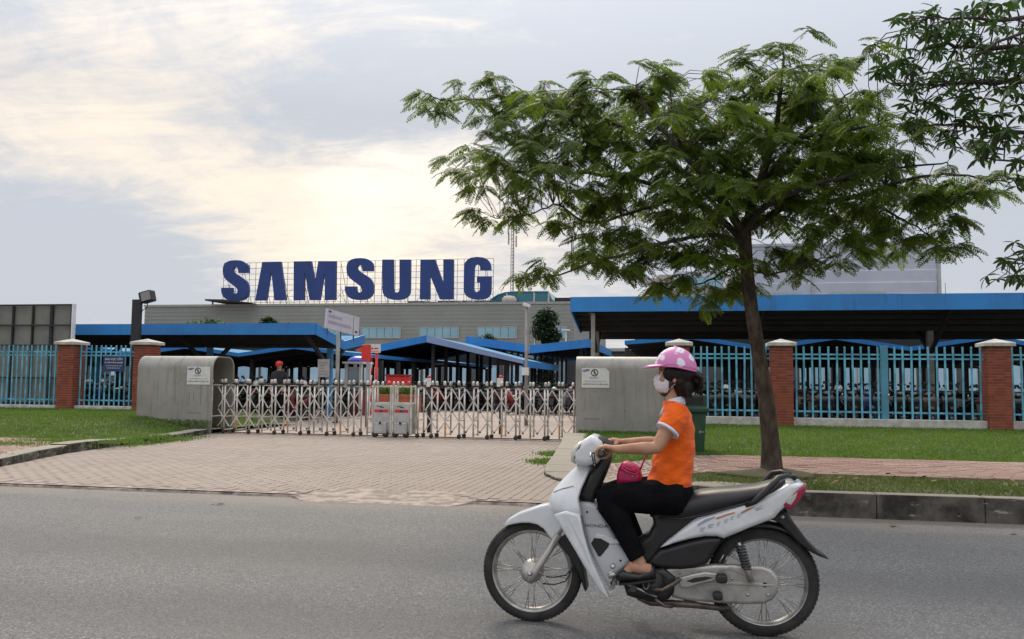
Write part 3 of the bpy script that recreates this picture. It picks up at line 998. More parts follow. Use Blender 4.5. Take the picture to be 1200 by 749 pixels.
STEELD = Mt('dark_steel', (.022, .022, .023), .7, .0, var=.2, scale=2)
COLD = Mt('dark_column', (.045, .045, .048), .6)
COLM = Mt('painted_column', (.26, .25, .235), .6, var=.2, scale=2)
BLUEC = Mt('blue_column', (.05, .22, .42), .5)
TUBEW = Mt('tube_light_white', (.6, .6, .58), .5)


GUT = .24


def v_canopy(x0, x1, yf, yv, yb, zf, zv, zb_, ff, fb, label, cols, ends, colmat=COLM, z_floor=0.0, shade_z=None):
    """butterfly canopy: front edge yf, valley yv, rear edge yb (top heights zf, zv, zb_); ff / fb fascia depths"""
    t = thing('parking_canopy', ((x0 + x1) / 2, yv, z_floor), label, 'canopy', 'blue roofed motorbike shelters')
    i = .03
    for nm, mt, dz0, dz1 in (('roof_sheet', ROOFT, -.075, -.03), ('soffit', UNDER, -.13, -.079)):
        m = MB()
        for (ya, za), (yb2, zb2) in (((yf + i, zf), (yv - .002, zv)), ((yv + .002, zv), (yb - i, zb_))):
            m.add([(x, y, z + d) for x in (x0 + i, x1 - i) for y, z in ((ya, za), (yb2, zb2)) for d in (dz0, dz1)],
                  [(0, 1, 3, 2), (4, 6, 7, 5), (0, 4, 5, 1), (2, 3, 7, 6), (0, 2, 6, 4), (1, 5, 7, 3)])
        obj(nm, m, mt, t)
    # front and rear fascias in lengths with open joints
    for y, z, f in ((yf, zf, ff), (yb, zb_, fb)):
        n = max(1, round((x1 - x0) / 3.1)); xs = [x0 + (x1 - x0) * k / n for k in range(n + 1)]
        for a, b_ in zip(xs, xs[1:]):
            m = MB(); m.box(a + .002, b_ - .002, y - .02, y + .02, z - f, z + random.uniform(-.006, .006))
            obj('fascia', m, FASC, t)
    for x in ends:
        m = MB()
        for (ya, za, fa), (yb2, zb2, fb2) in (((yf + .021, zf, ff), (yv, zv, .30)), ((yv, zv, .30), (yb - .021, zb_, fb))):
            m.add([(xx, y, z) for xx in (x - .02, x + .02) for y, z in ((ya, za - fa), (ya, za), (yb2, zb2), (yb2, zb2 - fb2))],
                  [(0, 1, 2, 3), (7, 6, 5, 4), (0, 4, 5, 1), (1, 5, 6, 2), (2, 6, 7, 3), (3, 7, 4, 0)])
        obj('end_fascia', m, FASC, t)
    # purlins along x, rafters and branching columns under the valley
    for f_ in (.14, .34, .54, .74, .93):
        m = MB()
        for (ya, za), (yb2, zb2) in (((yf, zf), (yv, zv)), ((yb, zb_), (yv, zv))):
            y, z = ya + (yb2 - ya) * f_, za + (zb2 - za) * f_ - .19
            m.box(x0 + .06, x1 - .06, y - .03, y + .03, z - .06, z + .058)
        obj('purlin', m, STEELD, t)
    obj('gutter', MB().box(x0 + .05, x1 - .05, yv - .11, yv + .11, zv - GUT, zv - .14), STEELD, t)
    if shade_z: obj('shade_strip', MB().box(x0 + .1, x1 - .1, yb - .40, yb - .25, *shade_z), STEELD, t)  # added dark strip that imitates the shade under the rear slope
    for c in cols:
        obj('column', MB().box(c - .09, c + .09, yv - .09, yv + .09, z_floor, zv - GUT - .002), colmat, t, bevel=.01)
        m = MB()
        for ye, ze in ((yf + .3, zf - .30), (yb - .3, zb_ - .30)):
            m.bar((c, yv + (.092 if ye > yv else -.092), zv - .9), (c, ye, ze), .08, .14)
        obj('bracket', m, STEELD, t)
    return t


random.seed(31)
zf1, D1 = 3.16, 25.7
L1x0, L1x1 = P(-330, 380, D1).x, P(370, 380, D1).x
v_canopy(L1x0, L1x1, D1, 28.1, 30.1, zf1, 2.70, 3.03, .37, .37, 'long blue edged canopy over the left parking rows, with its end dipping to a V', [L1x1 - .5 - 4.6 * k for k in range(4)], [L1x1, L1x0], BLUEC)
R1x0 = P(669, 350, 26.0).x
v_canopy(R1x0, 19, 26.0, 28.6, 31.0, 3.965, 3.30, 3.85, .46, .42, 'large blue edged canopy behind the right fence and tree', [R1x0 + .55 + 5.2 * k for k in range(5)], [R1x0], shade_z=(2.90, 3.42))
m = MB()
t = thing('service_column', (P(695, 420, 26.3).x, 26.3, 0), 'grey steel post under the left end of the right canopy', 'post')
obj('shaft', m.box(t.location.x - .06, t.location.x + .06, 26.24, 26.36, 0, 3.48), COLM, t)
obj('foot_plate', MB().box(t.location.x - .14, t.location.x + .14, 26.16, 26.44, .0, .02), STEELD, t)

def fold_canopy(prof, y0, y1, ft, label, cols, pale=(), shade_top=None):
    """folded roof running away from the road; prof = [(x, z)] of its near end"""
    t = thing('folded_canopy', ((prof[0][0] + prof[-1][0]) / 2, y0, 0), label, 'canopy', 'blue roofed motorbike shelters')
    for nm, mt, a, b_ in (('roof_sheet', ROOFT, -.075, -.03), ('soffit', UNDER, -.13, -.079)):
        m = MB()
        for (xa, za), (xb, zb_) in zip(prof, prof[1:]):
            m.add([(x, y, z + d) for y in (y0 + .03, y1 - .03) for x, z in ((xa, za), (xb, zb_)) for d in (a, b_)],
                  [(0, 1, 3, 2), (4, 6, 7, 5), (0, 4, 5, 1), (2, 3, 7, 6), (0, 2, 6, 4), (1, 5, 7, 3)])
        obj(nm, m, mt, t)
    for i, ((xa, za), (xb, zb_)) in enumerate(zip(prof, prof[1:])):
        for y in (y0, y1):
            m = MB()
            m.add([(x, yy, z) for yy in (y - .02, y + .02) for x, z in ((xa, za - ft), (xa, za), (xb, zb_), (xb, zb_ - ft * (.55 if i in pale else 1)))],
                  [(0, 1, 2, 3), (7, 6, 5, 4), (0, 4, 5, 1), (1, 5, 6, 2), (2, 6, 7, 3), (3, 7, 4, 0)])
            obj('end_fascia', m, PALEF if i in pale else FASC, t)
    for (x, z) in prof[::len(prof) - 1]:
        obj('side_fascia', MB().box(x - .02, x + .02, y0 + .021, y1 - .021, z - ft, z), FASC, t)
    if shade_top: obj('shade_sheet', MB().box(prof[0][0] - 1, prof[-1][0] + 1, y1 + .1, y1 + .2, 2.55, shade_top), UNDER, t)  # added dark sheet, stands in for the deep shade behind the folds
    for y in np.arange(y0 + 1.2, y1 - .5, 2.4):
        for (x, z) in cols:
            obj('column', MB().box(x - .08, x + .08, y - .08, y + .08, 0, z - .14), COLD, t)
        m = MB()
        for (xa, za), (xb, zb_) in zip(prof, prof[1:]): m.bar((xa + .05, y, za - .24), (xb - .05, y, zb_ - .24), .07, .16)
        obj('rafter', m, STEELD, t)
    return t


PALEF = Mt('pale_blue_fascia', (.22, .30, .50), .4, var=.08, scale=1)
fold_canopy([(-15.6, 2.88), (-12.0, 3.57), (-7.2, 2.39)], 40, 52, .34, 'blue gable-ended canopy with a peaked end behind the gate', [(-15.2, 2.9), (-12.0, 3.5), (-8.2, 2.6)], (1,))
fold_canopy([(-12.3, 4.03), (-8.32, 3.5), (-5.0, 3.85)], 49, 66, .48, 'blue V-ended canopy dipping behind the camera pole', [(-8.32, 3.3), (-11.6, 3.7), (-5.6, 3.6)])
rx0 = R1x0 + 1.2
rp = [(rx0, 3.0)] + [(rx0 + 2.6 * (k + 1), 3.2 if k % 2 == 0 else 2.78) for k in range(8)]
fold_canopy(rp, 33.6, 62, .16, 'folded blue canopy deep in the shade behind the right fence', [(x, z - .1) for x, z in rp[::2]], shade_top=5.1)
lx1 = P(412, 405, 33).x
lq = [(lx1, 2.48)] + [(lx1 - 2.5 * (k + 1), 2.78 if k % 2 == 0 else 2.44) for k in range(12)]
fold_canopy(lq[::-1], 33.0, 60, .16, 'folded blue canopy deep in the shade behind the left parking rows', [(x, z - .1) for x, z in lq[::2]], shade_top=4.0)
# tube lights hung under the left canopy and the gable canopy
for px, py, D, L, lb in ((323, 406.5, 31.9, 1.3, 'long pale tube light under the left canopy'), (516, 427, 44, .75, 'short pale tube light under the gable canopy')):
    c = P(px, py, D); t = thing('tube_light', (c.x, D, c.z), lb, 'light fitting')
    obj('batten', MB().box(c.x - L / 2, c.x + L / 2, D - .06, D + .06, c.z + .0, c.z + .05), TUBEW, t)
    m = MB(); m.tube([(c.x - L / 2 + .03, D, c.z - .02), (c.x + L / 2 - .03, D, c.z - .02)], .018, 8); obj('tube', m, WHITE, t)
    m = MB(); 
    for sx in (-.4, .4): m.box(c.x + sx * L - .01, c.x + sx * L + .01, D - .01, D + .01, c.z + .05, c.z + 1.0)
    obj('hanger', m, STEELD, t)

# tilted white board standing along the end of the left canopy
BOARD = Mt('pale_board', (.50, .49, .54), .5, var=.06)
VIO = Mt('faded_violet_print', (.33, .27, .40), .6)
pa, pb, pc, pd = Vector((L1x1 + .03, 26.4, 3.70)), Vector((L1x1 + .03, 29.3, 3.62)), Vector((L1x1 + .03, 29.25, 2.93)), Vector((L1x1 + .03, 26.3, 3.05))
t = thing('banner_board', (L1x1 + .05, 27.8, 2.9), 'tilted pale board with faded print standing on the canopy corner', 'sign')
m = MB(); m.add([p + Vector((dx, 0, 0)) for dx in (0, .06) for p in (pa, pb, pc, pd)], [(0, 1, 2, 3), (7, 6, 5, 4), (0, 4, 5, 1), (1, 5, 6, 2), (2, 6, 7, 3), (3, 7, 4, 0)])
obj('panel', m, BOARD, t)


def onb(u, v): return pa.lerp(pb, u).lerp(pd.lerp(pc, u), v) + Vector((.064, 0, 0))


for (u0, u1, v0, v1, mt) in ((.04, .12, .07, .17, LOGOB), (.06, .44, .27, .42, VIO), (.05, .75, .58, .74, VIO), (.80, .82, .05, .97, GREYINK), (.87, .95, .76, .86, INK)):
    m = MB(); n = max(1, int((u1 - u0) / .045))
    for k in range(n):
        a, b_ = u0 + (u1 - u0) * k / n, u0 + (u1 - u0) * (k + (.72 if n > 1 else 1)) / n
        m.add([onb(a, v0), onb(b_, v0), onb(b_, v1), onb(a, v1)], [(0, 1, 2, 3)])
    obj('print', m, mt, t, recalc=False)
m = MB()
for u in (.1, .5, .9):
    p = onb(u, .97); m.bar(p + Vector((-.09, 0, .3)), p + Vector((-.09, 0, -.25)), .04)
obj('prop', m, STEELD, t)

# ------------------------------------------------------------------ factory
CLAD = Mt('grey_cladding', (.255, .275, .262), .55, .1, var=.06, scale=.25, detail=4)
CLADW = Mt('white_cladding', (.43, .45, .53), .5, .1, var=.05, scale=.3)
FRAMEW = Mt('window_frame', (.35, .36, .35), .5)
PANE = glassmat('sky_blue_pane', (.22, .42, .52))
PANEL_B = glassmat('pale_blue_glazing', (.36, .58, .74), .2)
TEALG = glassmat('teal_glazing', (.03, .17, .22), .08, .5)
FY = 100.0
FX0, FX1, FZ = P(170, 360, FY).x, P(673, 357, FY).x, 10.64
t = thing('factory', ((FX0 + FX1) / 2, FY + 20, 0), 'long low grey clad factory under the giant blue letters', 'building')


def clad_wall(name, x0, x1, y0, y1, z0, z1, pitch, mat, parent):
    """lapped horizontal sheeting on the near face and the two sides"""
    m = MB(); n = int((z1 - z0) / pitch); h = (z1 - z0) / n
    prof = []
    for i in range(n): prof += [(.0, z0 + i * h), (.07, z0 + i * h + h * .78), (.0, z0 + i * h + h * .86)]
    prof.append((0, z1))
    ring = [[(x0, y0 - o, z) for o, z in prof], [(x1, y0 - o, z) for o, z in prof], [(x1, y1, z) for o, z in prof], [(x0, y1, z) for o, z in prof]]
    m.loft(ring + [ring[0]], False, False, False)
    return obj(name, m, mat, parent)


clad_wall('cladding', FX0, FX1, FY, FY + 45, 3.6, FZ, .46, CLAD, t)
obj('parapet', MB().box(FX0 - .1, FX1 + .1, FY - .14, FY + 45, FZ, FZ + .28), Mt('parapet_flashing', (.30, .30, .29), .5), t)
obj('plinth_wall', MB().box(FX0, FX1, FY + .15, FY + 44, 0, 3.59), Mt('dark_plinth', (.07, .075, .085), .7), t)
wz0, wz1 = 6.65, 7.87
for px0 in (-60, 8, 76, 144, 212, 280, 356, 424, 492, 560, 628):
    a, b_ = P(px0, 390, FY).x, P(px0 + (36 if px0 > 600 else 45), 390, FY).x
    if a < FX0 + .5: continue
    fr = obj('window', MB().box(a - .1, b_ + .1, FY - .16, FY - .05, wz0 - .1, wz0).box(a - .1, b_ + .1, FY - .16, FY - .05, wz1, wz1 + .1).box(a - .1, a, FY - .16, FY - .05, wz0, wz1).box(b_, b_ + .1, FY - .16, FY - .05, wz0, wz1), FRAMEW, t)
    n = 5
    for k in range(n):
        x = a + (b_ - a) * k / n; x2 = a + (b_ - a) * (k + 1) / n
        obj('pane', MB().box(x + .03, x2 - .03, FY - .12, FY - .07, wz0, wz1), PANE, fr)
# ground-floor band of pale glazing seen through the parking rows
x = FX0 + 1
random.seed(8)
while x < FX1 - 2:
    wd = random.choice([1.5, 2.2, 3.0])
    fr = obj('window', MB().box(x - .08, x + wd + .08, FY + .02, FY + .13, 1.05, 1.15).box(x - .08, x + wd + .08, FY + .02, FY + .13, 3.2, 3.3).box(x - .08, x, FY + .02, FY + .13, 1.15, 3.2).box(x + wd, x + wd + .08, FY + .02, FY + .13, 1.15, 3.2), FRAMEW, t)
    obj('pane', MB().box(x, x + wd, FY + .06, FY + .12, 1.15, 3.2), PANEL_B, fr)
    x += wd + random.choice([.5, .9, 1.6])
# dark roof overhang at the left corner of the roof
xa, xb = P(240, 353, FY - 2).x, P(292, 357, FY - 2).x
o = MB(); o.prism([(xa, 11.42), (xa + 2.6, 11.36), (xb, 10.95), (xb, 10.93), (xa, 11.22)], FY - 2, FY + 9); obj('roof_overhang', o, STEELD, t)
obj('overhang_post', MB().box(xa + .1, xa + .25, FY - .5, FY - .35, 10.9, 11.22), STEELD, t)
# strip of grey plant along the roof behind the letters
o = MB(); random.seed(6)
for k in range(15):
    xx = P(478, 355, FY + 3).x + k * .78; o.box(xx, xx + .6, FY + 3, FY + 4, FZ + .29, FZ + .75 + random.uniform(-.08, .08))
obj('roof_vent', o, Mt('grey_duct', (.12, .14, .19), .5), t, kind='stuff')
obj('roof_block', MB().box(P(650, 350, FY + 4).x, FX1 + 2, FY + 4, FY + 20, FZ + .29, P(650, 349, FY + 4).z), STEELD, t)

# glazed roof canopy with a rounded shoulder
t = thing('roof_skylight', (P(610, 350, FY + 2).x, FY + 2, FZ + .285), 'teal glazed roof hood with a rounded shoulder beside the last letter', 'skylight')
sk = [P(x, y, FY + 2) for x, y in ((570, 357), (577, 350), (584, 345.5), (592, 343), (600, 342), (643, 342), (646, 349), (649, 357))]
obj('glazing', MB().prism([(p.x, max(p.z, FZ + .285)) for p in sk], FY + 2, FY + 14), TEALG, t)
for px in (594, 626, 643):
    x = P(px, 350, FY + 2).x; obj('mullion', MB().box(x - .1, x + .1, FY + 1.9, FY + 1.99, FZ + .285, P(px, 342.5, FY + 2).z), WHITEC, t)
for pr in ([P(x, y, FY + 2) for x, y in ((570, 357), (577, 350), (584, 345.5), (592, 343), (600, 342), (643, 342))],):
    m = MB(); m.tube([(p.x, FY + 1.93, p.z) for p in pr], .09, 6); obj('rim', m, BLUEC, t)
m = MB(); m.lathe([(0, 0), (.9, 0), (.9, .5), (.6, .8), (0, .9)], (P(597, 352, FY - .0 + 1.2).x, FY + 1.2, FZ + .285), (0, 0, 1), 14)
obj('vent_cowl', m, WHITEC, t)

# ------------------------------------------------------------------ roof letters
LET = Mt('letter_blue', (.010, .040, .185), .45, var=.1, scale=.4)
LETS = Mt('letter_side', (.03, .04, .20), .5)
SCAF = Mt('scaffold_grey', (.26, .26, .27), .5, .4)


def z1(pts): return [(250 + x / 7.059, 295 + y / 7.059) for x, y in pts]
def z2(pts): return [(400 + x / 6.316, 295 + y / 6.316) for x, y in pts]


S1 = [(290, 175), (290, 130), (284, 110), (270, 94), (250, 81), (225, 73), (190, 70), (150, 72), (122, 79), (100, 91), (85, 110), (78, 135), (77, 160), (80, 190), (88, 212), (104, 232), (130, 254), (165, 280), (190, 300), (199, 315), (200, 330), (194, 343), (180, 348), (167, 343), (159, 332), (157, 315), (157, 298),
      (65, 298), (64, 322), (68, 345), (77, 366), (94, 386), (118, 399), (150, 406), (190, 407), (230, 403), (255, 393), (275, 375), (287, 352), (291, 325), (290, 290), (283, 262), (270, 240), (250, 221), (222, 203), (192, 184), (172, 167), (163, 152), (164, 138), (172, 129), (183, 126), (195, 131), (202, 142), (204, 158), (205, 175)]
S2 = [(25 + (x - 64) * (237 - 25) / 227, 47 + (y - 70) * (357 - 47) / 337) for x, y in S1]
LT = [('s', z1(S1)),
      ('a', z1([(405, 85), (557, 82), (597, 400), (505, 402), (480, 180), (470, 180), (437, 402), (345, 403)])),
      ('m', z1([(665, 80), (808, 78), (838, 255), (868, 78), (1014, 78), (1010, 398), (920, 400), (922, 178), (915, 178), (880, 400), (795, 400), (758, 178), (752, 178), (750, 400), (663, 402)])),
      ('s', z2(S2)),
      ('u', z2([(303, 58), (385, 58), (385, 275), (387, 290), (394, 300), (405, 303), (418, 301), (426, 292), (430, 275), (430, 58), (512, 58), (510, 280), (507, 305), (497, 325), (478, 342), (450, 353), (410, 357), (370, 354), (340, 344), (318, 327), (306, 305), (303, 280)])),
      ('n', z2([(585, 58), (692, 58), (750, 225), (754, 225), (754, 58), (830, 58), (828, 352), (728, 352), (660, 185), (655, 185), (655, 352), (580, 352)])),
      ('g', z2([(1107, 138), (1028, 138), (1026, 112), (1018, 98), (1003, 93), (991, 100), (985, 118), (984, 140), (980, 275), (984, 290), (992, 298), (1003, 299), (1015, 294), (1023, 282), (1025, 262), (1025, 228), (1003, 228), (1003, 182), (1110, 182), (1108, 285), (1104, 310), (1092, 330), (1070, 345), (1040, 353), (1003, 355), (965, 350), (935, 336), (915, 315), (906, 288), (905, 250), (907, 140), (909, 105), (917, 78), (935, 57), (960, 44), (1005, 38), (1050, 43), (1080, 56), (1098, 78), (1106, 105)]))]
LY = 100.6
t = thing('roof_sign', (P(420, 355, LY).x, LY, FZ + .285), 'seven giant dark blue block letters on scaffolding along the factory roof', 'sign')
for nm, poly in LT:
    pp = [P(x, y, LY - .5) for x, y in poly]
    obj('letter', MB().prism([(p.x, p.z) for p in pp], LY - .5, LY - .05), LET, t)
lx0, lx1 = P(262, 330, LY).x, P(578, 330, LY).x
zt_, zb0 = P(420, 305.5, LY).z, FZ + .285
n = 40
vert_me = mesh_of('scaffold_pole', MB().tube([(0, 0, 0), (0, 0, zt_ - zb0)], .035, 5), SCAF)
hor_me = mesh_of('scaffold_rail', MB().tube([(0, 0, 0), (lx1 - lx0, 0, 0)], .03, 5), SCAF)
L0 = t.location
random.seed(12)
for k in range(n + 1):
    x = lx0 + (lx1 - lx0) * k / n + random.uniform(-.08, .08)
    put('scaffold_pole', vert_me, t, (x - L0.x, 0, 0), (0, random.uniform(-.008, .008), 0))
    if k % 3 == 0:
        m = MB(); m.tube([(x, LY, zt_ - .4), (x + .1, LY + 2.6, zb0)], .035, 5); m.tube([(x, LY, zb0 + 2.2), (x, LY + 2.0, zb0)], .03, 5); obj('scaffold_brace', m, SCAF, t)
    if k % 4 == 1:
        m = MB(); m.tube([(x, LY + .06, zb0 + .2), (x + 1.6, LY + .06, zb0 + 2.0)], .025, 5); m.tube([(x + 1.6, LY + .08, zb0 + .2), (x, LY + .08, zb0 + 2.0)], .025, 5); obj('scaffold_brace', m, SCAF, t)
for k in range(8):
    put('scaffold_rail', hor_me, t, (lx0 - L0.x, -.04, (zt_ - zb0) * (k + .35) / 7.4))

# ------------------------------------------------------------------ other buildings
WY = 80.0
WX0, WX1, WZ = P(866, 285, WY).x, P(1101, 285, WY).x, P(1000, 287, WY).z
t = thing('white_hall', ((WX0 + WX1) / 2, WY + 12, 0), 'tall pale clad hall rising behind the tree on the right', 'building')
clad_wall('cladding', WX0, WX1, WY, WY + 30, 0, WZ, 1.05, CLADW, t)
obj('roof_edge', MB().box(WX0 - .1, WX1 + .1, WY - .16, WY + 30, WZ, WZ + .22), FRAMEW, t)
x = P(952, 320, WY).x; obj('downpipe', MB().box(x - .07, x + .07, WY - .2, WY - .075, 0, WZ), FRAMEW, t)
x = P(1100, 320, WY).x; obj('corner_trim', MB().box(x - .12, x + .16, WY - .14, WY - .08, 0, WZ), FRAMEW, t)
for px0, px1 in ((972, 1038), (880, 940)):
    a, b_ = P(px0, 343, WY).x, P(px1, 343, WY).x
    f = obj('window', MB().box(a, b_, WY - .13, WY - .075, 8.0, P(1000, 343, WY).z), FRAMEW, t)
    for k in range(6): obj('pane', MB().box(a + (b_ - a) * k / 6 + .06, a + (b_ - a) * (k + 1) / 6 - .06, WY - .15, WY - .131, 8.1, P(1000, 344, WY).z), PANE, f)
lad = MB(); x = P(1103.5, 340, WY).x
for k in range(5): lad.box(x, x + .35, WY + .2, WY + .24, 6 + k * .8, 6.05 + k * .8)
lad.box(x - .0, x + .04, WY + .15, WY + .2, 6, 10.4); lad.box(x + .33, x + .37, WY + .15, WY + .2, 6, 10.4); lad.box(WX1, x, WY + .18, WY + .23, 9, 9.06)
obj('ladder', lad, SCAF, t)
m = MB(); xx = P(985, 280, WY + 5).x; m.tube([(xx, WY + 5, WZ - .5), (xx, WY + 5, WZ + 1.6)], .03, 5); obj('lightning_rod', m, SCAF, t)

t = thing('tower_block', (P(776, 330, 140).x, 140, 0), 'beige tower block far away under the left limbs of the tree', 'building')
TBG = Mt('beige_render', (.36, .31, .27), .8, var=.06)
for a, b_, zt2 in ((760, 771, 326), (771.5, 790, 322)):
    xa, xb = P(a, 330, 140).x, P(b_, 330, 140).x; zz = P(776, zt2, 140).z
    obj('wall', MB().box(xa, xb, 140, 150, 0, zz), TBG, t)
    for k in range(2 if b_ < 780 else 3):
        xx = xa + (xb - xa) * (k + .5) / (2 if b_ < 780 else 3)
        obj('window', MB().box(xx - .16, xx + .16, 139.9, 139.995, 3, zz - .7), Mt('tower_glass', (.12, .13, .14), .3) if k == 0 and b_ < 780 else bpy.data.materials['tower_glass'], t)
t = thing('glass_office', (P(800, 330, 150).x, 150, 0), 'pale bluish office block right of the beige tower, half behind leaves', 'building')
xa, xb = P(791, 330, 150).x, P(866, 330, 150).x; zz = P(800, 318, 150).z
obj('wall', MB().box(xa, xb, 150, 160, 0, zz), CLADW, t)
for r in range(5):
    obj('window', MB().box(xa + .4, xb - .4, 149.9, 149.995, 6 + r * 3.0, 7.8 + r * 3.0), PANE, t)

# low annex that closes the view through the right parking rows
t = thing('annex', (20, 74, 0), 'low pale annex glimpsed between the parked motorbikes on the right', 'building')
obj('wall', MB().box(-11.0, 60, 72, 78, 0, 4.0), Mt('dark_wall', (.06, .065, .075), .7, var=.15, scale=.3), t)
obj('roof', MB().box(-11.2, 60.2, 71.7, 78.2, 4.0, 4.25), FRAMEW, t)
random.seed(14); x = -10.4
while x < 58:
    wd = random.choice([1.2, 1.8, 2.4]); f = obj('window', MB().box(x, x + wd, 71.9, 71.995, .9, 3.1), FRAMEW, t)
    for k in range(2): obj('pane', MB().box(x + .06 + k * wd / 2, x + (k + 1) * wd / 2 - .06, 71.86, 71.898, 1.0, 3.0), PANEL_B, f)
    x += wd + random.choice([.6, 1.1, 1.9])

# ------------------------------------------------------------------ mast
MX, MY = P(600.3, 352, 103).x, 103.0
t = thing('lattice_mast', (MX, MY, FZ), 'thin dark lattice antenna mast on the factory roof', 'mast')
zt2 = P(601, 258, MY).z
m = MB(); wv = .20
for sx, sy in ((-1, -1), (1, -1), (0, 1)): m.tube([(MX + sx * wv, MY + sy * wv, FZ), (MX + sx * wv * .8, MY + sy * wv * .8, zt2)], .035, 5)
nn = 26
for k in range(nn):
    za, zb2 = FZ + (zt2 - FZ) * k / nn, FZ + (zt2 - FZ) * (k + 1) / nn
    for (ax, ay), (bx, by) in (((-1, -1), (1, -1)), ((1, -1), (0, 1)), ((0, 1), (-1, -1))):
        m.tube([(MX + ax * wv * .9, MY + ay * wv * .9, za), (MX + bx * wv * .9, MY + by * wv * .9, zb2)], .02, 4)
obj('mast_frame', m, Mt('mast_steel', (.10, .095, .09), .5, .3), t)
for sx, py in ((-.5, 268), (.5, 268), (0, 262), (-.45, 280), (.5, 283)):
    c = P(600, py, MY - .4); obj('antenna', MB().box(MX + sx - .09, MX + sx + .09, MY - .45, MY - .3, c.z - .7, c.z + .7), Mt('antenna_grey', (.35, .34, .33), .5) if 'antenna_grey' not in bpy.data.materials else bpy.data.materials['antenna_grey'], t)
    m = MB(); m.tube([(MX + sx, MY - .3, c.z), (MX, MY, c.z)], .03, 4); obj('antenna_arm', m, SCAF, t)
m = MB(); m.tube([(MX, MY, zt2 - .2), (MX, MY, P(600, 244, MY).z)], .02, 4); obj('lightning_rod', m, SCAF, t)

# ------------------------------------------------------------------ hoarding, floodlight, camera pole, signs behind the gate
HY = 24.6
HOARD = Mt('hoarding_back', (.20, .195, .175), .7, var=.12, scale=1.5)
t = thing('hoarding', (P(20, 400, HY).x, HY, 0), 'grey back of a framed hoarding behind the left fence', 'hoarding')
hx0, hx1 = P(-75, 380, HY).x, P(85, 380, HY).x; hz1 = P(86, 357.5, HY).z
xs = [hx0, P(-52, 380, HY).x, P(-28, 380, HY).x, P(-5, 380, HY).x, P(16.5, 380, HY).x, P(39.5, 380, HY).x, P(61.5, 380, HY).x, hx1]
zs = [.5, P(60, 443, HY).z, P(60, 405, HY).z, P(60, 381.5, HY).z, hz1]
for a, b_ in zip(xs, xs[1:]):
    for c, d in zip(zs, zs[1:]): obj('panel', MB().box(a + .01, b_ - .01, HY, HY + .03, c + .01, d - .01), HOARD, t)
for i, x in enumerate(xs): obj('upright', MB().box(x - (.05 if i == 6 else .025), x + (.05 if i == 6 else .025), HY - .08, HY - .002, .0, hz1 + .02), STEELD, t)
for z in zs: obj('crossbar', MB().box(hx0, hx1, HY - .122, HY - .082, z - .025, z + .025), STEELD, t)
obj('edge_trim', MB().box(hx1 + .028, hx1 + .075, HY - .1, HY + .05, .4, hz1 + .03), Mt('bright_edge', (.7, .7, .72), .4), t)

FY2 = 24.2
c0, c1 = P(156, 350, FY2), P(166, 350, FY2)
t = thing('floodlight_pole', ((c0.x + c1.x) / 2, FY2, 0), 'square black pole carrying a tilted floodlight behind the left piers', 'floodlight')
obj('pole', MB().box(c0.x, c1.x, FY2 - .05, FY2 + .07, 0, c0.z - .03), Mt('black_paint', (.016, .016, .018), .5), t, bevel=.01)
lc = P(173, 347.5, FY2)
R_ = Matrix.Translation(lc) @ Matrix.Rotation(rad(-14), 4, 'Y')
m = MB().box(-.22, .20, -.16, .16, -.19, .17); m.xform(R_); obj('lamp_housing', m, bpy.data.materials['black_paint'], t, bevel=.04)
m = MB().box(-.12, .19, -.175, -.162, -.15, .12); m.xform(R_); obj('lamp_glass', m, glassmat('lamp_glass', (.25, .25, .24)), t)
m = MB(); m.bar((c1.x - .04, FY2, c0.z - .1), (lc.x - .1, FY2, lc.z - .05), .07); m.tube([(lc.x + .02, FY2, lc.z - .18), (lc.x - .0, FY2 - .02, lc.z - .36), (lc.x - .12, FY2 - .02, lc.z - .42), (c1.x, FY2, c0.z - .45)], .014, 6); obj('arm', m, bpy.data.materials['black_paint'], t)

cy = 26.0
c0 = P(617, 362, cy)
t = thing('camera_pole', (c0.x, cy, 0), 'slim grey pole with a white security camera behind the right gate half', 'camera pole')
m = MB(); m.tube([(c0.x + .02, cy, 0), (c0.x + .01, cy, 1.7), (c0.x, cy, c0.z + .05)], [.06, .055, .045], 12); obj('pole', m, COLM, t)
obj('junction_box', MB().box(c0.x - .11, c0.x + .11, cy - .13, cy - .062, P(617, 440, cy).z, P(617, 431, cy).z), SIGNW, t, bevel=.01)
m = MB(); m.box(-.11, .13, -.06, .06, -.05, .05); m.xform(Matrix.Translation((c0.x + .0, cy - .02, c0.z + .11)) @ Matrix.Rotation(rad(20), 4, 'Y')); obj('camera', m, SIGNW, t, bevel=.02)
m = MB(); m.bar((c0.x + .09, cy, c0.z - .05), (c0.x + .09, cy, c0.z - 1.4), .03); obj('conduit', m, COLM, t)

RED = Mt('red_paint', (.55, .025, .02), .45, var=.15, scale=3)
YY = 23.6
a, b_ = P(421, 404, YY), P(434.5, 423, YY)
t = thing('red_sign', ((a.x + b_.x) / 2, YY, 0), 'plain red board with a pointed flag on a grey post behind the gate', 'sign')
px_ = P(430, 440, YY).x
obj('board', MB().box(P(424, 410, YY).x, b_.x, YY - .03, YY, b_.z, a.z), RED, t, bevel=.006)
f1 = [P(x, y, YY) for x, y in ((423.8, 407), (423.8, 413), (416, 410))]
obj('pointer', MB().prism([(p.x, p.z) for p in f1], YY - .025, YY - .005), Mt('orange_red', (.62, .09, .02), .5), t)
m = MB(); m.tube([(px_, YY + .05, 0), (px_, YY + .05, a.z - .05)], .05, 10); obj('post', m, COLM, t)
a, b_ = P(433.5, 403.5, YY + .6), P(446, 413.5, YY + .6)
t = thing('sign_post', ((a.x + b_.x) / 2, YY + .6, 0), 'small white panel with red marks on a bright red post behind the gate', 'sign')
obj('panel', MB().box(a.x, b_.x, YY + .57, YY + .6, b_.z, a.z), SIGNW, t)
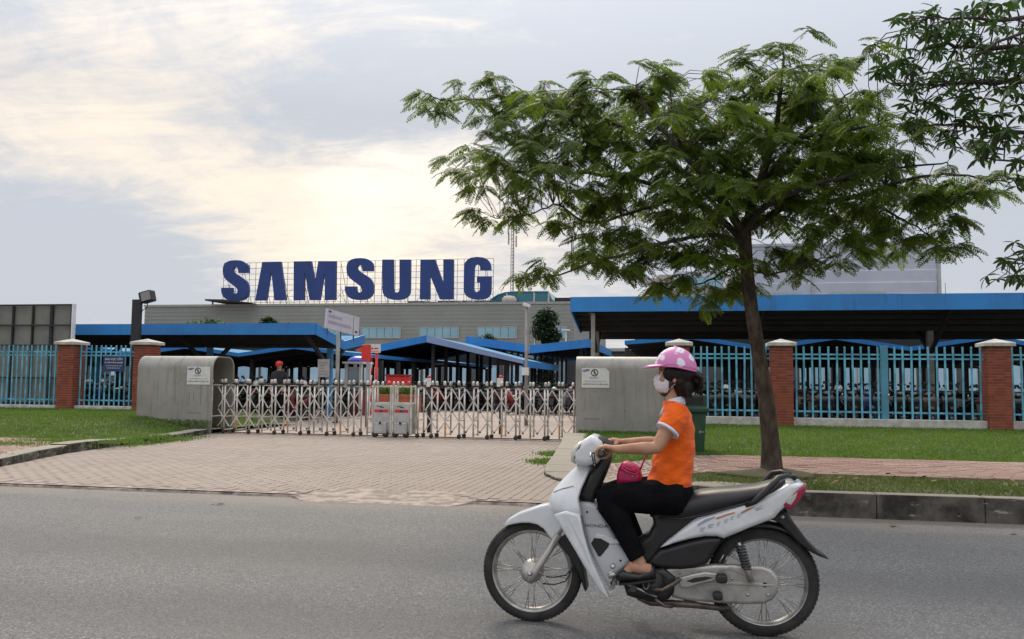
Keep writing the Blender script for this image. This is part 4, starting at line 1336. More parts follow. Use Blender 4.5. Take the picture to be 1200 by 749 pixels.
cx = (a.x + b_.x) / 2; cz = (a.z + b_.z) / 2
m = MB(); m.lathe([(0, 0), (.035, 0), (.035, .002), (0, .002)], (a.x + .09, YY + .567, cz), (0, 1, 0), 12); obj('print', m, REDP, t)
obj('print', MB().box(cx - .02, cx + .11, YY + .567, YY + .5695, cz - .02, cz + .02).box(cx - .13, cx + .13, YY + .567, YY + .5695, cz - .09, cz - .075), REDP, t)
x = P(441, 430, YY + .65).x; m = MB(); m.tube([(x, YY + .66, 0), (x, YY + .66, b_.z + .1)], .045, 10); obj('post', m, RED, t)
m = MB(); x = P(434.3, 450, YY + .65).x
t2 = thing('striped_rod', (x, YY + .7, 0), 'thin red and white striped rod beside the red sign post', 'barrier pole')
for k in range(10):
    m = MB(); m.tube([(x, YY + .7, .1 + k * .2), (x, YY + .7, .3 + k * .2)], .022, 8); obj('band', m, RED if k % 2 else SIGNW, t2)
# guard kiosk
KY = 31.0
a, b_ = P(404.5, 424, KY), P(424, 460, KY)
t = thing('guard_kiosk', ((a.x + b_.x) / 2, KY + .5, 0), 'little guard kiosk with a blue domed roof behind the gate', 'kiosk')
for x in (a.x + .06, b_.x - .06):
    for y in (KY, KY + .9): obj('post', MB().box(x - .05, x + .05, y - .05, y + .05, 0, 1.98), SIGNW, t)
obj('lower_wall', MB().box(a.x + .12, b_.x - .12, KY - .02, KY + .92, 0, .95), Mt('dull_red', (.16, .02, .02), .6), t)
obj('pane', MB().box(a.x + .12, b_.x - .12, KY + .02, KY + .04, .96, 1.85), glassmat('kiosk_glass', (.2, .28, .36)), t)
obj('eave', MB().box(a.x - .06, b_.x + .06, KY - .15, KY + 1.05, 1.98, 2.05), SIGNW, t)
m = MB(); m.lathe([(.42, 0), (.40, .07), (.30, .16), (.14, .22), (0, .235)], ((a.x + b_.x) / 2, KY + .45, 2.055), (0, 0, 1), 20); obj('dome', m, Mt('dome_blue', (.02, .06, .42), .3), t)
# red barrier body with two lamps
a, b_ = P(452, 440.5, 27.5), P(475, 480, 27.5)
t = thing('barrier_machine', ((a.x + b_.x) / 2, 27.7, 0), 'wide red barrier cabinet standing behind the motor cabinets', 'barrier')
obj('cabinet', MB().box(a.x, b_.x, 27.5, 28.1, a.z - .42, a.z), RED, t, bevel=.03)
obj('base', MB().box(a.x + .06, b_.x - .06, 27.56, 28.04, 0, a.z - .421), STEELD, t)
obj('lid', MB().box(a.x - .03, b_.x + .03, 27.46, 28.14, a.z + .002, a.z + .05), Mt('dark_red', (.25, .015, .02), .5), t)
# notice board under the left canopy
a, b_ = P(373, 421, 25.0), P(386, 442, 25.0)
t = thing('grey_notice', ((a.x + b_.x) / 2, 25, 0), 'pale grey notice panel on two legs near the canopy corner', 'sign')
obj('panel', MB().box(a.x, b_.x, 24.97, 25.0, b_.z, a.z), Mt('notice_grey', (.33, .30, .29), .6), t)
for x in (a.x + .04, b_.x - .04): obj('leg', MB().box(x - .02, x + .02, 25.002, 25.04, 0, a.z - .02), COLM, t)
for k in range(5): obj('print', MB().box(a.x + .05, b_.x - .05 - (k % 3) * .05, 24.966, 24.9695, a.z - .12 - k * .09, a.z - .09 - k * .09), GREYINK, t)
x = P(395.5, 430, 25.4).x
t = thing('corner_post', (x, 25.4, 0), 'pale round post under the corner of the left canopy', 'post')
m = MB(); m.tube([(x, 25.4, 0), (x, 25.4, 2.78)], .06, 10); obj('shaft', m, COLM, t)
obj('collar', MB().box(x - .09, x + .09, 25.31, 25.49, .0, .04), STEELD, t)
# red and white guard posts just inside the gate
for px, D, lb in ((502, 21.6, 'red capped white marker on a dark post, right of the motor cabinets'), (586, 21.6, 'red capped white marker on a dark post, near the camera pole')):
    c = P(px, 447, D); t = thing('marker_post', (c.x, D, 0), lb, 'marker', 'marker posts inside the gate')
    m = MB(); m.tube([(c.x + .03, D, 0), (c.x + .03, D, c.z + .05)], .05, 10); obj('post', m, BLACK, t)
    obj('panel', MB().box(c.x - .07, c.x + .09, D - .08, D - .052, c.z - .14, c.z + .08), SIGNW, t, bevel=.005)
    m = MB(); m.lathe([(.055, 0), (.05, .04), (.03, .065), (0, .07)], (c.x + .02, D, c.z + .085), (0, 0, 1), 14); obj('cap', m, RED, t)
# blue light columns of small lamp posts near the little tree
for px, lb in ((627, 'white lamp post left of the little dark tree'), (663, 'white lamp post right of the little dark tree')):
    c = P(px, 388, 70); t = thing('lamp_post', (c.x, 70, 0), lb, 'lamp post', 'lamp posts in front of the factory')
    m = MB(); m.tube([(c.x, 70, 0), (c.x, 70, c.z)], .06, 8); obj('post', m, SIGNW, t)
    obj('lamp_head', MB().box(c.x - .35, c.x + .35, 69.85, 70.15, c.z, c.z + .12), SIGNW, t, bevel=.03)

# green litter bin
GRN = Mt('bin_green', (.018, .075, .042), .4, var=.2, scale=4)
bx0, bx1, by = -.02, .46, 14.0
zg = zright(.2, 14.0)
zt3 = P(820, 462, by).z
t = thing('litter_bin', ((bx0 + bx1) / 2, by + .25, zg), 'dark green litter bin on the grass behind the rider', 'bin')
m = MB(); m.loft([[(bx0 + i, by + i, z), (bx1 - i, by + i, z), (bx1 - i, by + .5 - i, z), (bx0 + i, by + .5 - i, z)] for z, i in ((zg + .02, .05), (zt3 - .30, .015))], True, False); obj('body', m, GRN, t, bevel=.02)
m = MB(); m.loft([[(bx0 - i, by - i, z), (bx1 + i, by - i, z), (bx1 + i, by + .5 + i, z), (bx0 - i, by + .5 + i, z)] for z, i in ((zt3 - .299, .012), (zt3 - .27, .03), (zt3 - .23, .03), (zt3 - .2, .0), (zt3 - .03, -.005), (zt3, -.03))], True, False); obj('lid', m, GRN, t, bevel=.01)
obj('opening', MB().box(bx0 + .06, bx1 - .06, by - .006, by + .02, zt3 - .175, zt3 - .045), DARK, t, bevel=.006)
obj('emblem', MB().box(bx1 - .13, bx1 - .09, by + .024, by + .032, zg + .33, zg + .37).box(bx1 - .08, bx1 - .05, by + .024, by + .032, zg + .34, zg + .36), Mt('faded_print', (.25, .30, .27), .7), t)

# brick planter with a clipped hedge seen through the frames of the motor cabinets
PY = 23.0
a, b_ = P(437, 459, PY), P(484, 470, PY)
t = thing('planter', ((a.x + b_.x) / 2, PY + .4, 0), 'long brick-red planter with a clipped green hedge behind the motor cabinets', 'planter')
obj('trough', MB().box(a.x, b_.x, PY, PY + .8, .45, .95), Mt('terracotta', (.30, .085, .04), .8, var=.2, scale=5), t, bevel=.02)
obj('plinth', MB().box(a.x + .05, b_.x - .05, PY + .05, PY + .75, 0, .449), CONC, t)
m = MB(); rr_ = random.Random(4)
for _ in range(1500):
    p = Vector((rr_.uniform(a.x + .04, b_.x - .04), PY + rr_.uniform(.05, .75), .93 + .27 * rr_.random() ** .7)); M = Matrix.Translation(p) @ Matrix.Rotation(rr_.uniform(0, 6.28), 4, 'Z') @ Matrix.Rotation(rr_.uniform(-1.2, 1.2), 4, 'Y')
    m.add([M @ Vector(c) for c in ((0, 0, 0), (.03, .02, 0), (.07, 0, -.01), (.03, -.02, 0))], [(0, 1, 2, 3)])
obj('hedge', m, GRASS, t, recalc=False)

# dark low block, added to darken the bright gap left of the factory
xa, xb = P(-420, 400, 84).x, P(176, 400, 84).x
t = thing('dark_backdrop', ((xa + xb) / 2, 88, 0), 'low dark block added to darken the gap behind the left fence panels', 'building')
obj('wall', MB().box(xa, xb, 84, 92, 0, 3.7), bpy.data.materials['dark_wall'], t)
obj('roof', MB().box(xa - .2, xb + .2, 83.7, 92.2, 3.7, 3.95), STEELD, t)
random.seed(23); x = xa + 1
while x < xb - 3:
    wd = random.choice([1.0, 1.6, 2.2]); f = obj('window', MB().box(x, x + wd, 83.9, 83.995, 1.6, 3.0), FRAMEW, t)
    obj('pane', MB().box(x + .06, x + wd - .06, 83.86, 83.898, 1.7, 2.9), PANEL_B, f)
    x += wd + random.choice([1.6, 2.8, 4.0])
# ------------------------------------------------------------------ trees
BARK, b, bs = newmat('bark')
pos = b.n('ShaderNodeNewGeometry').outputs['Position']
c_ = b.mix(b.ramp(b.noise(b.vmath('MULTIPLY', pos, (1, 1, .35)), 14, 6, .65), .35, .7), (.055, .040, .030), (.120, .092, .070))
c_ = b.mix(b.ramp(b.noise(pos, 4, 5, .6), .55, .75, 0, .5), c_, (.15, .125, .10))
b.put(bs.inputs['Base Color'], c_); spec(bs, .95, 0, .15)
bump(b, bs, b.noise(b.vmath('MULTIPLY', pos, (1, 1, .3)), 26, 5, .7), .9, .03)
TWIG = Mt('twig_bark', (.055, .045, .035), .9, var=.2, scale=8)
FLAME = leafmat('feathery_leaf', (.125, .185, .018), (.022, .052, .008), .50, 1.1, .5)
BROAD = leafmat('broad_leaf', (.052, .104, .024), (.022, .052, .014), .30, 2.0, .38)
CONIF = leafmat('dark_needles', (.030, .060, .022), (.016, .036, .014), .15, 1.0, .7)
SHRUB = leafmat('shrub_leaf', (.055, .10, .025), (.03, .06, .018), .3, 1.0, .6)


def frond(L, pairs, seed):
    r = random.Random(seed); vs, fs = [], []

    def pt(t): return Vector((L * t, 0, .10 * L * t - .42 * L * t * t))
    for i in range(pairs):
        t = .14 + .86 * i / (pairs - 1); p = pt(t); d = (pt(min(1, t + .05)) - pt(t - .05)).normalized()
        ln = L * .27 * math.sin(PI * (.2 + .72 * t)) ** .8 * r.uniform(.85, 1.1)
        for sg in (-1, 1):
            dr = (Vector((0, sg, 0)) + d * r.uniform(.35, .6) + Vector((0, 0, r.uniform(-.5, -.12)))).normalized()
            wv = d.cross(dr).cross(dr).normalized() * (L * .038)
            m = p + dr * ln * .55 + Vector((0, 0, .006))
            o = len(vs); vs += [tuple(p), tuple(m + wv), tuple(p + dr * ln), tuple(m - wv)]; fs.append((o, o + 1, o + 2, o + 3))
    for a, c in ((0, .35), (.35, .7), (.7, 1)):
        p, q = pt(a), pt(c); o = len(vs); wv = Vector((0, .004, 0)); vs += [tuple(p + wv), tuple(q + wv * .6), tuple(q - wv * .6), tuple(p - wv)]; fs.append((o, o + 1, o + 2, o + 3))
    return vs, fs


def blade(L, Wd, seed):
    r = random.Random(seed); vs, fs = [], []
    c = r.uniform(.1, .3)
    for i, t in enumerate((0, .2, .5, .8, 1)):
        wv = Wd * (.12, .62, 1, .68, .02)[i] / 2; z = -c * L * t * t
        vs += [(L * t, -wv, z + wv * .35), (L * t, 0, z), (L * t, wv, z + wv * .35)]
    for i in range(4):
        k = i * 3; fs += [(k, k + 1, k + 4, k + 3), (k + 1, k + 2, k + 5, k + 4)]
    return vs, fs


def leaves_to(tree, name, shapes, places, mat, nfree=300, mass='foliage'):
    """places = [Matrix]; the nearest nfree become separate leaf parts, the others one mesh"""
    mes = []
    for vs, fs in shapes:
        m = MB(); m.add(vs, fs, True); mes.append(mesh_of(name, m, mat, recalc=False))
    eye = Vector((0, 0, EYE)); L0 = tree.location
    order = sorted(range(len(places)), key=lambda i: (places[i].translation - eye).length)
    for i in order[:nfree]:
        o = bpy.data.objects.new(name, mes[i % len(mes)]); COL.objects.link(o); o.parent = tree
        M = places[i].copy(); M.translation -= L0; o.matrix_local = M
    co, fc, base = [], [], 0
    S = [(np.array(v), f) for v, f in shapes]
    for i in order[nfree:]:
        v, f = S[i % len(S)]; M = np.array(places[i])
        co.append(v @ M[:3, :3].T + M[:3, 3] - np.array(L0)); fc += [[k + base for k in q] for q in f]; base += len(v)
    if co:
        me = bpy.data.meshes.new(mass); me.from_pydata(np.concatenate(co).tolist(), [], fc); me.materials.append(mat)
        me.polygons.foreach_set('use_smooth', [True] * len(fc))
        o = bpy.data.objects.new(mass, me); COL.objects.link(o); o.parent = tree; o['kind'] = 'stuff'


def limb(mb, pts, r0, r1, sub=5, wob=.03, rnd=random):
    """smooth tapering limb through the given points; returns the points along it"""
    pts = [Vector(p) for p in pts]; out = []
    n = len(pts)
    for i in range(n - 1):
        p0, p1, p2, p3 = pts[max(i - 1, 0)], pts[i], pts[i + 1], pts[min(i + 2, n - 1)]
        for k in range(sub):
            t = k / sub
            q = .5 * (2 * p1 + (p2 - p0) * t + (2 * p0 - 5 * p1 + 4 * p2 - p3) * t * t + (3 * p1 - p0 - 3 * p2 + p3) * t ** 3)
            out.append(q + Vector([rnd.uniform(-wob, wob) for _ in range(3)]) * (1 if i or k else 0))
    out.append(pts[-1])
    rr = [r0 + (r1 - r0) * (i / (len(out) - 1)) ** .8 for i in range(len(out))]
    mb.tube(out, rr, 8 if r0 > .03 else 5)
    return list(zip(out, rr))


# --- the feathery tree on the grass strip
TD = 10.9
rn = random.Random(42)
t = thing('flame_tree', (P(905, 555, TD).x, TD, .24), 'feathery leaved tree with a leaning slender trunk on the kerbside grass', 'tree')
T = lambda px, py, dd=0.: P(px, py, TD + dd)
tr = MB()
trunk_pts = [T(905, 562), T(903, 520), T(898, 470), T(890, 420), T(881, 365), T(875, 315), T(872, 268)]
lp = []
tw = [.145, .110, .096, .088, .082, .080, .084]
sm = []
for i, (p, r) in enumerate(zip(trunk_pts, tw)): sm.append(p)
tr.tube([trunk_pts[0] + Vector((0, 0, -.1))] + sm, [.17] + tw, 14)
obj('trunk', tr, BARK, t)
br = MB(); seg = []
for pts, r0, r1 in (
        ([T(872, 272), T(888, 220, .1), T(905, 165, .2), T(915, 110, .1), T(918, 62, 0)], .075, .012),
        ([T(872, 275), T(840, 225, -.2), T(800, 180, -.4), T(765, 140, -.5), T(745, 100, -.5)], .065, .010),
        ([T(842, 228, -.2), T(790, 195, .0), T(750, 160, .1), T(700, 138, .2), T(650, 122, .2), T(600, 114, .2), T(530, 118, .2), T(505, 112, .2)], .050, .006),
        ([T(872, 280), T(820, 240, .4), T(760, 215, .7), T(690, 203, .8), T(620, 200, .8), T(560, 200, .8)], .050, .007),
        ([T(800, 230, .4), T(740, 250, .2), T(690, 262, .1), T(655, 240, -.1), T(620, 252, -.1), T(580, 256, -.1)], .028, .005),
        ([T(872, 285), T(830, 275, -.3), T(780, 285, -.5), T(730, 298, -.5), T(690, 310, -.5), T(655, 322, -.5), T(618, 328, -.5)], .036, .006),
        ([T(873, 270), T(900, 240, -.4), T(950, 218, -.7), T(1000, 205, -.8), T(1060, 195, -.8), T(1110, 190, -.7)], .045, .008),
        ([T(873, 272), T(930, 240, .2), T(1000, 232, .3), T(1060, 212, .3), T(1120, 205, .2), T(1185, 214, .1)], .050, .007),
        ([T(1000, 228, .3), T(1045, 250, .2), T(1080, 270, .1), T(1112, 290, .1)], .022, .005),
        ([T(888, 220, .1), T(930, 170, .6), T(970, 130, .8), T(1000, 105, .8)], .045, .008),
        ([T(905, 165, .2), T(880, 120, .5), T(860, 95, .6), T(850, 85, .6)], .032, .007),
        ([T(874, 300), T(880, 315, -.3), T(905, 322, -.5), T(945, 308, -.6), T(985, 300, -.6)], .026, .005),
        ([T(873, 305), T(850, 318, .3), T(825, 332, .3), T(800, 335, .2)], .026, .005),
        ([T(800, 180, -.4), T(790, 140, -.9), T(785, 100, -1.1)], .03, .006),
        ([T(905, 165, .2), T(950, 160, -.5), T(1010, 150, -.9), T(1030, 145, -.9)], .034, .006)):
    seg += limb(br, pts, r0, r1, 5, .015, rn)
clusters = [(510, 108, 24), (498, 118, 14), (555, 92, 26), (590, 80, 28), (600, 112, 30), (640, 88, 34), (665, 92, 30), (692, 98, 26), (590, 138, 26), (570, 158, 20), (610, 165, 26), (625, 148, 32), (660, 138, 32), (700, 128, 32),
            (545, 200, 24), (560, 188, 26), (590, 195, 32), (622, 180, 34), (655, 188, 38), (690, 178, 42), (730, 158, 38), (560, 216, 22), (600, 228, 26), (565, 248, 20), (595, 243, 22), (640, 225, 28),
            (680, 222, 36), (720, 218, 42), (760, 198, 46), (755, 98, 30), (740, 88, 26), (778, 82, 30), (798, 118, 36), (790, 150, 42), (830, 158, 46), (846, 98, 30), (880, 72, 34), (912, 58, 30), (940, 80, 34), (968, 76, 30), (992, 98, 30), (920, 105, 42), (960, 128, 46), (1002, 138, 40), (872, 138, 46), (832, 198, 50), (880, 188, 50), (930, 178, 50), (980, 178, 46), (1020, 186, 36),
            (790, 238, 46), (840, 248, 46), (730, 268, 40), (690, 268, 30), (658, 262, 24), (672, 298, 22), (700, 308, 26), (750, 308, 30), (790, 288, 36), (830, 298, 42), (818, 330, 30), (850, 332, 30), (772, 335, 22), (728, 322, 16), (642, 322, 24), (615, 326, 18),
            (900, 238, 46), (950, 228, 46), (1000, 228, 40), (1040, 228, 34), (1080, 228, 38), (1118, 222, 34), (1152, 218, 26), (1172, 212, 16), (1050, 258, 34), (1090, 268, 30), (1112, 292, 20), (1020, 268, 24), (960, 278, 30), (920, 288, 30), (882, 318, 26), (940, 312, 20), (1000, 300, 18), (970, 305, 18), (835, 345, 20), (1060, 190, 34), (1100, 195, 26), (1035, 160, 28), (700, 70, 14), (1125, 255, 22)]
places = []
for cx, cy, cr in clusters:
    if cy < 105: cy += 17
    edge = min(1.0, math.hypot((cx - 860) / 340, (cy - 190) / 150))
    for tip in range(max(2, int(cr * cr / 105 * (1.18 - .36 * edge)))):
        a, rr_ = rn.uniform(0, 2 * PI), math.sqrt(rn.random()) * cr * .72
        dd = rn.gauss(0, 1) * (.25 + .95 * (1 - edge))
        near = min(seg, key=lambda q: (q[0] - T(cx, cy, 0)).length)
        p = T(cx + rr_ * math.cos(a), cy + .62 * rr_ * math.sin(a), 0) + Vector((0, (near[0].y - TD) * .7 + dd, 0))
        q, qr = min(seg, key=lambda q: (q[0] - p).length + rn.uniform(0, .1))
        mid = q.lerp(p, .5) + Vector((rn.uniform(-.06, .06), rn.uniform(-.06, .06), rn.uniform(-.02, .09)))
        if (p - q).length > .04: br.tube([q, mid, p], [min(qr * .5, .008), .0045, .003], 4)
        out = (p - q); az0 = math.atan2(out.y, out.x)
        for k in range(rn.randint(6, 9)):
            az = az0 + rn.gauss(0, 1.15)
            M = (Matrix.Translation(p + Vector((rn.uniform(-.03, .03), rn.uniform(-.03, .03), rn.uniform(-.03, .03)))) @ Matrix.Rotation(az, 4, 'Z')
                 @ Matrix.Rotation(rn.uniform(-.08, .5), 4, 'Y') @ Matrix.Rotation(rn.uniform(-.4, .4), 4, 'X') @ Matrix.Scale(rn.uniform(.75, 1.12), 4))
            places.append(M)
obj('branches', br, TWIG, t)
leaves_to(t, 'leaf', [frond(.30, 12, 1), frond(.28, 11, 2), frond(.33, 13, 3)], places, FLAME, 300)

# --- the broad-leaved tree reaching in from the right
RD = 9.3
rn = random.Random(77)
bx = 5.9
t = thing('broadleaf_tree', (bx, 10.0, .24), 'dark broad leaved tree reaching in from the right edge', 'tree')
T = lambda px, py, dd=0.: P(px, py, RD + dd)
tr = MB(); seg = []
base = [Vector((bx, 10.0, .1)), Vector((bx - .05, 10.0, 1.5)), Vector((bx - .1, 9.9, 3.0)), Vector((bx - .15, 9.8, 4.6)), Vector((bx - .1, 9.7, 6.2))]
seg0 = limb(tr, base, .17, .07, 6, .01, rn)
obj('trunk', tr, BARK, t)
br = MB()
for pts, r0, r1 in (([base[3], T(1250, 90), T(1180, 95), T(1110, 98, -.2), T(1050, 100, -.3)], .05, .008), ([base[3], T(1240, 60, .3), T(1160, 55, .4), T(1100, 50, .4), T(1060, 35, .4)], .05, .008),
                    ([base[4], T(1240, 10, -.2), T(1160, 22, -.4), T(1090, 20, -.4)], .04, .008), ([base[2], T(1250, 170, .2), T(1180, 155, .2), T(1120, 145, 0), T(1070, 150, 0)], .04, .006),
                    ([base[2], T(1260, 200, -.2), T(1200, 190, -.3), T(1150, 185, -.3)], .03, .006), ([base[1] + Vector((0, 0, .6)), T(1260, 300), T(1205, 300), T(1175, 312)], .03, .005),
                    ([base[3], T(1250, 45, -.6), T(1200, 40, -.8), T(1130, 70, -.8)], .04, .008)):
    seg += limb(br, pts, r0, r1, 5, .02, rn)
cl2 = [(1030, 62, 20), (1042, 85, 20), (1060, 40, 22), (1085, 22, 22), (1100, 40, 24), (1058, 92, 22), (1082, 72, 30), (1112, 48, 30), (1140, 22, 28), (1170, 14, 26), (1195, 40, 28), (1122, 90, 30), (1150, 68, 30), (1182, 82, 30), (1200, 112, 26), (1092, 118, 28), (1122, 138, 30), (1152, 118, 30), (1182, 150, 30), (1105, 165, 18), (1145, 178, 18), (1188, 182, 18), (1065, 135, 20), (1165, 165, 20), (1196, 215, 8),
       (1165, 318, 12), (1182, 312, 16), (1198, 292, 16), (1196, 328, 14), (1230, 60, 40), (1240, 130, 40), (1230, 10, 40), (1250, 200, 30), (1235, 310, 25)]
places = []
for cx, cy, cr in cl2:
    for tip in range(max(2, int(cr * cr / 62))):
        a, rr_ = rn.uniform(0, 2 * PI), math.sqrt(rn.random()) * cr * .85
        p = T(cx + rr_ * math.cos(a), cy + rr_ * math.sin(a), rn.gauss(0, .45))
        q, qr = min(seg, key=lambda q: (q[0] - p).length + rn.uniform(0, .15))
        mid = q.lerp(p, .5) + Vector((rn.uniform(-.05, .05), rn.uniform(-.05, .05), rn.uniform(-.05, .06)))
        if (p - q).length > .03: br.tube([q, mid, p], [min(qr * .6, .011), .006, .004], 4)
        a0 = rn.uniform(0, 6)
        tilt = Matrix.Rotation(rn.uniform(-.5, .5), 4, 'X') @ Matrix.Rotation(rn.uniform(-.5, .5), 4, 'Y')
        n = rn.randint(6, 9)
        for k in range(n):
            M = (Matrix.Translation(p) @ tilt @ Matrix.Rotation(a0 + 2 * PI * k / n + rn.uniform(-.25, .25), 4, 'Z') @ Matrix.Rotation(rn.uniform(-.25, .75), 4, 'Y')
                 @ Matrix.Rotation(rn.uniform(-.4, .4), 4, 'X') @ Matrix.Scale(rn.uniform(.7, 1.15), 4))
            places.append(M)
obj('branches', br, TWIG, t)
leaves_to(t, 'leaf', [blade(.135, .040, 1), blade(.155, .043, 2), blade(.115, .038, 3)], places, BROAD)


# --- small trees and shrubs in front of the factory
def tuft_tree(name, base, h, spec_, mat, label, seed, n, leaf=.22, stem=.08):
    rr_ = random.Random(seed); base = Vector(base)
    t_ = thing(name, base, label, 'tree')
    m = MB(); m.tube([base, base + Vector((.03, 0, h * .45)), base + Vector((0, 0, h * .92))], [stem, stem * .7, stem * .25], 7); obj('trunk', m, TWIG, t_)
    m = MB()
    for _ in range(n):
        bl = rr_.choice(spec_); v = Vector((rr_.gauss(0, 1), rr_.gauss(0, 1), rr_.gauss(0, 1))).normalized() * (rr_.random() ** .45)
        p = base + Vector((bl[0] + v.x * bl[2], v.y * bl[2], bl[1] + v.z * bl[3]))
        M = Matrix.Translation(p) @ Matrix.Rotation(rr_.uniform(0, 6.28), 4, 'Z') @ Matrix.Rotation(rr_.uniform(-1, 1), 4, 'Y')
        q = [M @ Vector(c) for c in ((0, 0, 0), (leaf * .5, leaf * .3, 0), (leaf, 0, -leaf * .15), (leaf * .5, -leaf * .3, 0))]
        m.add(q, [(0, 1, 2, 3)])
    obj('crown', m, mat, t_, recalc=False, kind=None)
    return t_


c = P(640, 400, 70); zt4 = P(640, 361, 70).z; xr = (P(656, 380, 70).x - P(624, 380, 70).x) / 2
tuft_tree('topiary_tree', (c.x, 70, 0), zt4, [(0, zt4 - .9, xr * .95, .85), (-.2, zt4 - 1.9, xr, .7), (.35, zt4 - 2.4, xr * .8, .6), (.1, zt4 - 3.6, xr * .7, .8), (0, zt4 - 4.6, xr * .6, .9), (.0, zt4 - 5.8, .9, 1.0)], CONIF, 'dark clipped tree in tiers standing before the factory', 5, 5200, .34, .12)
for px, py, D, ww, hh, lb, sd_ in ((248, 377, 44, 1.7, .7, 'wide low green shrub top showing above the left canopy edge', 1), (316, 374, 44, .55, .55, 'small rounded shrub top above the left canopy, right of the wide one', 2), (572, 394, 66, 1.0, .8, 'small pale green sapling behind the V-ended canopy', 3)):
    c = P(px, py, D)
    tuft_tree('small_tree', (c.x, D, 0), c.z + .2, [(-ww * .55, c.z - hh * .6, ww * .55, hh * .75), (ww * .4, c.z - hh * .7, ww * .65, hh * .7), (0, c.z - hh * .3, ww * .4, hh * .6), (0, c.z - hh * 1.8, ww * .7, hh)], SHRUB, lb, sd_, 1500, .2, .06)
# ------------------------------------------------------------------ parked motorbikes
CHROME = Mt('dull_chrome', (.25, .25, .26), .35, .8)
TYRE = Mt('tyre_rubber', (.022, .021, .020), .8, var=.25, scale=14)
SEATM = Mt('black_vinyl', (.018, .018, .019), .45)
ENG = Mt('engine_metal', (.045, .045, .045), .6, .3, var=.2, scale=12)
LENS = glassmat('lamp_lens', (.22, .22, .21), .2, .4)
PAINTS = [Mt('bike_paint_%s' % n, c, .28, 0, var=.06, coat=.3) for n, c in (('black', (.008, .008, .009)), ('red', (.22, .015, .018)), ('silver', (.22, .22, .23)), ('blue', (.02, .04, .12)), ('white', (.52, .52, .52)), ('brown', (.06, .03, .02)))]


def parked_parts():
    """one underbone bike, nose towards +x, wheels on z = 0, in local metres"""
    out = []

    def wheel(x):
        m = MB(); m.lathe([(.21, -.012), (.235, -.030), (.268, -.028), (.279, -.012), (.279, .012), (.268, .028), (.235, .030), (.21, .012), (.21, -.012)], (x, 0, .279), (0, 1, 0), 20, cap=False)
        m.lathe([(.0, -.035), (.05, -.035), (.055, .0), (.05, .035), (.0, .035)], (x, 0, .279), (0, 1, 0), 10, mi=1)
        for k in range(10):
            a = 2 * PI * k / 10; m.bar((x + .05 * math.cos(a), 0, .279 + .05 * math.sin(a)), (x + .215 * math.cos(a), 0, .279 + .215 * math.sin(a)), .007, mi=1)
        return m
    out.append(('wheel', wheel(.62), [TYRE, CHROME])); out.append(('wheel', wheel(-.61), [TYRE, CHROME]))
    m = MB(); m.pillow([(.50, .90), (.56, .88), (.60, .72), (.52, .52), (.40, .30), (.34, .32), (.42, .55), (.44, .75)], 0, .19, .04, 3)
    m.pillow([(-.80, .80), (-.82, .74), (-.45, .58), (-.05, .46), (.10, .48), (-.10, .62), (-.5, .74)], 0, .13, .04, 3)
    m.pillow([(.40, .50), (.42, .36), (.12, .36), (.0, .46), (.1, .52)], 0, .08, .02, 2)
    out.append(('body', m, 'paint'))
    m = MB(); m.pillow([(.37, .60), (.52, .645), (.68, .625), (.84, .50), (.80, .50), (.66, .575), (.52, .585), (.42, .53)], 0, .06, .02, 3); out.append(('fender', m, 'paint'))
    m = MB(); m.pillow([(.46, 1.02), (.54, 1.03), (.60, .95), (.57, .89), (.47, .91)], 0, .14, .05, 3); out.append(('headlight_cowl', m, 'paint'))
    m = MB(); m.sphere((.585, 0, .955), (.03, .07, .045), 10, 6); out.append(('headlight', m, [LENS]))
    m = MB(); m.pillow([(-.75, .86), (-.72, .79), (-.3, .70), (.08, .64), (.12, .69), (-.1, .77), (-.4, .78)], 0, .125, .04, 3); out.append(('seat', m, [SEATM]))
    m = MB(); m.tube([(.40, -.34, 1.00), (.44, -.22, 1.01), (.49, 0, .98), (.44, .22, 1.01), (.40, .34, 1.00)], .017, 6)
    for sy in (-1, 1):
        m.tube([(.44, sy * .22, 1.01), (.46, sy * .27, 1.15), (.45, sy * .31, 1.20)], .006, 5)
        m.sphere((.45, sy * .33, 1.22), (.015, .06, .04), 10, 6)
    out.append(('handlebar', m, [BLACK]))
    m = MB(); m.box(-.1, .28, -.10, .10, .22, .40); m.tube([(.1, -.13, .25), (-.3, -.14, .26), (-.85, -.15, .34)], [.02, .04, .045], 8); m.bar((-.1, .09, .3), (-.61, .09, .28), .05)
    for sy in (-.06, .06): m.bar((.52, sy, .62), (.62, sy, .28), .028)
    m.bar((.0, -.2, .2), (.0, .2, .2), .03); out.append(('engine', m, [ENG]))
    m = MB(); m.prism([(-.80, .74), (-.84, .82), (-.80, .82), (-.74, .76)], -.07, .07); f2 = MB(); f2.prism([(-.74, .70), (-.80, .70), (-.98, .42), (-.95, .42)], -.07, .07); out.append(('mudflap', f2, [BLACK])); out.append(('tail_lamp', m, [Mt('tail_red', (.35, .02, .02), .3)]))
    return out


pp = parked_parts()
SH = {n: [mesh_of(n, m, mt, bevel=0) if mt != 'paint' else None for nn, m, mt in pp if nn == n] for n in {x[0] for x in pp}}
PTM = {}
for pi, pm_ in enumerate(PAINTS):
    for n, m, mt in pp:
        if mt == 'paint': PTM[(n, pi)] = mesh_of(n, m, pm_)
WH = [me for n, me in (('wheel', q) for q in SH['wheel'])]


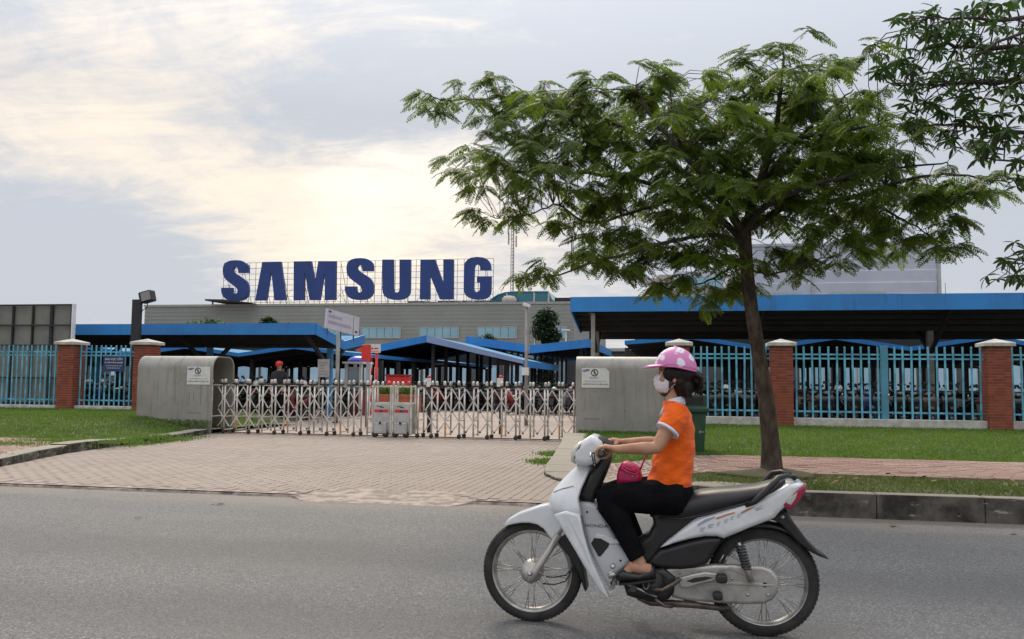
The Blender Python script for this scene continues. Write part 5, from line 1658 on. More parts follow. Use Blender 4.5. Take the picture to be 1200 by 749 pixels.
def park(x, y, rz, pi, label, group):
    t = thing('motorbike', (x, y, .14 if (x > -2.3 and y < 46) or (x < -12.4 and y < 34.6) else -.012), label, 'motorbike', group, rz)
    k = 0
    for n, m, mt in pp:
        if n == 'wheel': put(n, WH[k], t); k += 1
        elif mt == 'paint': put(n, PTM[(n, pi)], t)
        else: put(n, SH[n][0], t)
    t.scale = (1.03,) * 3
    t.rotation_euler = (rad(random.uniform(3, 9)), 0, rz + (PI if random.random() < .25 else 0))
    return t


random.seed(19)
PN = ['black', 'dark red', 'silver', 'dark blue', 'white', 'brown']
PWT = [16, 2, 1, 2, .5, 2]


def row(x0, x1, y, step, head, group, where):
    x = x0
    while x < x1:
        pi = random.choices(range(6), PWT)[0]
        park(x + random.uniform(-.08, .08), y + random.uniform(-.28, .28), head + random.uniform(-.28, .28), pi, '%s motorbike parked %s' % (PN[pi], where), group + ', ' + PN[pi])
        x += step * random.uniform(.9, 1.15)


row(R1x0 + 1.0, 10.8, 26.9, .44, -PI / 2, 'front row behind the right fence', 'in the front row behind the right fence')
row(R1x0 + .8, 11.2, 29.2, .48, PI / 2, 'second row behind the right fence', 'in the second row behind the right fence')
row(-24.0, L1x1 - .3, 26.4, .52, -PI / 2, 'front row behind the left fence', 'in the front row under the left canopy')
row(-25.0, L1x1 - .6, 29.2, .56, PI / 2, 'second row behind the left fence', 'in the second row under the left canopy')
row(-15.5, -7.4, 41.2, .44, -PI / 2, 'row under the gable canopy', 'under the gable-ended canopy behind the gate')
row(-12.4, -7.8, 39.2, .46, -PI / 2, 'row in front of the gable canopy', 'in the row just in front of the gable-ended canopy')
row(-7.4, -3.4, 38.0, .42, -PI / 2, 'row beside the right housing', 'in the yard between the gate and the V-ended canopy')
row(-6.8, -3.1, 35.6, .44, PI / 2, 'outer row beside the right housing', 'in the outer yard row behind the right half of the gate')
row(-18.5, -10.6, 36.6, .46, -PI / 2, 'row deep behind the left gate half', 'deep behind the left half of the gate')


def far_rows(rows, name):
    """the rows further in, where single bikes merge into one dark band"""
    mats = [TYRE, CHROME, PAINTS[0], LENS, SEATM, BLACK, ENG, bpy.data.materials['tail_red']]
    mb_ = MB()
    for x0, x1, y, step, z in rows:
        x = x0
        while x < x1:
            M = Matrix.Translation((x, y + random.uniform(-.3, .3), z)) @ Matrix.Rotation(random.choice([-PI / 2, PI / 2]) + random.uniform(-.3, .3), 4, 'Z') @ Matrix.Rotation(rad(random.uniform(3, 9)), 4, 'X')
            for n, m, mt in pp:
                o = len(mb_.v); mb_.v.extend([tuple(M @ Vector(p)) for p in m.v]); mb_.f.extend([[q + o for q in f] for f in m.f]); mb_.sm.extend(m.sm)
                ml = [PAINTS[0]] if mt == 'paint' else mt
                mb_.mi.extend([mats.index(ml[q]) for q in m.mi])
            x += step * random.uniform(.9, 1.15)
    tag(obj(name, mb_, mats, loc=(0, 40, 0), recalc=False), 'dense dark band of motorbikes packed deep under the canopies', 'motorbikes', None, 'stuff')


far_rows([(R1x0 + 1.4, 12.5, 32.2, .55, .14), (R1x0 + 1.4, 14, 36.0, .62, .14), (-23, -13.0, 33.5, .60, .14), (-14.5, -4.6, 43.4, .42, 0), (-14.5, -4.6, 45.3, .46, 0), (-11.5, -4.2, 47.5, .46, 0), (-19, -12, 39.0, .5, 0)], 'motorbike_mass')
# helmets left on seats and mirrors of the front rows
HM = {}
for n_, c_ in (('white', (.62, .62, .62)), ('red', (.45, .02, .02)), ('black', (.02, .02, .022)), ('pink', (.5, .16, .3)), ('blue', (.03, .09, .35))):
    m = MB(); m.lathe([(.118, 0), (.125, .04), (.118, .09), (.09, .135), (.045, .158), (0, .163)], (0, 0, 0), (0, 0, 1), 14)
    v_ = MB(); v_.add([(.09, -.09, .015), (.09, .09, .015), (.175, .05, .0), (.175, -.05, .0), (.09, -.09, .025), (.09, .09, .025), (.175, .05, .008), (.175, -.05, .008)], [(3, 2, 1, 0), (4, 5, 6, 7), (0, 1, 5, 4), (1, 2, 6, 5), (2, 3, 7, 6), (3, 0, 4, 7)])
    mt = Mt('helmet_' + n_, c_, .3, coat=.3)
    HM[n_] = (mesh_of('shell', m, mt), mesh_of('peak', v_, mt))
for (x0, x1, y, n_, where) in ((R1x0 + 1.5, 12.5, 26.75, 13, 'front row behind the right fence'), (L1x1 - 9, L1x1 - .4, 26.3, 9, 'front row under the left canopy'), (-15, -8, 41.4, 9, 'row under the gable canopy'), (-7.4, -3.7, 37.9, 5, 'row beyond the right gate half')):
    for k in range(n_):
        cn = random.choices(list(HM), [5, 2, 4, 1, 2])[0]
        x = x0 + (x1 - x0) * (k + random.random()) / n_
        t = thing('helmet', (x, y + random.uniform(-.2, .3), (.14 if y < 30 else 0) + random.uniform(.90, 1.06)), '%s helmet left on a motorbike of the %s' % (cn, where), 'helmet', '%s helmets, %s' % (cn, where), random.uniform(0, 6.28))
        put('shell', HM[cn][0], t); put('peak', HM[cn][1], t)
# ------------------------------------------------------------------ the white motorbike
BD = 4.82
WHP, b, bs = newmat('white_bike_paint')
pos = b.n('ShaderNodeNewGeometry').outputs['Position']
c_ = b.mix(b.ramp(b.noise(pos, 9, 6, .65), .42, .78, 0, .55), (.66, .68, .70), (.47, .46, .43))
b.put(bs.inputs['Base Color'], c_); spec(bs, .28, 0, .5, .35)
GREYP = Mt('pale_grey_plastic', (.56, .575, .60), .38, var=.05, scale=5)
BLKP = Mt('black_plastic', (.013, .013, .014), .42, var=.2, scale=10)
TYREH = Mt('worn_tyre', (.030, .028, .026), .85, var=.35, scale=9, bmp=.2, bscale=90)
RIMM = Mt('alloy_rim', (.40, .39, .37), .38, .8, var=.2, scale=14)
CASEM = Mt('silver_case', (.47, .455, .43), .36, .55, var=.15, scale=10, col2=(.34, .32, .29))
SPRING = Mt('shock_spring', (.05, .05, .05), .4, .5)
REDL2 = Mt('tail_lens', (.30, .008, .045), .12, coat=.5)
CLEARL = glassmat('clear_lens', (.50, .47, .44), .1)
BROWNM = Mt('heat_stained_pipe', (.12, .095, .075), .45, .6, var=.3, scale=20)
DECO = Mt('decal_orange', (.42, .20, .13), .5)
DECB = Mt('decal_slate', (.30, .34, .44), .5)
DECG = Mt('decal_grey', (.40, .41, .43), .5)
SEATH, b, bs = newmat('seat_vinyl')
b.put(bs.inputs['Base Color'], (.020, .020, .022, 1)); spec(bs, .42, 0, .5)
bump(b, bs, b.noise(b.n('ShaderNodeNewGeometry').outputs['Position'], 300, 2), .15, .003)


def H(px, py, dd=0.0): return P(px, py, BD + dd)
def pf(pts, dd=0.0): return [(H(x, y, dd).x, H(x, y, dd).z) for x, y in pts]


FWx, RWx = H(624, 670).x, H(894, 682).x
bike = thing('white_motorbike', ((FWx + RWx) / 2, BD, 0), 'white underbone motorbike ridden along the road in the foreground', 'motorbike')


def wheel(cx, R, tw, nsp, seed):
    c = (cx, BD, R)
    wh = bpy.data.objects.new('wheel', None); COL.objects.link(wh); wh.parent = bike
    wh.location = Vector(c) - bike.location
    m = MB(); ri = R * .82
    pro = []
    for k in range(15):
        a = -PI * .62 + PI * 1.24 * k / 14
        pro.append((R - tw * 1.05 + tw * 1.05 * math.cos(a), tw * .98 * math.sin(a)))
    m.lathe(pro + [(ri - .004, pro[-1][1] * .8), (ri - .004, pro[0][1] * .8), pro[0]], c, (0, 1, 0), 56, cap=False)
    for k in range(72):                                  # tread blocks lying on the crown
        a = 2 * PI * k / 72
        for sy in (-1, 1):
            an = .52 * sy; rr_ = R - tw * 1.05 * (1 - math.cos(an)) - .0004; rv = Vector((math.cos(a), 0, math.sin(a))); tv = Vector((-math.sin(a), 0, math.cos(a)))
            nv = rv * math.cos(an) + Vector((0, math.sin(an), 0)); sv = Vector((0, math.cos(an), 0)) - rv * math.sin(an)
            m.obox(Vector((cx, BD + tw * .98 * math.sin(an), R)) + rv * rr_, tv * .0078, sv * tw * .34 + tv * .008 * sy, nv * .0012)
    obj('tyre', m, TYREH, wh)
    m = MB(); m.lathe([(ri + .002, -tw * .72), (ri - .004, -tw * .78), (ri - .012, -tw * .55), (ri - .024, -tw * .2), (ri - .024, tw * .2), (ri - .012, tw * .55), (ri - .004, tw * .78), (ri + .002, tw * .72)], c, (0, 1, 0), 56, cap=False); obj('rim', m, RIMM, wh)
    m = MB(); m.lathe([(0, -.055), (.02, -.055), (.022, -.046), (.056, -.044), (.062, -.036), (.062, .036), (.056, .044), (.02, .046), (0, .05)], c, (0, 1, 0), 26)
    for k in range(8):
        a = 2 * PI * k / 8; m.bar((cx + .02 * math.cos(a), BD - .046, R + .02 * math.sin(a)), (cx + .055 * math.cos(a), BD - .046, R + .055 * math.sin(a)), .004, .006, (0, 1, 0))
    obj('hub', m, CASEM, wh)
    ax = MB(); ax.tube([(cx, BD - .10, R), (cx, BD + .10, R)], .009, 8); ax.lathe([(0, -.012), (.014, -.012), (.014, .0), (0, .0)], (cx, BD - .09, R), (0, 1, 0), 6); obj('axle', ax, RIMM, wh)
    sp_ = MB(); L = ri - .02 - .052
    sp_.tube([(0, 0, .05), (0, 0, ri - .02)], .0022, 5); me = mesh_of('spoke', sp_, RIMM)
    for k in range(nsp):
        a = 2 * PI * k / nsp + seed; sg = 1 if k % 2 else -1; tl = .32 * (1 if (k // 2) % 2 else -1)
        h0 = Vector((.056 * math.cos(a), sg * .034, .056 * math.sin(a))); a2 = a + tl * .75
        r1 = Vector(((ri - .022) * math.cos(a2), sg * .006, (ri - .022) * math.sin(a2)))
        d = r1 - h0; q = d.to_track_quat('Z', 'Y'); sc = d.length / (ri - .07)
        M = Matrix.Translation(h0) @ q.to_matrix().to_4x4() @ Matrix.Diagonal((1, 1, sc, 1)) @ Matrix.Translation((0, 0, -.05))
        o = bpy.data.objects.new('spoke', me); COL.objects.link(o); o.parent = wh; o.matrix_local = M
    return wh


wheel(FWx, .279, .034, 32, .05)
wheel(RWx, .287, .042, 32, .12)
# valve stem etc. of the rear wheel: bead of rubber on the rim
# front fork
f = MB()
for sy in (-.068, .068):
    top, low = H(655, 626, sy), H(620, 682, sy)
    dirn = (low - top).normalized()
    f.tube([top - dirn * .15, top + dirn * .03], .013, 10)
    f.tube([top, low - dirn * .035, low], [.021, .021, .017], 12)
obj('fork', f, CASEM, bike)
m = MB(); m.lathe([(0, -.062), (.058, -.062), (.060, -.048), (.05, -.046), (0, -.046)], (FWx, BD, .279), (0, 1, 0), 24); m.tube([(FWx + .02, BD - .066, .30), (FWx + .07, BD - .066, .27)], .007, 6); obj('brake_drum', m, CASEM, bike)
m = MB()
m.tube([H(640, 676, -.07), H(650, 676.5, -.075), H(663, 674, -.07), H(669, 668, -.06), H(672, 655, -.05)], .004, 6)
m.tube([H(636, 684, -.07), H(650, 685, -.075), H(663, 681, -.07), H(670, 668, -.06), H(675, 650, -.05)], .004, 6); obj('cable', m, BLKP, bike)
# front mudguard: crown over the tyre and two side skirts
sk = [(589, 616.5), (597, 607), (608, 601), (621, 596.5), (634, 592), (645, 590), (653, 600), (660, 614), (664, 625), (657, 630), (649, 635), (643, 627), (637, 619), (630, 614.5), (621, 612.5), (612, 612.5), (602, 614)]
m = MB()
for sy in (-.052, .052): m.pillow(pf(sk, sy), BD + sy, .022, .012, 3)
m.pillow(pf([(591, 614.5), (598, 606.5), (609, 600), (622, 595.5), (635, 591), (646, 589), (652, 597), (644, 602), (632, 605), (618, 607.5), (605, 611)]), BD, .066, .02, 3)
obj('front_mudguard', m, WHP, bike)
m = MB()
arc = [H(x, y) for x, y in ((632, 606), (646, 611), (658, 622), (668, 638), (676, 654), (683, 670), (687, 690))]
m.loft([[p + Vector((0, -.055, -.004)), p + Vector((0, .055, -.004)), p + Vector((.008, .055, .006)), p + Vector((.008, -.055, .006))] for p in arc], True, False)
m.pillow(pf([(651, 632), (663, 626), (676, 648), (684, 668), (688, 691), (684.5, 691), (678, 672), (668, 654)], -.05), BD, .062, .01, 2)
obj('inner_mudguard', m, BLKP, bike)

# leg shield: bowed nose above, a tapering wing on each side below
rows_ = [(546, 676, 690, .055), (553, 668, 687.5, .075), (562, 659, 683.5, .10), (573, 649, 678.5, .135), (584, 643, 675, .165), (594, 644.5, 676.5, .18), (604, 650, 680, .185)]
rings = []
for y, xl, xr, w2 in rows_:
    n0 = H(xl, y); e = H(xr, y, -w2)
    zz = (n0.z + e.z) / 2
    out, inn = [], []
    for k in range(13):
        u = -1 + 2 * k / 12
        x = n0.x + (e.x - n0.x) * (abs(u) ** 2.2); yy = BD + w2 * math.sin(u * PI / 2) ** 1 if False else BD + w2 * u * (1.25 - .25 * u * u)
        out.append((x, yy, n0.z + (e.z - n0.z) * abs(u) ** 2)); inn.append((x + .014, BD + (yy - BD) * .95, n0.z + (e.z - n0.z) * abs(u) ** 2))
    rings.append(out + inn[::-1])
m = MB(); m.loft(rings, True, True)
wing = [(650, 602), (664, 598), (680, 602), (684, 622), (689, 640), (694, 656), (701, 672), (709, 688), (714.5, 700), (711, 701), (703, 692), (694, 678), (684, 661), (674, 643), (663, 625), (655, 611)]
for sg in (-1, 1):
    dd = -.165
    w = MB(); w.pillow(pf(wing, dd), 0, .02, .014, 4)
    w.v = [(x, BD + sg * (-.165 + (.055 * max(0, (H(664, 625, dd).z - z)) * 1.0) + y * 1.0), z) for x, y, z in w.v] if sg > 0 else [(x, BD + (dd - .02 + .10 * max(0, (H(664, 640, dd).z - z))) + y, z) for x, y, z in w.v]
    if sg > 0: w.v = [(x, BD - (yy - BD) if yy < BD else yy, z) for x, yy, z in w.v]
    m.join(w)
obj('leg_shield', m, WHP, bike)
m = MB(); m.tube([H(648.5, 577, -.07), H(660, 572.5, -.10), H(672, 569.5, -.125)], [.0025, .004, .0025], 6, flat=.5); obj('badge', m, Mt('brown_badge', (.34, .27, .24), .4), bike)
# inner frame cover, pale grey, with a dark vent and the maker's name
m = MB(); m.pillow(pf([(677, 588), (690, 589), (699, 592), (706, 602), (714, 617), (723, 633), (733, 646), (742, 655), (735, 664), (724, 672), (719, 692), (714, 692), (706, 676), (697, 657), (690, 638), (684, 615)], -.10), BD, .105, .022, 4); obj('frame_cover', m, GREYP, bike)
m = MB(); m.pillow(pf([(692.5, 637), (696, 631), (704, 631.5), (714, 637.5), (713, 641), (703.5, 652.5), (701, 652)], -.108), BD - .104, .005, .004, 2); obj('vent', m, BLACK, bike)
m = MB(); m.pillow(pf([(695.5, 630.5), (699, 625.5), (712, 627.5), (723, 632.5), (728, 637), (715.5, 638), (704, 631.5)], -.108), BD - .105, .008, .006, 2); obj('vent_lip', m, WHP, bike)
p = H(694, 616.2, -.106)
obj('lettering', text_mb('HONDA', .031, .0006).xform(Matrix.Translation((p.x + .022, BD - .1064, p.z)) @ Matrix.Diagonal((1.1, 1, .75, 1))), INK, bike, recalc=False)
# steering column cover
m = MB(); m.pillow(pf([(699, 544), (708, 534), (715, 531), (716, 541), (710, 556), (704, 570), (699, 584), (694, 589), (684, 588), (674, 582), (678, 572), (686, 562), (692, 553)], -.06), BD, .085, .03, 4); obj('column_cover', m, BLKP, bike)
# headlight cowl
m = MB(); m.pillow(pf([(670, 529), (675, 522.5), (683, 516), (692.5, 510), (699, 511.5), (706, 517), (709, 525), (706, 536), (700, 543), (688, 546), (677, 543.5), (670.5, 540)], -.08), BD, .13, .034, 4); obj('headlight_cowl', m, WHP, bike)
m = MB(); m.pillow(pf([(678, 540), (690, 540), (695, 549), (690, 556), (680, 553)], -.04), BD, .06, .03, 3); obj('cowl_neck', m, GREYP, bike)
m = MB(); m.pillow(pf([(669.3, 530), (674, 522.3), (681, 516.3), (684.5, 519), (683, 528), (679, 537), (675, 544), (669.8, 541)], -.08), BD, .128, .034, 4); obj('headlight', m, glassmat('headlight_lens', (.60, .585, .50), .12), bike)
m = MB(); m.pillow(pf([(695, 512), (703, 511.5), (717, 520.5), (716, 527), (707, 531), (704, 520)], -.05), BD, .10, .03, 4); obj('dash', m, BLKP, bike)
G0, G1 = H(704.5, 532.5, -.34), H(700, 531, -.12)
grip_c = lambda sy: Vector((G0.x, BD + sy, G0.z))
m = MB(); m.tube([H(698, 530, -.08), (G0.x - .02, BD - .15, G0.z + .012), (G0.x, BD - .21, G0.z)], .011, 8); m.tube([(G0.x, BD - .21, G0.z), (G0.x, BD - .35, G0.z)], .016, 12); m.lathe([(0, 0), (.018, 0), (.018, .012), (0, .014)], (G0.x, BD - .35, G0.z), (0, -1, 0), 12)
m.tube([H(698, 530, .08), (G0.x - .02, BD + .15, G0.z + .012), (G0.x, BD + .21, G0.z)], .011, 8); m.tube([(G0.x, BD + .21, G0.z), (G0.x, BD + .35, G0.z)], .016, 12); m.lathe([(0, 0), (.018, 0), (.018, .012), (0, .014)], (G0.x, BD + .35, G0.z), (0, 1, 0), 12); obj('handlebar', m, BLKP, bike)
m = MB()
for sg in (-1, 1): m.tube([(G0.x - .03, BD + sg * .19, G0.z + .005), (G0.x - .065, BD + sg * .24, G0.z - .005), (G0.x - .055, BD + sg * .34, G0.z - .012)], [.007, .006, .005], 8)
obj('brake_lever', m, RIMM, bike)

for sg, off in ((-1, 0), (-1, .012), (1, 0)):                 # brake and throttle cables looping from the bar into the column
    m = MB(); m.tube([(G0.x - .03, BD + sg * .20, G0.z + .004), (G0.x - .055 - off, BD + sg * .17, G0.z + .002 - off), H(698 - off * 150, 546, sg * .10), H(692, 556, sg * .085)], .0035, 6); obj('cable', m, BLKP, bike)
m = MB()
for x, y, dd_s in ((688, 600, -.107), (727, 657, -.107), (716, 683, -.107), (700, 596, -.107)):
    q = H(x, y, dd_s); m = MB(); m.lathe([(0, 0), (.0055, 0), (.0055, .003), (0, .0035)], (q.x, BD - .1055, q.z), (0, -1, 0), 8); obj('screw', m, BLKP, bike)
# centre tunnel, seat, tail
m = MB(); m.pillow(pf([(716, 658), (722, 652), (735, 643), (748, 634), (760, 627), (766, 615), (763, 600), (770, 594), (800, 600), (822, 604), (806, 620), (786, 634), (773, 648), (768, 662), (745, 668), (728, 670)], -.09), BD, .10, .03, 4); obj('tunnel_cover', m, BLKP, bike)
rings = []
for x, yt, yb2, hw_ in ((762, 599, 606, .05), (766, 595, 608, .085), (778, 589, 610, .11), (792, 584.5, 610, .122), (808, 577.5, 609, .128), (822, 573.5, 606.5, .13), (842, 571, 601, .13), (864, 569.5, 595, .128), (886, 567, 589, .12), (902, 563, 581, .108), (912, 560.5, 573, .09), (919, 560.5, 567, .05)):
    a, c = H(x, yt), H(x, yb2, -hw_ * .9); zt0, zb0 = a.z, c.z; h = zt0 - zb0; ring = []
    for k in range(20):
        an = 2 * PI * k / 20; cy_, cz_ = math.cos(an), math.sin(an)
        yy = math.copysign(abs(cy_) ** .62, cy_) * hw_; zz = math.copysign(abs(cz_) ** (.62 if cz_ < 0 else .8), cz_)
        ring.append((a.x, BD + yy * (1 if zz < .2 else 1 - .10 * (zz - .2)), (zt0 + zb0) / 2 + zz * h / 2))
    rings.append(ring)
m = MB(); m.loft(rings, True, True); obj('seat', m, SEATH, bike)
m = MB(); m.tube([H(772, 607, -.125), H(800, 608, -.132), H(826, 603.5, -.134), H(850, 596.5, -.134), H(876, 589.5, -.13)], .006, 6); obj('seat_piping', m, BLKP, bike)
m = MB(); m.pillow(pf([(773, 642), (782, 634), (796, 623), (811, 611), (825, 603.5), (848, 597), (876, 588), (892, 584), (905, 578), (914, 573), (924, 567), (935, 566.5), (943, 567), (936, 576), (927, 588), (914, 600), (908, 607.5), (894, 613), (878, 619), (862, 626), (848, 631.5), (840, 629), (826, 629), (808, 632), (790, 637)], -.12), BD, .135, .03, 5); obj('tail_cover', m, WHP, bike)
m = MB(); m.pillow(pf([(757, 660), (764, 652), (774, 643.5), (792, 638.5), (810, 633.5), (828, 630), (846, 630.5), (842, 640), (836, 650), (829, 661), (815, 666), (798, 668), (780, 667), (766, 665)], -.11), BD, .12, .025, 4); obj('side_cover', m, BLKP, bike)
# decals on the tail, a hair proud of the paint
yd = BD - .1358


def decal(name, pts, mt):
    q = pf(pts, -.136); mm = MB(); mm.prism(q, yd - .0006, yd + .002); return obj(name, mm, mt, bike)


decal('decal', [(817, 614.5), (826, 609), (838, 605), (838, 607), (828, 611.5), (818, 617)], DECB)
decal('decal', [(839, 606.8), (852, 602.2), (861, 600), (861, 601.8), (852, 604.6), (840, 609)], DECO)
decal('decal', [(868, 600.5), (876, 596), (886, 593.5), (880, 597), (869, 602.5)], DECO)
decal('decal', [(884, 596.5), (894, 592), (889, 595.8), (895, 595), (887, 599)], DECG)
for k, (x, y, w2) in enumerate(((823, 621, 7), (833, 617, 8), (842, 614.5, 5), (851, 611, 6), (858, 607.5, 5), (866, 604.8, 5))):
    decal('decal', [(x - w2 / 2, y + 2.2), (x - w2 / 2 + 1.5, y - 2.4), (x + w2 / 2, y - 3.4), (x + w2 / 2 - .6, y - 1.2), (x - w2 / 4 + 1, y - .6), (x + w2 / 4, y + .6), (x + w2 / 2 - 2, y + 1.6)], DECG)
m = MB(); m.pillow(pf([(911, 587.5), (918, 583), (928, 577), (938, 570.5), (945, 567.5), (944, 576), (936, 587), (927.5, 597.5), (921, 595), (914, 591)], -.118), BD, .132, .012, 3); obj('tail_light', m, REDL2, bike)
m = MB(); m.pillow(pf([(919.5, 587), (927, 582), (934.5, 577), (932, 585), (927, 592), (922, 590)], -.13), BD - .131, .005, .004, 2); obj('indicator', m, CLEARL, bike)
m = MB()
for sg in (-1, 1):
    pts = [H(874, 593, -.13), H(884, 588, -.14), H(896, 578, -.14), H(906, 568, -.14), H(912, 560.5, -.13), H(921, 557.5, -.10), H(929, 559, -.05)]
    m.tube([(q.x, BD + sg * (BD - q.y), q.z) for q in pts], [.010, .016, .018, .018, .016, .014, .013], 10)
q = H(929, 559, 0); m.tube([(q.x, BD - .055, q.z), (q.x + .012, BD, q.z), (q.x, BD + .055, q.z)], .013, 10)
obj('grab_rail', m, BLKP, bike)
# rear mudguard and the long flap under the tail
m = MB(); R2 = .315
arc = [(RWx + R2 * math.cos(a), .287 + R2 * math.sin(a)) for a in [rad(18 + 8.2 * k) for k in range(18)]]
m.loft([[(x, BD + s_ * .062, z - (.02 if abs(s_) > .9 else 0)) for s_ in (-1, -.6, 0, .6, 1)] + [(RWx + (x - RWx) * .975, BD + s_ * .055, .287 + (z - .287) * .975 - (.02 if abs(s_) > .9 else 0)) for s_ in (1, .6, 0, -.6, -1)] for x, z in arc[3:]], True, True)
m.pillow(pf([(898, 607.5), (908, 605.5), (917, 600.5), (922, 598), (929, 610), (938, 622), (947, 634), (960, 647), (972, 656), (962, 653), (948, 646), (936, 637), (926, 626), (916, 616), (909, 611)], -.07), BD, .075, .012, 3)
obj('rear_mudguard', m, BLKP, bike)
p = H(917, 606, -.08); m = MB(); m.lathe([(0, 0), (.010, 0), (.010, .01), (0, .012)], (p.x, BD - .076, p.z), (0, -1, 0), 10); obj('screw', m, RIMM, bike)

# engine and running gear
m = MB(); m.pillow(pf([(728, 678), (742, 670), (760, 666), (778, 665), (792, 676), (790, 694), (784, 702), (768, 704), (748, 702), (735, 698)], -.10), BD, .13, .03, 3)
m.lathe([(0, 0), (.062, 0), (.066, -.012), (.055, -.022), (0, -.026)], (H(764, 683, -.13).x, BD - .128, H(764, 683, -.13).z), (0, 1, 0), 24)
obj('engine', m, Mt('dark_engine', (.028, .028, .03), .45, .4, var=.3, scale=15), bike)
m = MB(); q = H(757, 683, -.15)
for k in range(14):
    a = 2 * PI * k / 14; a2 = 2 * PI * (k + 1) / 14
    m.tube([(q.x + .016 * math.cos(a), q.y, q.z + .034 * math.sin(a)), (q.x + .016 * math.cos(a2), q.y, q.z + .034 * math.sin(a2))], .0035, 5)
obj('cover_ring', m, RIMM, bike)
case_ = [(778, 666), (790, 664), (816, 662.5), (840, 661), (870, 661.5), (894, 663), (904, 667), (911, 675), (913, 684), (911, 695), (905, 703), (896, 707.5), (870, 708), (840, 706.5), (815, 704.5), (799, 702.5), (788, 700), (783, 686)]
m = MB(); m.pillow(pf(case_, -.085), BD - .078, .024, .018, 4); obj('chain_case', m, CASEM, bike)
m = MB(); m.pillow(pf([(808, 683.5), (840, 682), (880, 683), (906, 685), (906, 687.5), (880, 686), (840, 685), (808, 686.5)], -.1), BD - .1035, .003, .002, 2)
m.pillow(pf([(842, 668.5), (856, 663.5), (876, 670), (888, 679), (884, 681), (872, 674), (856, 667.5)], -.1), BD - .1035, .003, .002, 2); obj('case_rib', m, CASEM, bike)
m = MB()
for x, y in ((797, 671), (858, 678), (900, 697), (846, 702), (876, 697)):
    q = H(x, y, -.105); m.lathe([(0, 0), (.008, 0), (.008, .005), (0, .006)], (q.x, BD - .102, q.z), (0, -1, 0), 8)
obj('case_screw', m, RIMM, bike)
m = MB(); m.pillow(pf([(794, 681), (799, 676), (812, 672.5), (826, 670), (839, 671.5), (845, 676), (836, 681), (820, 684), (806, 689), (798, 688)], -.13), BD - .128, .014, .008, 3); obj('peg_bracket', m, CASEM, bike)
m = MB(); m.pillow(pf([(804, 681), (814, 677), (828, 675.5), (836, 677), (826, 680), (812, 683)], -.14), BD - .142, .003, .002, 2); obj('bracket_slot', m, BLACK, bike)
m = MB()
for x, y, rr_ in ((845.5, 677.5, .030), (841, 698, .026)):
    q = H(x, y, -.15); m = MB(); m.pillow([(q.x + rr_ * math.copysign(abs(math.cos(an)) ** .7, math.cos(an)), q.z + rr_ * .75 * math.copysign(abs(math.sin(an)) ** .7, math.sin(an))) for an in [2 * PI * k / 14 for k in range(14)]], BD - .155, .035, .012, 3); obj('footpeg', m, BLACK, bike)
m = MB(); q0, q1 = H(866, 636, -.115), H(880, 681, -.115)
m.tube([q0, q0.lerp(q1, .55)], .010, 8); m.tube([q0.lerp(q1, .5), q1], [.013, .016], 10)
obj('shock_absorber', m, CASEM, bike)
m = MB(); n = 90; d = (q1 - q0); pts = []
for k in range(n):
    t_ = k / (n - 1) * .66; a = 2 * PI * 9 * k / n; c0_ = q0 + d * (t_ + .02); pts.append(c0_ + Vector((math.cos(a) * .022, math.sin(a) * .022, 0)))
m.tube(pts, .0055, 6); obj('spring', m, SPRING, bike)
for sy in (.115,):
    m = MB(); a_, b2_ = H(866, 636, sy), H(880, 681, sy); m.tube([a_, b2_], .016, 8); obj('shock_absorber', m, CASEM, bike)
m = MB(); m.tube([H(748, 700, -.03), H(762, 706, -.05), H(785, 707, -.07), H(815, 709, -.07), H(846, 713, -.05), H(856, 713, -.03)], [.016, .019, .02, .018, .015, .012], 10)
m.tube([H(762, 690, -.15), H(776, 692, -.16), H(790, 684, -.16), H(797, 678, -.15)], .012, 8)
m.tube([H(768, 702, -.14), H(778, 710, -.14), H(788, 711, -.12)], .009, 8)
obj('exhaust_pipe', m, BROWNM, bike)
m = MB(); m.tube([H(800, 700, .13), H(830, 694, .14), H(900, 688, .15)], [.03, .042, .045], 12); obj('muffler', m, BLKP, bike)
m = MB(); m.tube([H(722, 684, -.02), H(716, 672, -.19)], .011, 8); m.tube([H(713, 676, -.2), H(721, 672, -.2)], .013, 8); m.tube([H(720, 678, -.14), H(748, 690, -.14), H(770, 700, -.14)], .008, 8); m.lathe([(0, 0), (.014, 0), (.014, .02), (0, .02)], (H(718, 664, -.16).x, BD - .16, H(718, 664, -.16).z), (0, 1, 0), 10); obj('gear_pedal', m, RIMM, bike)
m = MB(); m.tube([H(738, 692, -.22), H(738, 692, .22)], .010, 8); m.tube([H(742, 690, -.26), H(742, 690, -.13)], .018, 10); m.tube([H(742, 690, .26), H(742, 690, .13)], .018, 10); obj('footrest', m, BLACK, bike)
m = MB(); q = H(846, 655, -.1); m.tube([H(843, 659, -.1), H(848, 650, -.1), H(853, 652, -.1), H(850, 659, -.1)], .005, 6); obj('helmet_hook', m, RIMM, bike)

# ------------------------------------------------------------------ people
SKIN, b, bs = newmat('skin')
pos = b.n('ShaderNodeNewGeometry').outputs['Position']
b.put(bs.inputs['Base Color'], b.mix(b.ramp(b.noise(pos, 14, 4), .3, .7), (.46, .255, .165), (.37, .185, .115))); spec(bs, .6, 0, .3)
bs.inputs['Subsurface Weight'].default_value = .12; bs.inputs['Subsurface Radius'].default_value = (.012, .005, .003)
bs.inputs['Subsurface Scale'].default_value = 1.0


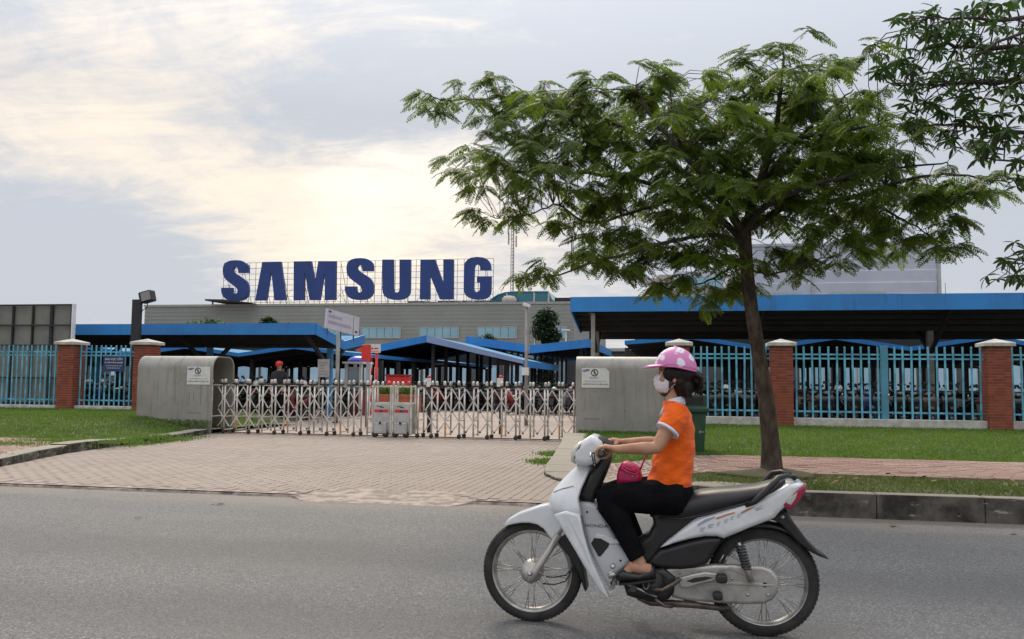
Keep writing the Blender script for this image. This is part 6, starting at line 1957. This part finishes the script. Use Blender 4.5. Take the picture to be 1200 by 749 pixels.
def cloth(name, col, dark, scale=18, st=(1, 1, 1), sheen=.12):
    m_, b_, bs_ = newmat(name)
    p_ = b_.n('ShaderNodeNewGeometry').outputs['Position']
    b_.put(bs_.inputs['Base Color'], b_.mix(b_.ramp(b_.noise(p_, scale, 4), .3, .7), col, dark)); spec(bs_, .9, 0, .2 if sheen else .03)
    bs_.inputs['Sheen Weight'].default_value = sheen
    h = b_.math('ADD', b_.math('MULTIPLY', b_.noise(b_.vmath('MULTIPLY', p_, st), 7, 3, .5, .6), 1.0), b_.math('MULTIPLY', b_.noise(p_, 900, 2), .03))
    bump(b_, bs_, h, .55, .03)
    return m_


SHIRT = cloth('orange_jersey', (.78, .125, .010), (.70, .10, .008), st=(1.2, 1, 2.4))
TRIM = cloth('white_trim', (.68, .68, .76), (.58, .58, .68))
TROU = cloth('black_trousers', (.006, .006, .007), (.009, .009, .011), sheen=0)
HAIR = Mt('black_hair', (.011, .007, .006), .5, sp=.25, var=.5, scale=60, stretch=(1, 1, .2))
SHOE = Mt('black_shoe', (.010, .010, .011), .4)
MASK = cloth('white_mask', (.72, .70, .72), (.62, .60, .63))
PINKH, b, bs = newmat('pink_helmet')
pos = b.n('ShaderNodeNewGeometry').outputs['Position']
v = b.n('ShaderNodeTexVoronoi'); v.inputs['Scale'].default_value = 18; v.inputs['Randomness'].default_value = 1.0; b.put(v.inputs['Vector'], pos)
dd_ = b.math('ADD', v.outputs['Distance'], b.math('MULTIPLY', b.noise(pos, 45, 3), .55))
c_ = b.mix(b.ramp(dd_, .64, .74), (.70, .67, .74), (.60, .20, .42))
c_ = b.mix(b.ramp(dd_, .40, .33), c_, (.20, .17, .45))
b.put(bs.inputs['Base Color'], c_); spec(bs, .5, 0, .4)
PINKP = Mt('pink_plastic', (.58, .17, .38), .35, var=.06)
STRAP = Mt('black_strap', (.015, .015, .017), .6)


def ell(c, rx, ry, rz_, n=16, u=(1, 0, 0), v=(0, 1, 0), sq=0.0):
    """ring of points: ellipse with half axes rx along u and ry along v"""
    c, u, v = Vector(c), Vector(u), Vector(v)
    return [c + u * (rx * math.cos(a)) + v * (ry * math.sin(a)) for a in [2 * PI * k / n for k in range(n)]]


def fuse(name, mb, mat, parent, voxel=.0045, smooth=4):
    """join overlapping closed volumes into one continuous skin"""
    o = obj(name, mb, mat, parent)
    r = o.modifiers.new('r', 'REMESH'); r.mode = 'VOXEL'; r.voxel_size = voxel; r.use_smooth_shade = True
    s = o.modifiers.new('s', 'SMOOTH'); s.iterations = smooth; s.factor = .5
    dg = bpy.context.evaluated_depsgraph_get()
    me = bpy.data.meshes.new_from_object(o.evaluated_get(dg))
    o.modifiers.clear(); o.data = me
    me.polygons.foreach_set('use_smooth', [True] * len(me.polygons))
    if not me.materials: me.materials.append(mat)
    return o


person = thing('person', (H(785, 600).x, BD, .30), 'person in orange polo shirt, pink helmet and white face mask riding the white motorbike', 'person')


def Y(p, sg):   # mirror a near-side point to the far side
    return Vector((p.x, BD + (BD - p.y), p.z)) if sg > 0 else p


# skeleton points (near side)
SH_, EL, WR = H(793, 489, -.155), H(768.5, 525, -.225), H(722, 526.5, -.275)
HIP, KN, AN = H(792, 582, -.085), H(709, 583.5, -.125), H(748, 655, -.145)
HC = H(790, 441)                     # head centre
body = MB()
# torso
tors = []
for y, xc, hd, hw2 in ((590, 787, .085, .13), (575, 787, .10, .145), (560, 786, .10, .14), (545, 787, .095, .125), (525, 790, .09, .122), (505, 792, .088, .138), (490, 792, .08, .15), (479, 791, .062, .12), (472, 789, .045, .06), (466, 788, .043, .046), (458, 787, .042, .043), (450, 787, .042, .042)):
    c = H(xc, y); tors.append(ell(c, hd, hw2, 0, 20))
body.loft(tors, True, True)
for sg in (-1, 1):
    s_, e_, w_ = Y(SH_, sg), Y(EL, sg), Y(WR, sg)
    body.tube([s_ + Vector((0, .03 * -sg, .01)), s_, s_.lerp(e_, .35), s_.lerp(e_, .75), e_, e_.lerp(w_, .25), e_.lerp(w_, .6), w_, w_ + (w_ - e_).normalized() * .02], [.045, .049, .041, .036, .034, .0345, .029, .021, .0195], 14)
    h_, k_, a_ = Y(HIP, sg), Y(KN, sg), Y(AN, sg)
    body.tube([h_ + Vector((.03, 0, 0)), h_, h_.lerp(k_, .5), k_, k_.lerp(a_, .3), k_.lerp(a_, .7), a_, a_ + (a_ - k_).normalized() * .03], [.07, .085, .072, .052, .05, .038, .031, .03], 14)
    # foot
    toe = Y(H(724, 674, -.165), sg); heel = Y(H(762, 668, -.15), sg)
    body.tube([heel + Vector((.01, 0, .0)), heel, a_.lerp(toe, .35) + Vector((0, 0, -.012)), heel.lerp(toe, .75), toe], [.02, .032, .034, .027, .012], 14, flat=.95)
    # hand: palm over the grip, four fingers round it, thumb beneath
    g = Vector((G0.x, BD + sg * .275, G0.z))

    def ring_pt(ang, r_, yo): return Vector((g.x + math.cos(rad(ang)) * r_, BD + sg * (.275 + yo), g.z + math.sin(rad(ang)) * r_))
    kn = [(.034, 105), (.013, 110), (-.009, 108), (-.030, 102)]
    pr = []
    for t_ in (0, .35, .7, 1.0):
        c = w_.lerp(ring_pt(80, .038, .002), t_)
        wd = .022 + (.043 - .022) * t_; th = .018 - .004 * t_
        ax = (ring_pt(80, .038, .002) - w_).normalized(); up_ = Vector((0, 1, 0)).cross(ax).normalized()
        pr.append(ell(c, th, wd, 0, 14, up_, (0, 1, 0)))
    body.loft(pr, True, True)
    for i, (yo, a0) in enumerate(kn):
        ln = (.92, 1.0, .97, .82)[i]; rr_ = (.0092, .0095, .009, .0078)[i]
        angs = [a0 - 35, a0, a0 + 45 * ln, a0 + 95 * ln, a0 + 140 * ln, a0 + 178 * ln]
        rads = [.036, .034, .030, .0275, .0265, .0255]
        body.tube([ring_pt(an, q_, yo - .002 * k) for k, (an, q_) in enumerate(zip(angs, rads))], [rr_ * 1.05, rr_ * 1.1, rr_ * 1.02, rr_, rr_ * .92, rr_ * .62], 10)
    body.tube([w_.lerp(ring_pt(60, .038, -.02), .55), ring_pt(20, .036, -.046), ring_pt(-30, .031, -.05), ring_pt(-75, .028, -.046), ring_pt(-105, .027, -.043)], [.013, .013, .0115, .010, .007], 10)
# head: skull, jaw, nose, lips, ears
hp = [(.0, -.118, .012, .012), (-.052, -.112, .028, .026), (-.040, -.095, .052, .045), (-.026, -.07, .068, .056), (-.016, -.04, .078, .064), (-.010, -.01, .086, .069), (-.004, .02, .092, .072), (.0, .05, .091, .071), (.003, .078, .080, .064), (.005, .10, .058, .048), (.006, .114, .025, .022)]
MH = Matrix.Translation(HC + Vector((.004, 0, .010))) @ Matrix.Diagonal((.93, .93, .92, 1)) @ Matrix.Translation(-HC)
skull = MB()
rg_ = []
for dx, dz, rx, ry in hp[1:]:
    rg_.append(ell((HC.x + dx, BD, HC.z + dz), rx, ry, 0, 24))
skull.loft(rg_, True, True)
fx = HC.x
skull.tube([(fx - .088, BD, HC.z + .012), (fx - .102, BD, HC.z - .018), (fx - .110, BD, HC.z - .032), (fx - .094, BD, HC.z - .040)], [.008, .010, .0125, .009], 10)
skull.sphere((fx - .092, BD, HC.z - .068), (.012, .024, .008), 12, 8); skull.sphere((fx - .083, BD, HC.z - .10), (.02, .024, .016), 12, 8)
for sg in (-1, 1):
    skull.sphere((fx - .083, BD + sg * .032, HC.z + .022), (.012, .024, .007), 10, 6)         # brow
    skull.sphere((fx - .066, BD + sg * .044, HC.z - .03), (.026, .02, .022), 12, 8)           # cheek
    e = MB(); e.sphere((0, 0, 0), (.016, .007, .026), 12, 8); e.xform(Matrix.Translation((fx - .004, BD + sg * .074, HC.z - .028)) @ Matrix.Rotation(sg * .35, 4, 'Z') @ Matrix.Rotation(-.2, 4, 'Y')); skull.join(e)
body.join(skull.xform(MH))
bo_ = fuse('body', body, SKIN, person, .0042, 3)
EYEW = Mt('eye_white', (.7, .68, .66), .25); IRIS = Mt('iris', (.03, .018, .012), .2)
for sg in (-1, 1):
    m = MB(); m.sphere((fx - .078, BD + sg * .033, HC.z + .004), (.010, .013, .0055), 14, 8); m.xform(MH); e = obj('eye', m, EYEW, person)
    m = MB(); m.sphere((fx - .0855, BD + sg * .0345, HC.z + .004), (.0035, .0065, .0055), 12, 8); m.xform(MH); obj('iris', m, IRIS, e)
    m = MB(); m.tube([(fx - .088, BD + sg * .018, HC.z + .024), (fx - .087, BD + sg * .034, HC.z + .028), (fx - .072, BD + sg * .052, HC.z + .024)], [.003, .004, .002], 6); m.xform(MH); obj('eyebrow', m, HAIR, person)

# shirt: body tube, sleeves, collar, placket, trims
m = MB(); sr = []
SHR0 = [(573, 784, 52.5, .165), (566, 784.5, 53, .163), (556, 786, 51, .155), (545, 788, 49.5, .147), (532, 790, 48.5, .140), (518, 791.5, 46, .142), (505, 792.5, 42.5, .152), (495, 793, 40, .163), (487, 792.5, 36, .160), (480, 791.5, 31, .130), (474, 790, 26, .085), (469.5, 788.5, 22.5, .060)]
SHR = []
for q0, q1 in zip(SHR0, SHR0[1:]):
    for k in range(3): SHR.append(tuple(a + (b - a) * k / 3 for a, b in zip(q0, q1)))
SHR.append(SHR0[-1])
for y, xc, wpx, hw2 in SHR:
    c = H(xc, y); half = (H(xc + wpx / 2, y).x - H(xc - wpx / 2, y).x) / 2
    ring = ell(c, half, hw2, 0, 28)
    ring = [p + (p - c).normalized() * (.0032 * math.sin(3 * 2 * PI * k / 28 + p.z * 60) + .0022 * math.sin(7 * 2 * PI * k / 28 - p.z * 85)) * (1 if y > 484 else 0) for k, p in enumerate(ring)]
    ring = [p + Vector((0, 0, -.012 * math.cos(2 * PI * k / 28) - .004 * math.cos(6 * PI * k / 28)) if y > 560 else (0, 0, 0)) for k, p in enumerate(ring)]
    sr.append(ring)
m.loft(sr, True, True)
for sg in (-1, 1):
    s_, e_ = Y(SH_, sg), Y(EL, sg); d = (e_ - s_)
    m.tube([s_ + Vector((.0, -sg * .075, .022)), s_ + Vector((.0, -sg * .02, .016)), s_ + d * .16, s_ + d * .42], [.052, .068, .066, .0655], 18)
fuse('shirt', m, SHIRT, person, .005, 5)
for sg in (-1, 1):
    s_, e_ = Y(SH_, sg), Y(EL, sg); d = (e_ - s_)
    mm = MB(); mm.tube([s_ + d * .395, s_ + d * .40, s_ + d * .46, s_ + d * .465], [.0625, .0650, .0655, .0630], 20); obj('sleeve_trim', mm, TRIM, person)
# collar: a folded band round the neck, open at the front
co_ = []
m = MB(); n = 28; r0 = []; r1 = []; r2 = []
for k in range(n + 1):
    a = rad(198 + 324 * k / n)           # starts and ends at the front (-x)
    op = abs(k / n - .5) * 2
    cx_, cy_ = math.cos(a), math.sin(a)
    t0 = H(789, 463.5); t1 = H(788, 471)
    up_ = -.034 * op ** 1.6
    r0.append(Vector((t0.x + .008 + .047 * cx_, BD + .048 * cy_, t0.z + up_)))
    r1.append(Vector((t0.x + .006 + .052 * cx_, BD + .054 * cy_, t0.z + .001 + up_)))
    r2.append(Vector((t1.x + .004 + (.068 + .016 * op ** 3) * cx_, BD + (.080 - .008 * op) * cy_, t1.z - .010 - .052 * op ** 2.0 + up_ * .55)))
inner = [p + Vector((0, 0, -.05)) * 1 for p in r0]
vs = inner + r0 + r1 + r2; N = n + 1
m.add(vs, [(i * N + j, i * N + j + 1, (i + 1) * N + j + 1, (i + 1) * N + j) for i in range(3) for j in range(n)], True)
cl_ = obj('collar', m, TRIM, person)
sm_ = cl_.modifiers.new('t', 'SOLIDIFY'); sm_.thickness = .003
# trousers
m = MB()
wst = []
for y, xc, hd, hw2 in ((562, 786, .108, .150), (572, 787, .118, .165), (580, 788, .120, .168), (589, 789, .112, .158), (597, 790, .09, .13), (602, 790, .05, .08)):
    wst.append(ell(H(xc, y), hd, hw2, 0, 22))
m.loft(wst, True, True)
for sg in (-1, 1):
    h_, k_, a_ = Y(HIP, sg), Y(KN, sg), Y(AN, sg)
    m.tube([h_ + Vector((.04, 0, .0)), h_, h_.lerp(k_, .3), h_.lerp(k_, .62), h_.lerp(k_, .88), k_ + Vector((.004, 0, .002)), k_.lerp(a_, .12) + Vector((-.0, 0, 0)), k_.lerp(a_, .35) + Vector((.012, 0, .004)), k_.lerp(a_, .65) + Vector((.006, 0, 0)), k_.lerp(a_, .9), k_.lerp(a_, .985)], [.085, .103, .096, .083, .073, .069, .068, .066, .056, .049, .048], 18)
fuse('trousers', m, TROU, person, .006, 5)
# shoes: low pumps that leave the instep bare
for sg in (-1, 1):
    m = MB(); toe = Y(H(722.5, 675.5, -.165), sg); heel = Y(H(767, 670, -.15), sg)
    dv = (toe - heel); side = Vector((0, 1, 0)); up_ = dv.normalized().cross(side); up_ = up_ if up_.z > 0 else -up_
    rr2 = []
    for t_, wd, lo, hi in ((-.02, .014, -.034, .030), (.04, .028, -.040, .034), (.18, .033, -.040, .020), (.40, .037, -.036, .006), (.58, .042, -.036, .020), (.76, .041, -.034, .034), (.92, .031, -.030, .026), (1.02, .012, -.020, .010)):
        c = heel + dv * t_
        rr2.append([c + side * (wd * math.cos(a)) + up_ * ((lo + hi) / 2 + (hi - lo) / 2 * math.sin(a)) for a in [2 * PI * k / 16 for k in range(16)]])
    m.loft(rr2, True, True); sh = obj('shoe', m, SHOE, person)
    m = MB(); m.loft([[p + (up_ * (-.043) if True else 0) - (p - (heel + dv * t2)).project(up_) + side * 0 for p in r_] and [heel + dv * t2 + side * w3 + up_ * -.045, heel + dv * t2 - side * w3 + up_ * -.045, heel + dv * t2 - side * w3 + up_ * -.034, heel + dv * t2 + side * w3 + up_ * -.034] for t2, w3, r_ in ((0, .024, rr2[1]), (.3, .03, rr2[2]), (.7, .04, rr2[4]), (.97, .02, rr2[6]))], True, False); obj('sole', m, BLACK, sh)
# hair: cap of hair below the helmet, strands at the nape, tail of hair
m = MB()
m.sphere((HC.x + .030, BD, HC.z + .012), (.090, .084, .086), 22, 14); m.sphere((HC.x + .030, BD, HC.z - .03), (.055, .083, .055), 18, 12)
m.sphere((HC.x + .050, BD, HC.z - .055), (.066, .072, .062), 18, 12); m.sphere((HC.x + .040, BD, HC.z - .085), (.045, .058, .035), 16, 10)
for sg in (-1, 1): m.sphere((HC.x - .012, BD + sg * .060, HC.z + .015), (.05, .022, .045), 14, 10)
rh = random.Random(3)
for k in range(26):
    a = rh.uniform(-1.2, 1.2); p0 = Vector((HC.x + .035 + .04 * math.cos(a), BD + .066 * math.sin(a), HC.z - .04))
    m.tube([p0, p0 + Vector((.012, 0, -.03)), p0 + Vector((rh.uniform(-.01, .025), rh.uniform(-.01, .01), -.062 - rh.uniform(0, .02)))], [.012, .010, .003], 6)
for k in range(44):
    a, q_ = rh.uniform(0, 6.28), rh.uniform(0, .026)
    p0 = Vector((HC.x + .092, BD + q_ * math.cos(a), HC.z + .006 + q_ * math.sin(a)))
    m.tube([p0, p0 + Vector((.026, q_ * .5 * math.cos(a), -.004)), p0 + Vector((.056, q_ * math.cos(a), -.030 + q_ * .5 * math.sin(a))), p0 + Vector((.046 + rh.uniform(-.03, .018), q_ * 1.3 * math.cos(a), -.068 - rh.uniform(0, .05)))], [.014, .017, .013, .003], 6)
fuse('hair', m, HAIR, person, .004, 1)
# helmet: dome with a dipping rim, rolled edge and a peak
m = MB(); hz = H(791, 434).z; hx = H(791.5, 434).x; rows2 = []
A_, B_, C_ = .118, .104, H(791, 406.5).z - hz


def rim_z(ca):   # rim height by direction: higher at the front, dips behind
    return .022 - .030 * (ca > 0) * ca ** 1.0 - .004 * (1 - abs(ca))


NN = 36
for j in range(11):
    t_ = j / 10; ring = []
    for k in range(NN):
        a = 2 * PI * k / NN; ca, sa = math.cos(a), math.sin(a)
        z0_ = rim_z(ca); ph = t_ * PI / 2 * .985
        z = z0_ + (C_ - z0_) * math.sin(ph)
        rad_ = math.sqrt(max(0, 1 - ((z - 0) / C_) ** 2)) if z > 0 else 1.0
        rad_ = max(rad_, .015) * (1 - .0 * t_)
        ring.append((hx + A_ * rad_ * ca, BD + B_ * rad_ * sa, hz + z))
    rows2.append(ring)
m.loft(rows2, False, True)
m.add(rows2[-1], [list(range(NN))], True)
he = obj('helmet', m, PINKH, person)
sd_ = he.modifiers.new('t', 'SOLIDIFY'); sd_.thickness = .006; sd_.offset = -1
m = MB(); m.tube([Vector(p) for p in rows2[0]] + [Vector(rows2[0][0])], .0045, 6, cap=False); obj('helmet_edge', m, PINKP, he)
m = MB(); m.sphere((hx, BD, hz + C_), (.014, .014, .006), 12, 6); obj('helmet_button', m, PINKP, he)
m = MB(); up_r, lo_r = [], []
ptip, proot = H(755.5, 430), H(772, 425)
for k in range(15):
    a = rad(112 + 136 * k / 14); ca, sa = math.cos(a), math.sin(a)
    root = Vector((hx + A_ * .97 * ca, BD + B_ * .98 * sa, hz + rim_z(ca) + .010))
    f_ = max(0, (-ca - .30) / .70) ** .7
    tip = root + Vector((-(root.x - ptip.x) * 1.0 * f_ if False else -.068 * f_, .004 * sa, -.020 * f_))
    up_r.append((root, root.lerp(tip, .5) + Vector((0, 0, .006 * f_ * abs(math.cos(sa)))), tip))
vs = [q_ for tr_ in up_r for q_ in tr_]
m.add(vs, [(k * 3 + i, k * 3 + i + 1, k * 3 + i + 4, k * 3 + i + 3) for k in range(14) for i in range(2)], True)
pk_ = obj('helmet_peak', m, PINKP, he); s2 = pk_.modifiers.new('t', 'SOLIDIFY'); s2.thickness = .004
# straps, chin cup, mask
m = MB()
for sg in (-1, 1):
    for p0, p1 in (((HC.x - .012, .082, HC.z + .03), (HC.x - .030, .066, HC.z - .075)), ((HC.x + .038, .084, HC.z + .012), (HC.x - .028, .068, HC.z - .072))):
        a, b_ = Vector((p0[0], BD + sg * p0[1], p0[2])), Vector((p1[0], BD + sg * p1[1], p1[2]))
        m.bar(a, b_, .012, .003, (0, sg, 0))
    a, b_ = Vector((HC.x - .028, BD + sg * .066, HC.z - .076)), Vector((HC.x - .052, BD + sg * .03, HC.z - .122)); m.bar(a, b_, .016, .005, (0, sg, .4))
m.sphere((HC.x - .052, BD, HC.z - .118), (.034, .042, .016), 16, 8)
m.xform(MH); obj('chin_strap', m, STRAP, person)
m = MB(); mk = []
for dz, fx_, wd, sd2 in ((.008, -.096, .048, -.050), (-.004, -.112, .060, -.046), (-.025, -.124, .068, -.040), (-.052, -.124, .070, -.036), (-.080, -.116, .064, -.036), (-.104, -.098, .050, -.040), (-.116, -.074, .036, -.046)):
    ring = []
    for k in range(17):
        u = -1 + 2 * k / 16
        ring.append((HC.x + fx_ + (sd2 - fx_) * abs(u) ** 2.1, BD + wd * math.copysign(abs(u) ** .85, u), HC.z + dz + .006 * math.sin(k * 0) - .010 * abs(u) * (dz > -.02)))
    mk.append(ring)
mk2 = []
for i in range(len(mk) - 1):                       # pleats across the mask
    for k in range(3):
        f_ = k / 3; off = (.0, .0035, -.001)[k] if 1 <= i <= 4 else 0
        mk2.append([(a_[0] + (b2[0] - a_[0]) * f_ - off * (1 - abs(-1 + 2 * j / 16) ** 3), a_[1] + (b2[1] - a_[1]) * f_, a_[2] + (b2[2] - a_[2]) * f_) for j, (a_, b2) in enumerate(zip(mk[i], mk[i + 1]))])
mk = mk2 + [mk[-1]]
m.loft(mk, False, True, False); m.xform(MH); ma = obj('face_mask', m, MASK, person); s3 = ma.modifiers.new('t', 'SOLIDIFY'); s3.thickness = .003
m = MB()
for sg in (-1, 1):
    e0 = Vector((HC.x + .016, BD + sg * .080, HC.z - .008))
    m.tube([Vector((HC.x - .048, BD + sg * .056, HC.z + .0)), e0 + Vector((0, 0, .014)), e0 + Vector((.012, 0, -.015)), e0 + Vector((0, 0, -.035)), Vector((HC.x - .042, BD + sg * .060, HC.z - .098))], .0016, 5)
m.xform(MH); obj('mask_loop', m, MASK, ma)

# pink handbag on the lap
BAG = Mt('pink_leather', (.50, .018, .105), .38, var=.15, scale=30, coat=.15, bmp=.1, bscale=50)
c = H(738, 556, -.02)
t = thing('handbag', (c.x, c.y, H(738, 567, -.02).z), 'small crimson pink handbag resting on the rider\'s lap', 'handbag')
yb_ = c.y
m = MB(); m.pillow(pf([(723.5, 566), (723, 558), (725, 549), (728, 543), (735, 542.5), (744, 546.5), (751, 551), (752.5, 558), (751, 566), (744, 568), (732, 568)], -.02), yb_, .062, .035, 5)
obj('pouch', m, BAG, t)
m = MB(); m.pillow(pf([(726, 551.5), (728, 543), (734, 541), (742, 544.5), (751, 550), (750, 556), (742, 557), (733, 555)], -.07), yb_, .066, .02, 4); obj('flap', m, BAG, t)
m = MB(); m.tube([H(729, 549, -.09), H(735, 553, -.10), H(743, 556, -.10), H(749, 554, -.09)], .005, 8); m.tube([H(731, 547, -.09), H(738, 551, -.1), H(747, 551, -.09)], .004, 8); obj('handle', m, BAG, t)
m = MB(); m.tube([H(750, 551, -.05), H(754, 541, -.09), H(758, 532, -.12), H(763, 522, -.13)], .007, 8, flat=.5); obj('strap', m, BAG, t)
q = H(741, 559, -.1); m = MB(); m.sphere((q.x, yb_ - .066, q.z), (.006, .004, .006), 10, 6); obj('clasp', m, RIMM, t)

# guard in a red cap far behind the gate
gx, gy = P(327, 440, 25.2).x, 25.2
t = thing('person', (gx, gy, 0), 'distant person in a red cap standing among bikes behind the left gate half', 'person')
m = MB()
zz = P(327, 425, gy).z - .02
m.loft([ell((gx, gy, z), rx, ry, 0, 14) for z, rx, ry in ((.85, .15, .12), (1.05, .14, .11), (1.3, .19, .12), (zz - .29, .20, .11), (zz - .24, .08, .07), (zz - .16, .055, .055))], True, True)
m.sphere((gx, gy, zz - .10), (.075, .09, .11), 14, 10)
for sg in (-1, 1):
    m.tube([(gx + sg * .19, gy, zz - .32), (gx + sg * .25, gy, zz - .60), (gx + sg * .20, gy - .12, zz - .82), (gx + sg * .19, gy - .15, zz - .9)], [.05, .042, .034, .03], 10)
    m.tube([(gx + sg * .09, gy, .9), (gx + sg * .1, gy, .48), (gx + sg * .1, gy, .08), (gx + sg * .1, gy - .12, .05)], [.085, .06, .045, .04], 10)
    for k in range(4): m.tube([(gx + sg * (.17 + .012 * k), gy - .16, zz - .92), (gx + sg * (.17 + .012 * k), gy - .175, zz - .97), (gx + sg * (.17 + .012 * k), gy - .165, zz - 1.0)], .008, 5)
fuse('body', m, SKIN, t, .012, 2)
m = MB(); m.loft([ell((gx, gy, z), rx, ry, 0, 16) for z, rx, ry in ((.86, .17, .14), (1.05, .16, .13), (1.3, .205, .135), (zz - .28, .215, .125), (zz - .23, .09, .08))], True, True)
for sg in (-1, 1): m.tube([(gx + sg * .18, gy, zz - .31), (gx + sg * .23, gy, zz - .5)], [.07, .06], 10)
obj('shirt', m, cloth('dark_shirt', (.02, .022, .03), (.03, .03, .04)), t)
m = MB()
for sg in (-1, 1): m.tube([(gx + sg * .08, gy, .95), (gx + sg * .1, gy, .5), (gx + sg * .1, gy, .1)], [.10, .075, .06], 10)
obj('trousers', m, TROU, t)
m = MB(); m.lathe([(.105, 0), (.115, .03), (.11, .08), (.08, .12), (0, .14)], (gx, gy, zz - .06), (0, 0, 1), 16); m.add([(gx - .09, gy - .09, zz - .05), (gx + .09, gy - .09, zz - .05), (gx + .06, gy - .2, zz - .07), (gx - .06, gy - .2, zz - .07)], [(0, 1, 2, 3)]); obj('cap', m, RED, t)

# fallen leaves and litter on the road
FALL = Mt('dry_leaf', (.30, .16, .06), .8, col2=(.16, .09, .045), scale=9)
for px, py, s_, lb in ((252, 592, .10, 'curled dry leaf on the road below the driveway, largest of the fallen leaves'), (160, 608, .06, 'small dark scrap of leaf on the road at the left'), (1187, 627, .09, 'pale dry leaf on the road at the right, close to the kerb'), (1046, 618, .13, 'bent dry twig with a leaf on the road beside the kerb'), (549, 589, .08, 'orange dry leaf lying by the broken edge of the driveway')):
    s0, d0, zz_ = sd(px, py); k = -EYE / zz_; x, y = s0 * k, d0 * k
    t = thing('fallen_leaf', (x, y, 0), lb, 'leaf', 'fallen leaves on the road', random.uniform(0, 3))
    vs, fs = blade(s_, s_ * .45, px); m = MB(); m.add([(a, b_, c_ + .012 + .18 * a * a / s_) for a, b_, c_ in vs], fs, True)
    o = bpy.data.objects.new('blade', mesh_of('blade', m, FALL, recalc=False)); COL.objects.link(o); o.parent = t
    m = MB(); m.tube([(0, 0, .012), (-s_ * .4, .01, .006)], .002, 5); o = bpy.data.objects.new('stalk', mesh_of('stalk', m, TWIG)); COL.objects.link(o); o.parent = t
random.seed(51)
lf = [mesh_of('blade', (lambda m: m)(MB().add([(a, b_, c_ + .012 + q * a * a) for a, b_, c_ in blade(.085, .045, k)[0]], blade(.085, .045, k)[1], True)), FALL, recalc=False) for k, q in ((1, 2.0), (2, -1.0), (3, 3.5))]
for k in range(16):                                          # dry leaves scattered on the kerbside grass
    x, y = random.uniform(1.2, 4.2), random.uniform(9.5, 10.9)
    t = thing('fallen_leaf', (x, y, zright(x, y) + .035), 'dry brown leaf lying on the grass strip behind the right kerb', 'leaf', 'fallen leaves on the kerbside grass', random.uniform(0, 6.28))
    put('blade', lf[k % 3], t, (0, 0, 0), (random.uniform(-.4, .4), random.uniform(-.3, .3), 0))
m = MB(); tx = P(905, 555, TD).x; rs = []
for r_, z in ((.62, -.02), (.5, .012), (.36, .035), (.2, .06), (.1, .075)):
    rs.append([(tx + r_ * (1 + .18 * math.sin(3 * a + r_ * 9)) * math.cos(a), TD + r_ * .8 * (1 + .15 * math.sin(2 * a)) * math.sin(a), .25 + z) for a in [2 * PI * k / 24 for k in range(24)]])
m.loft(rs, True, True); obj('soil', m, EARTH, kind='structure')
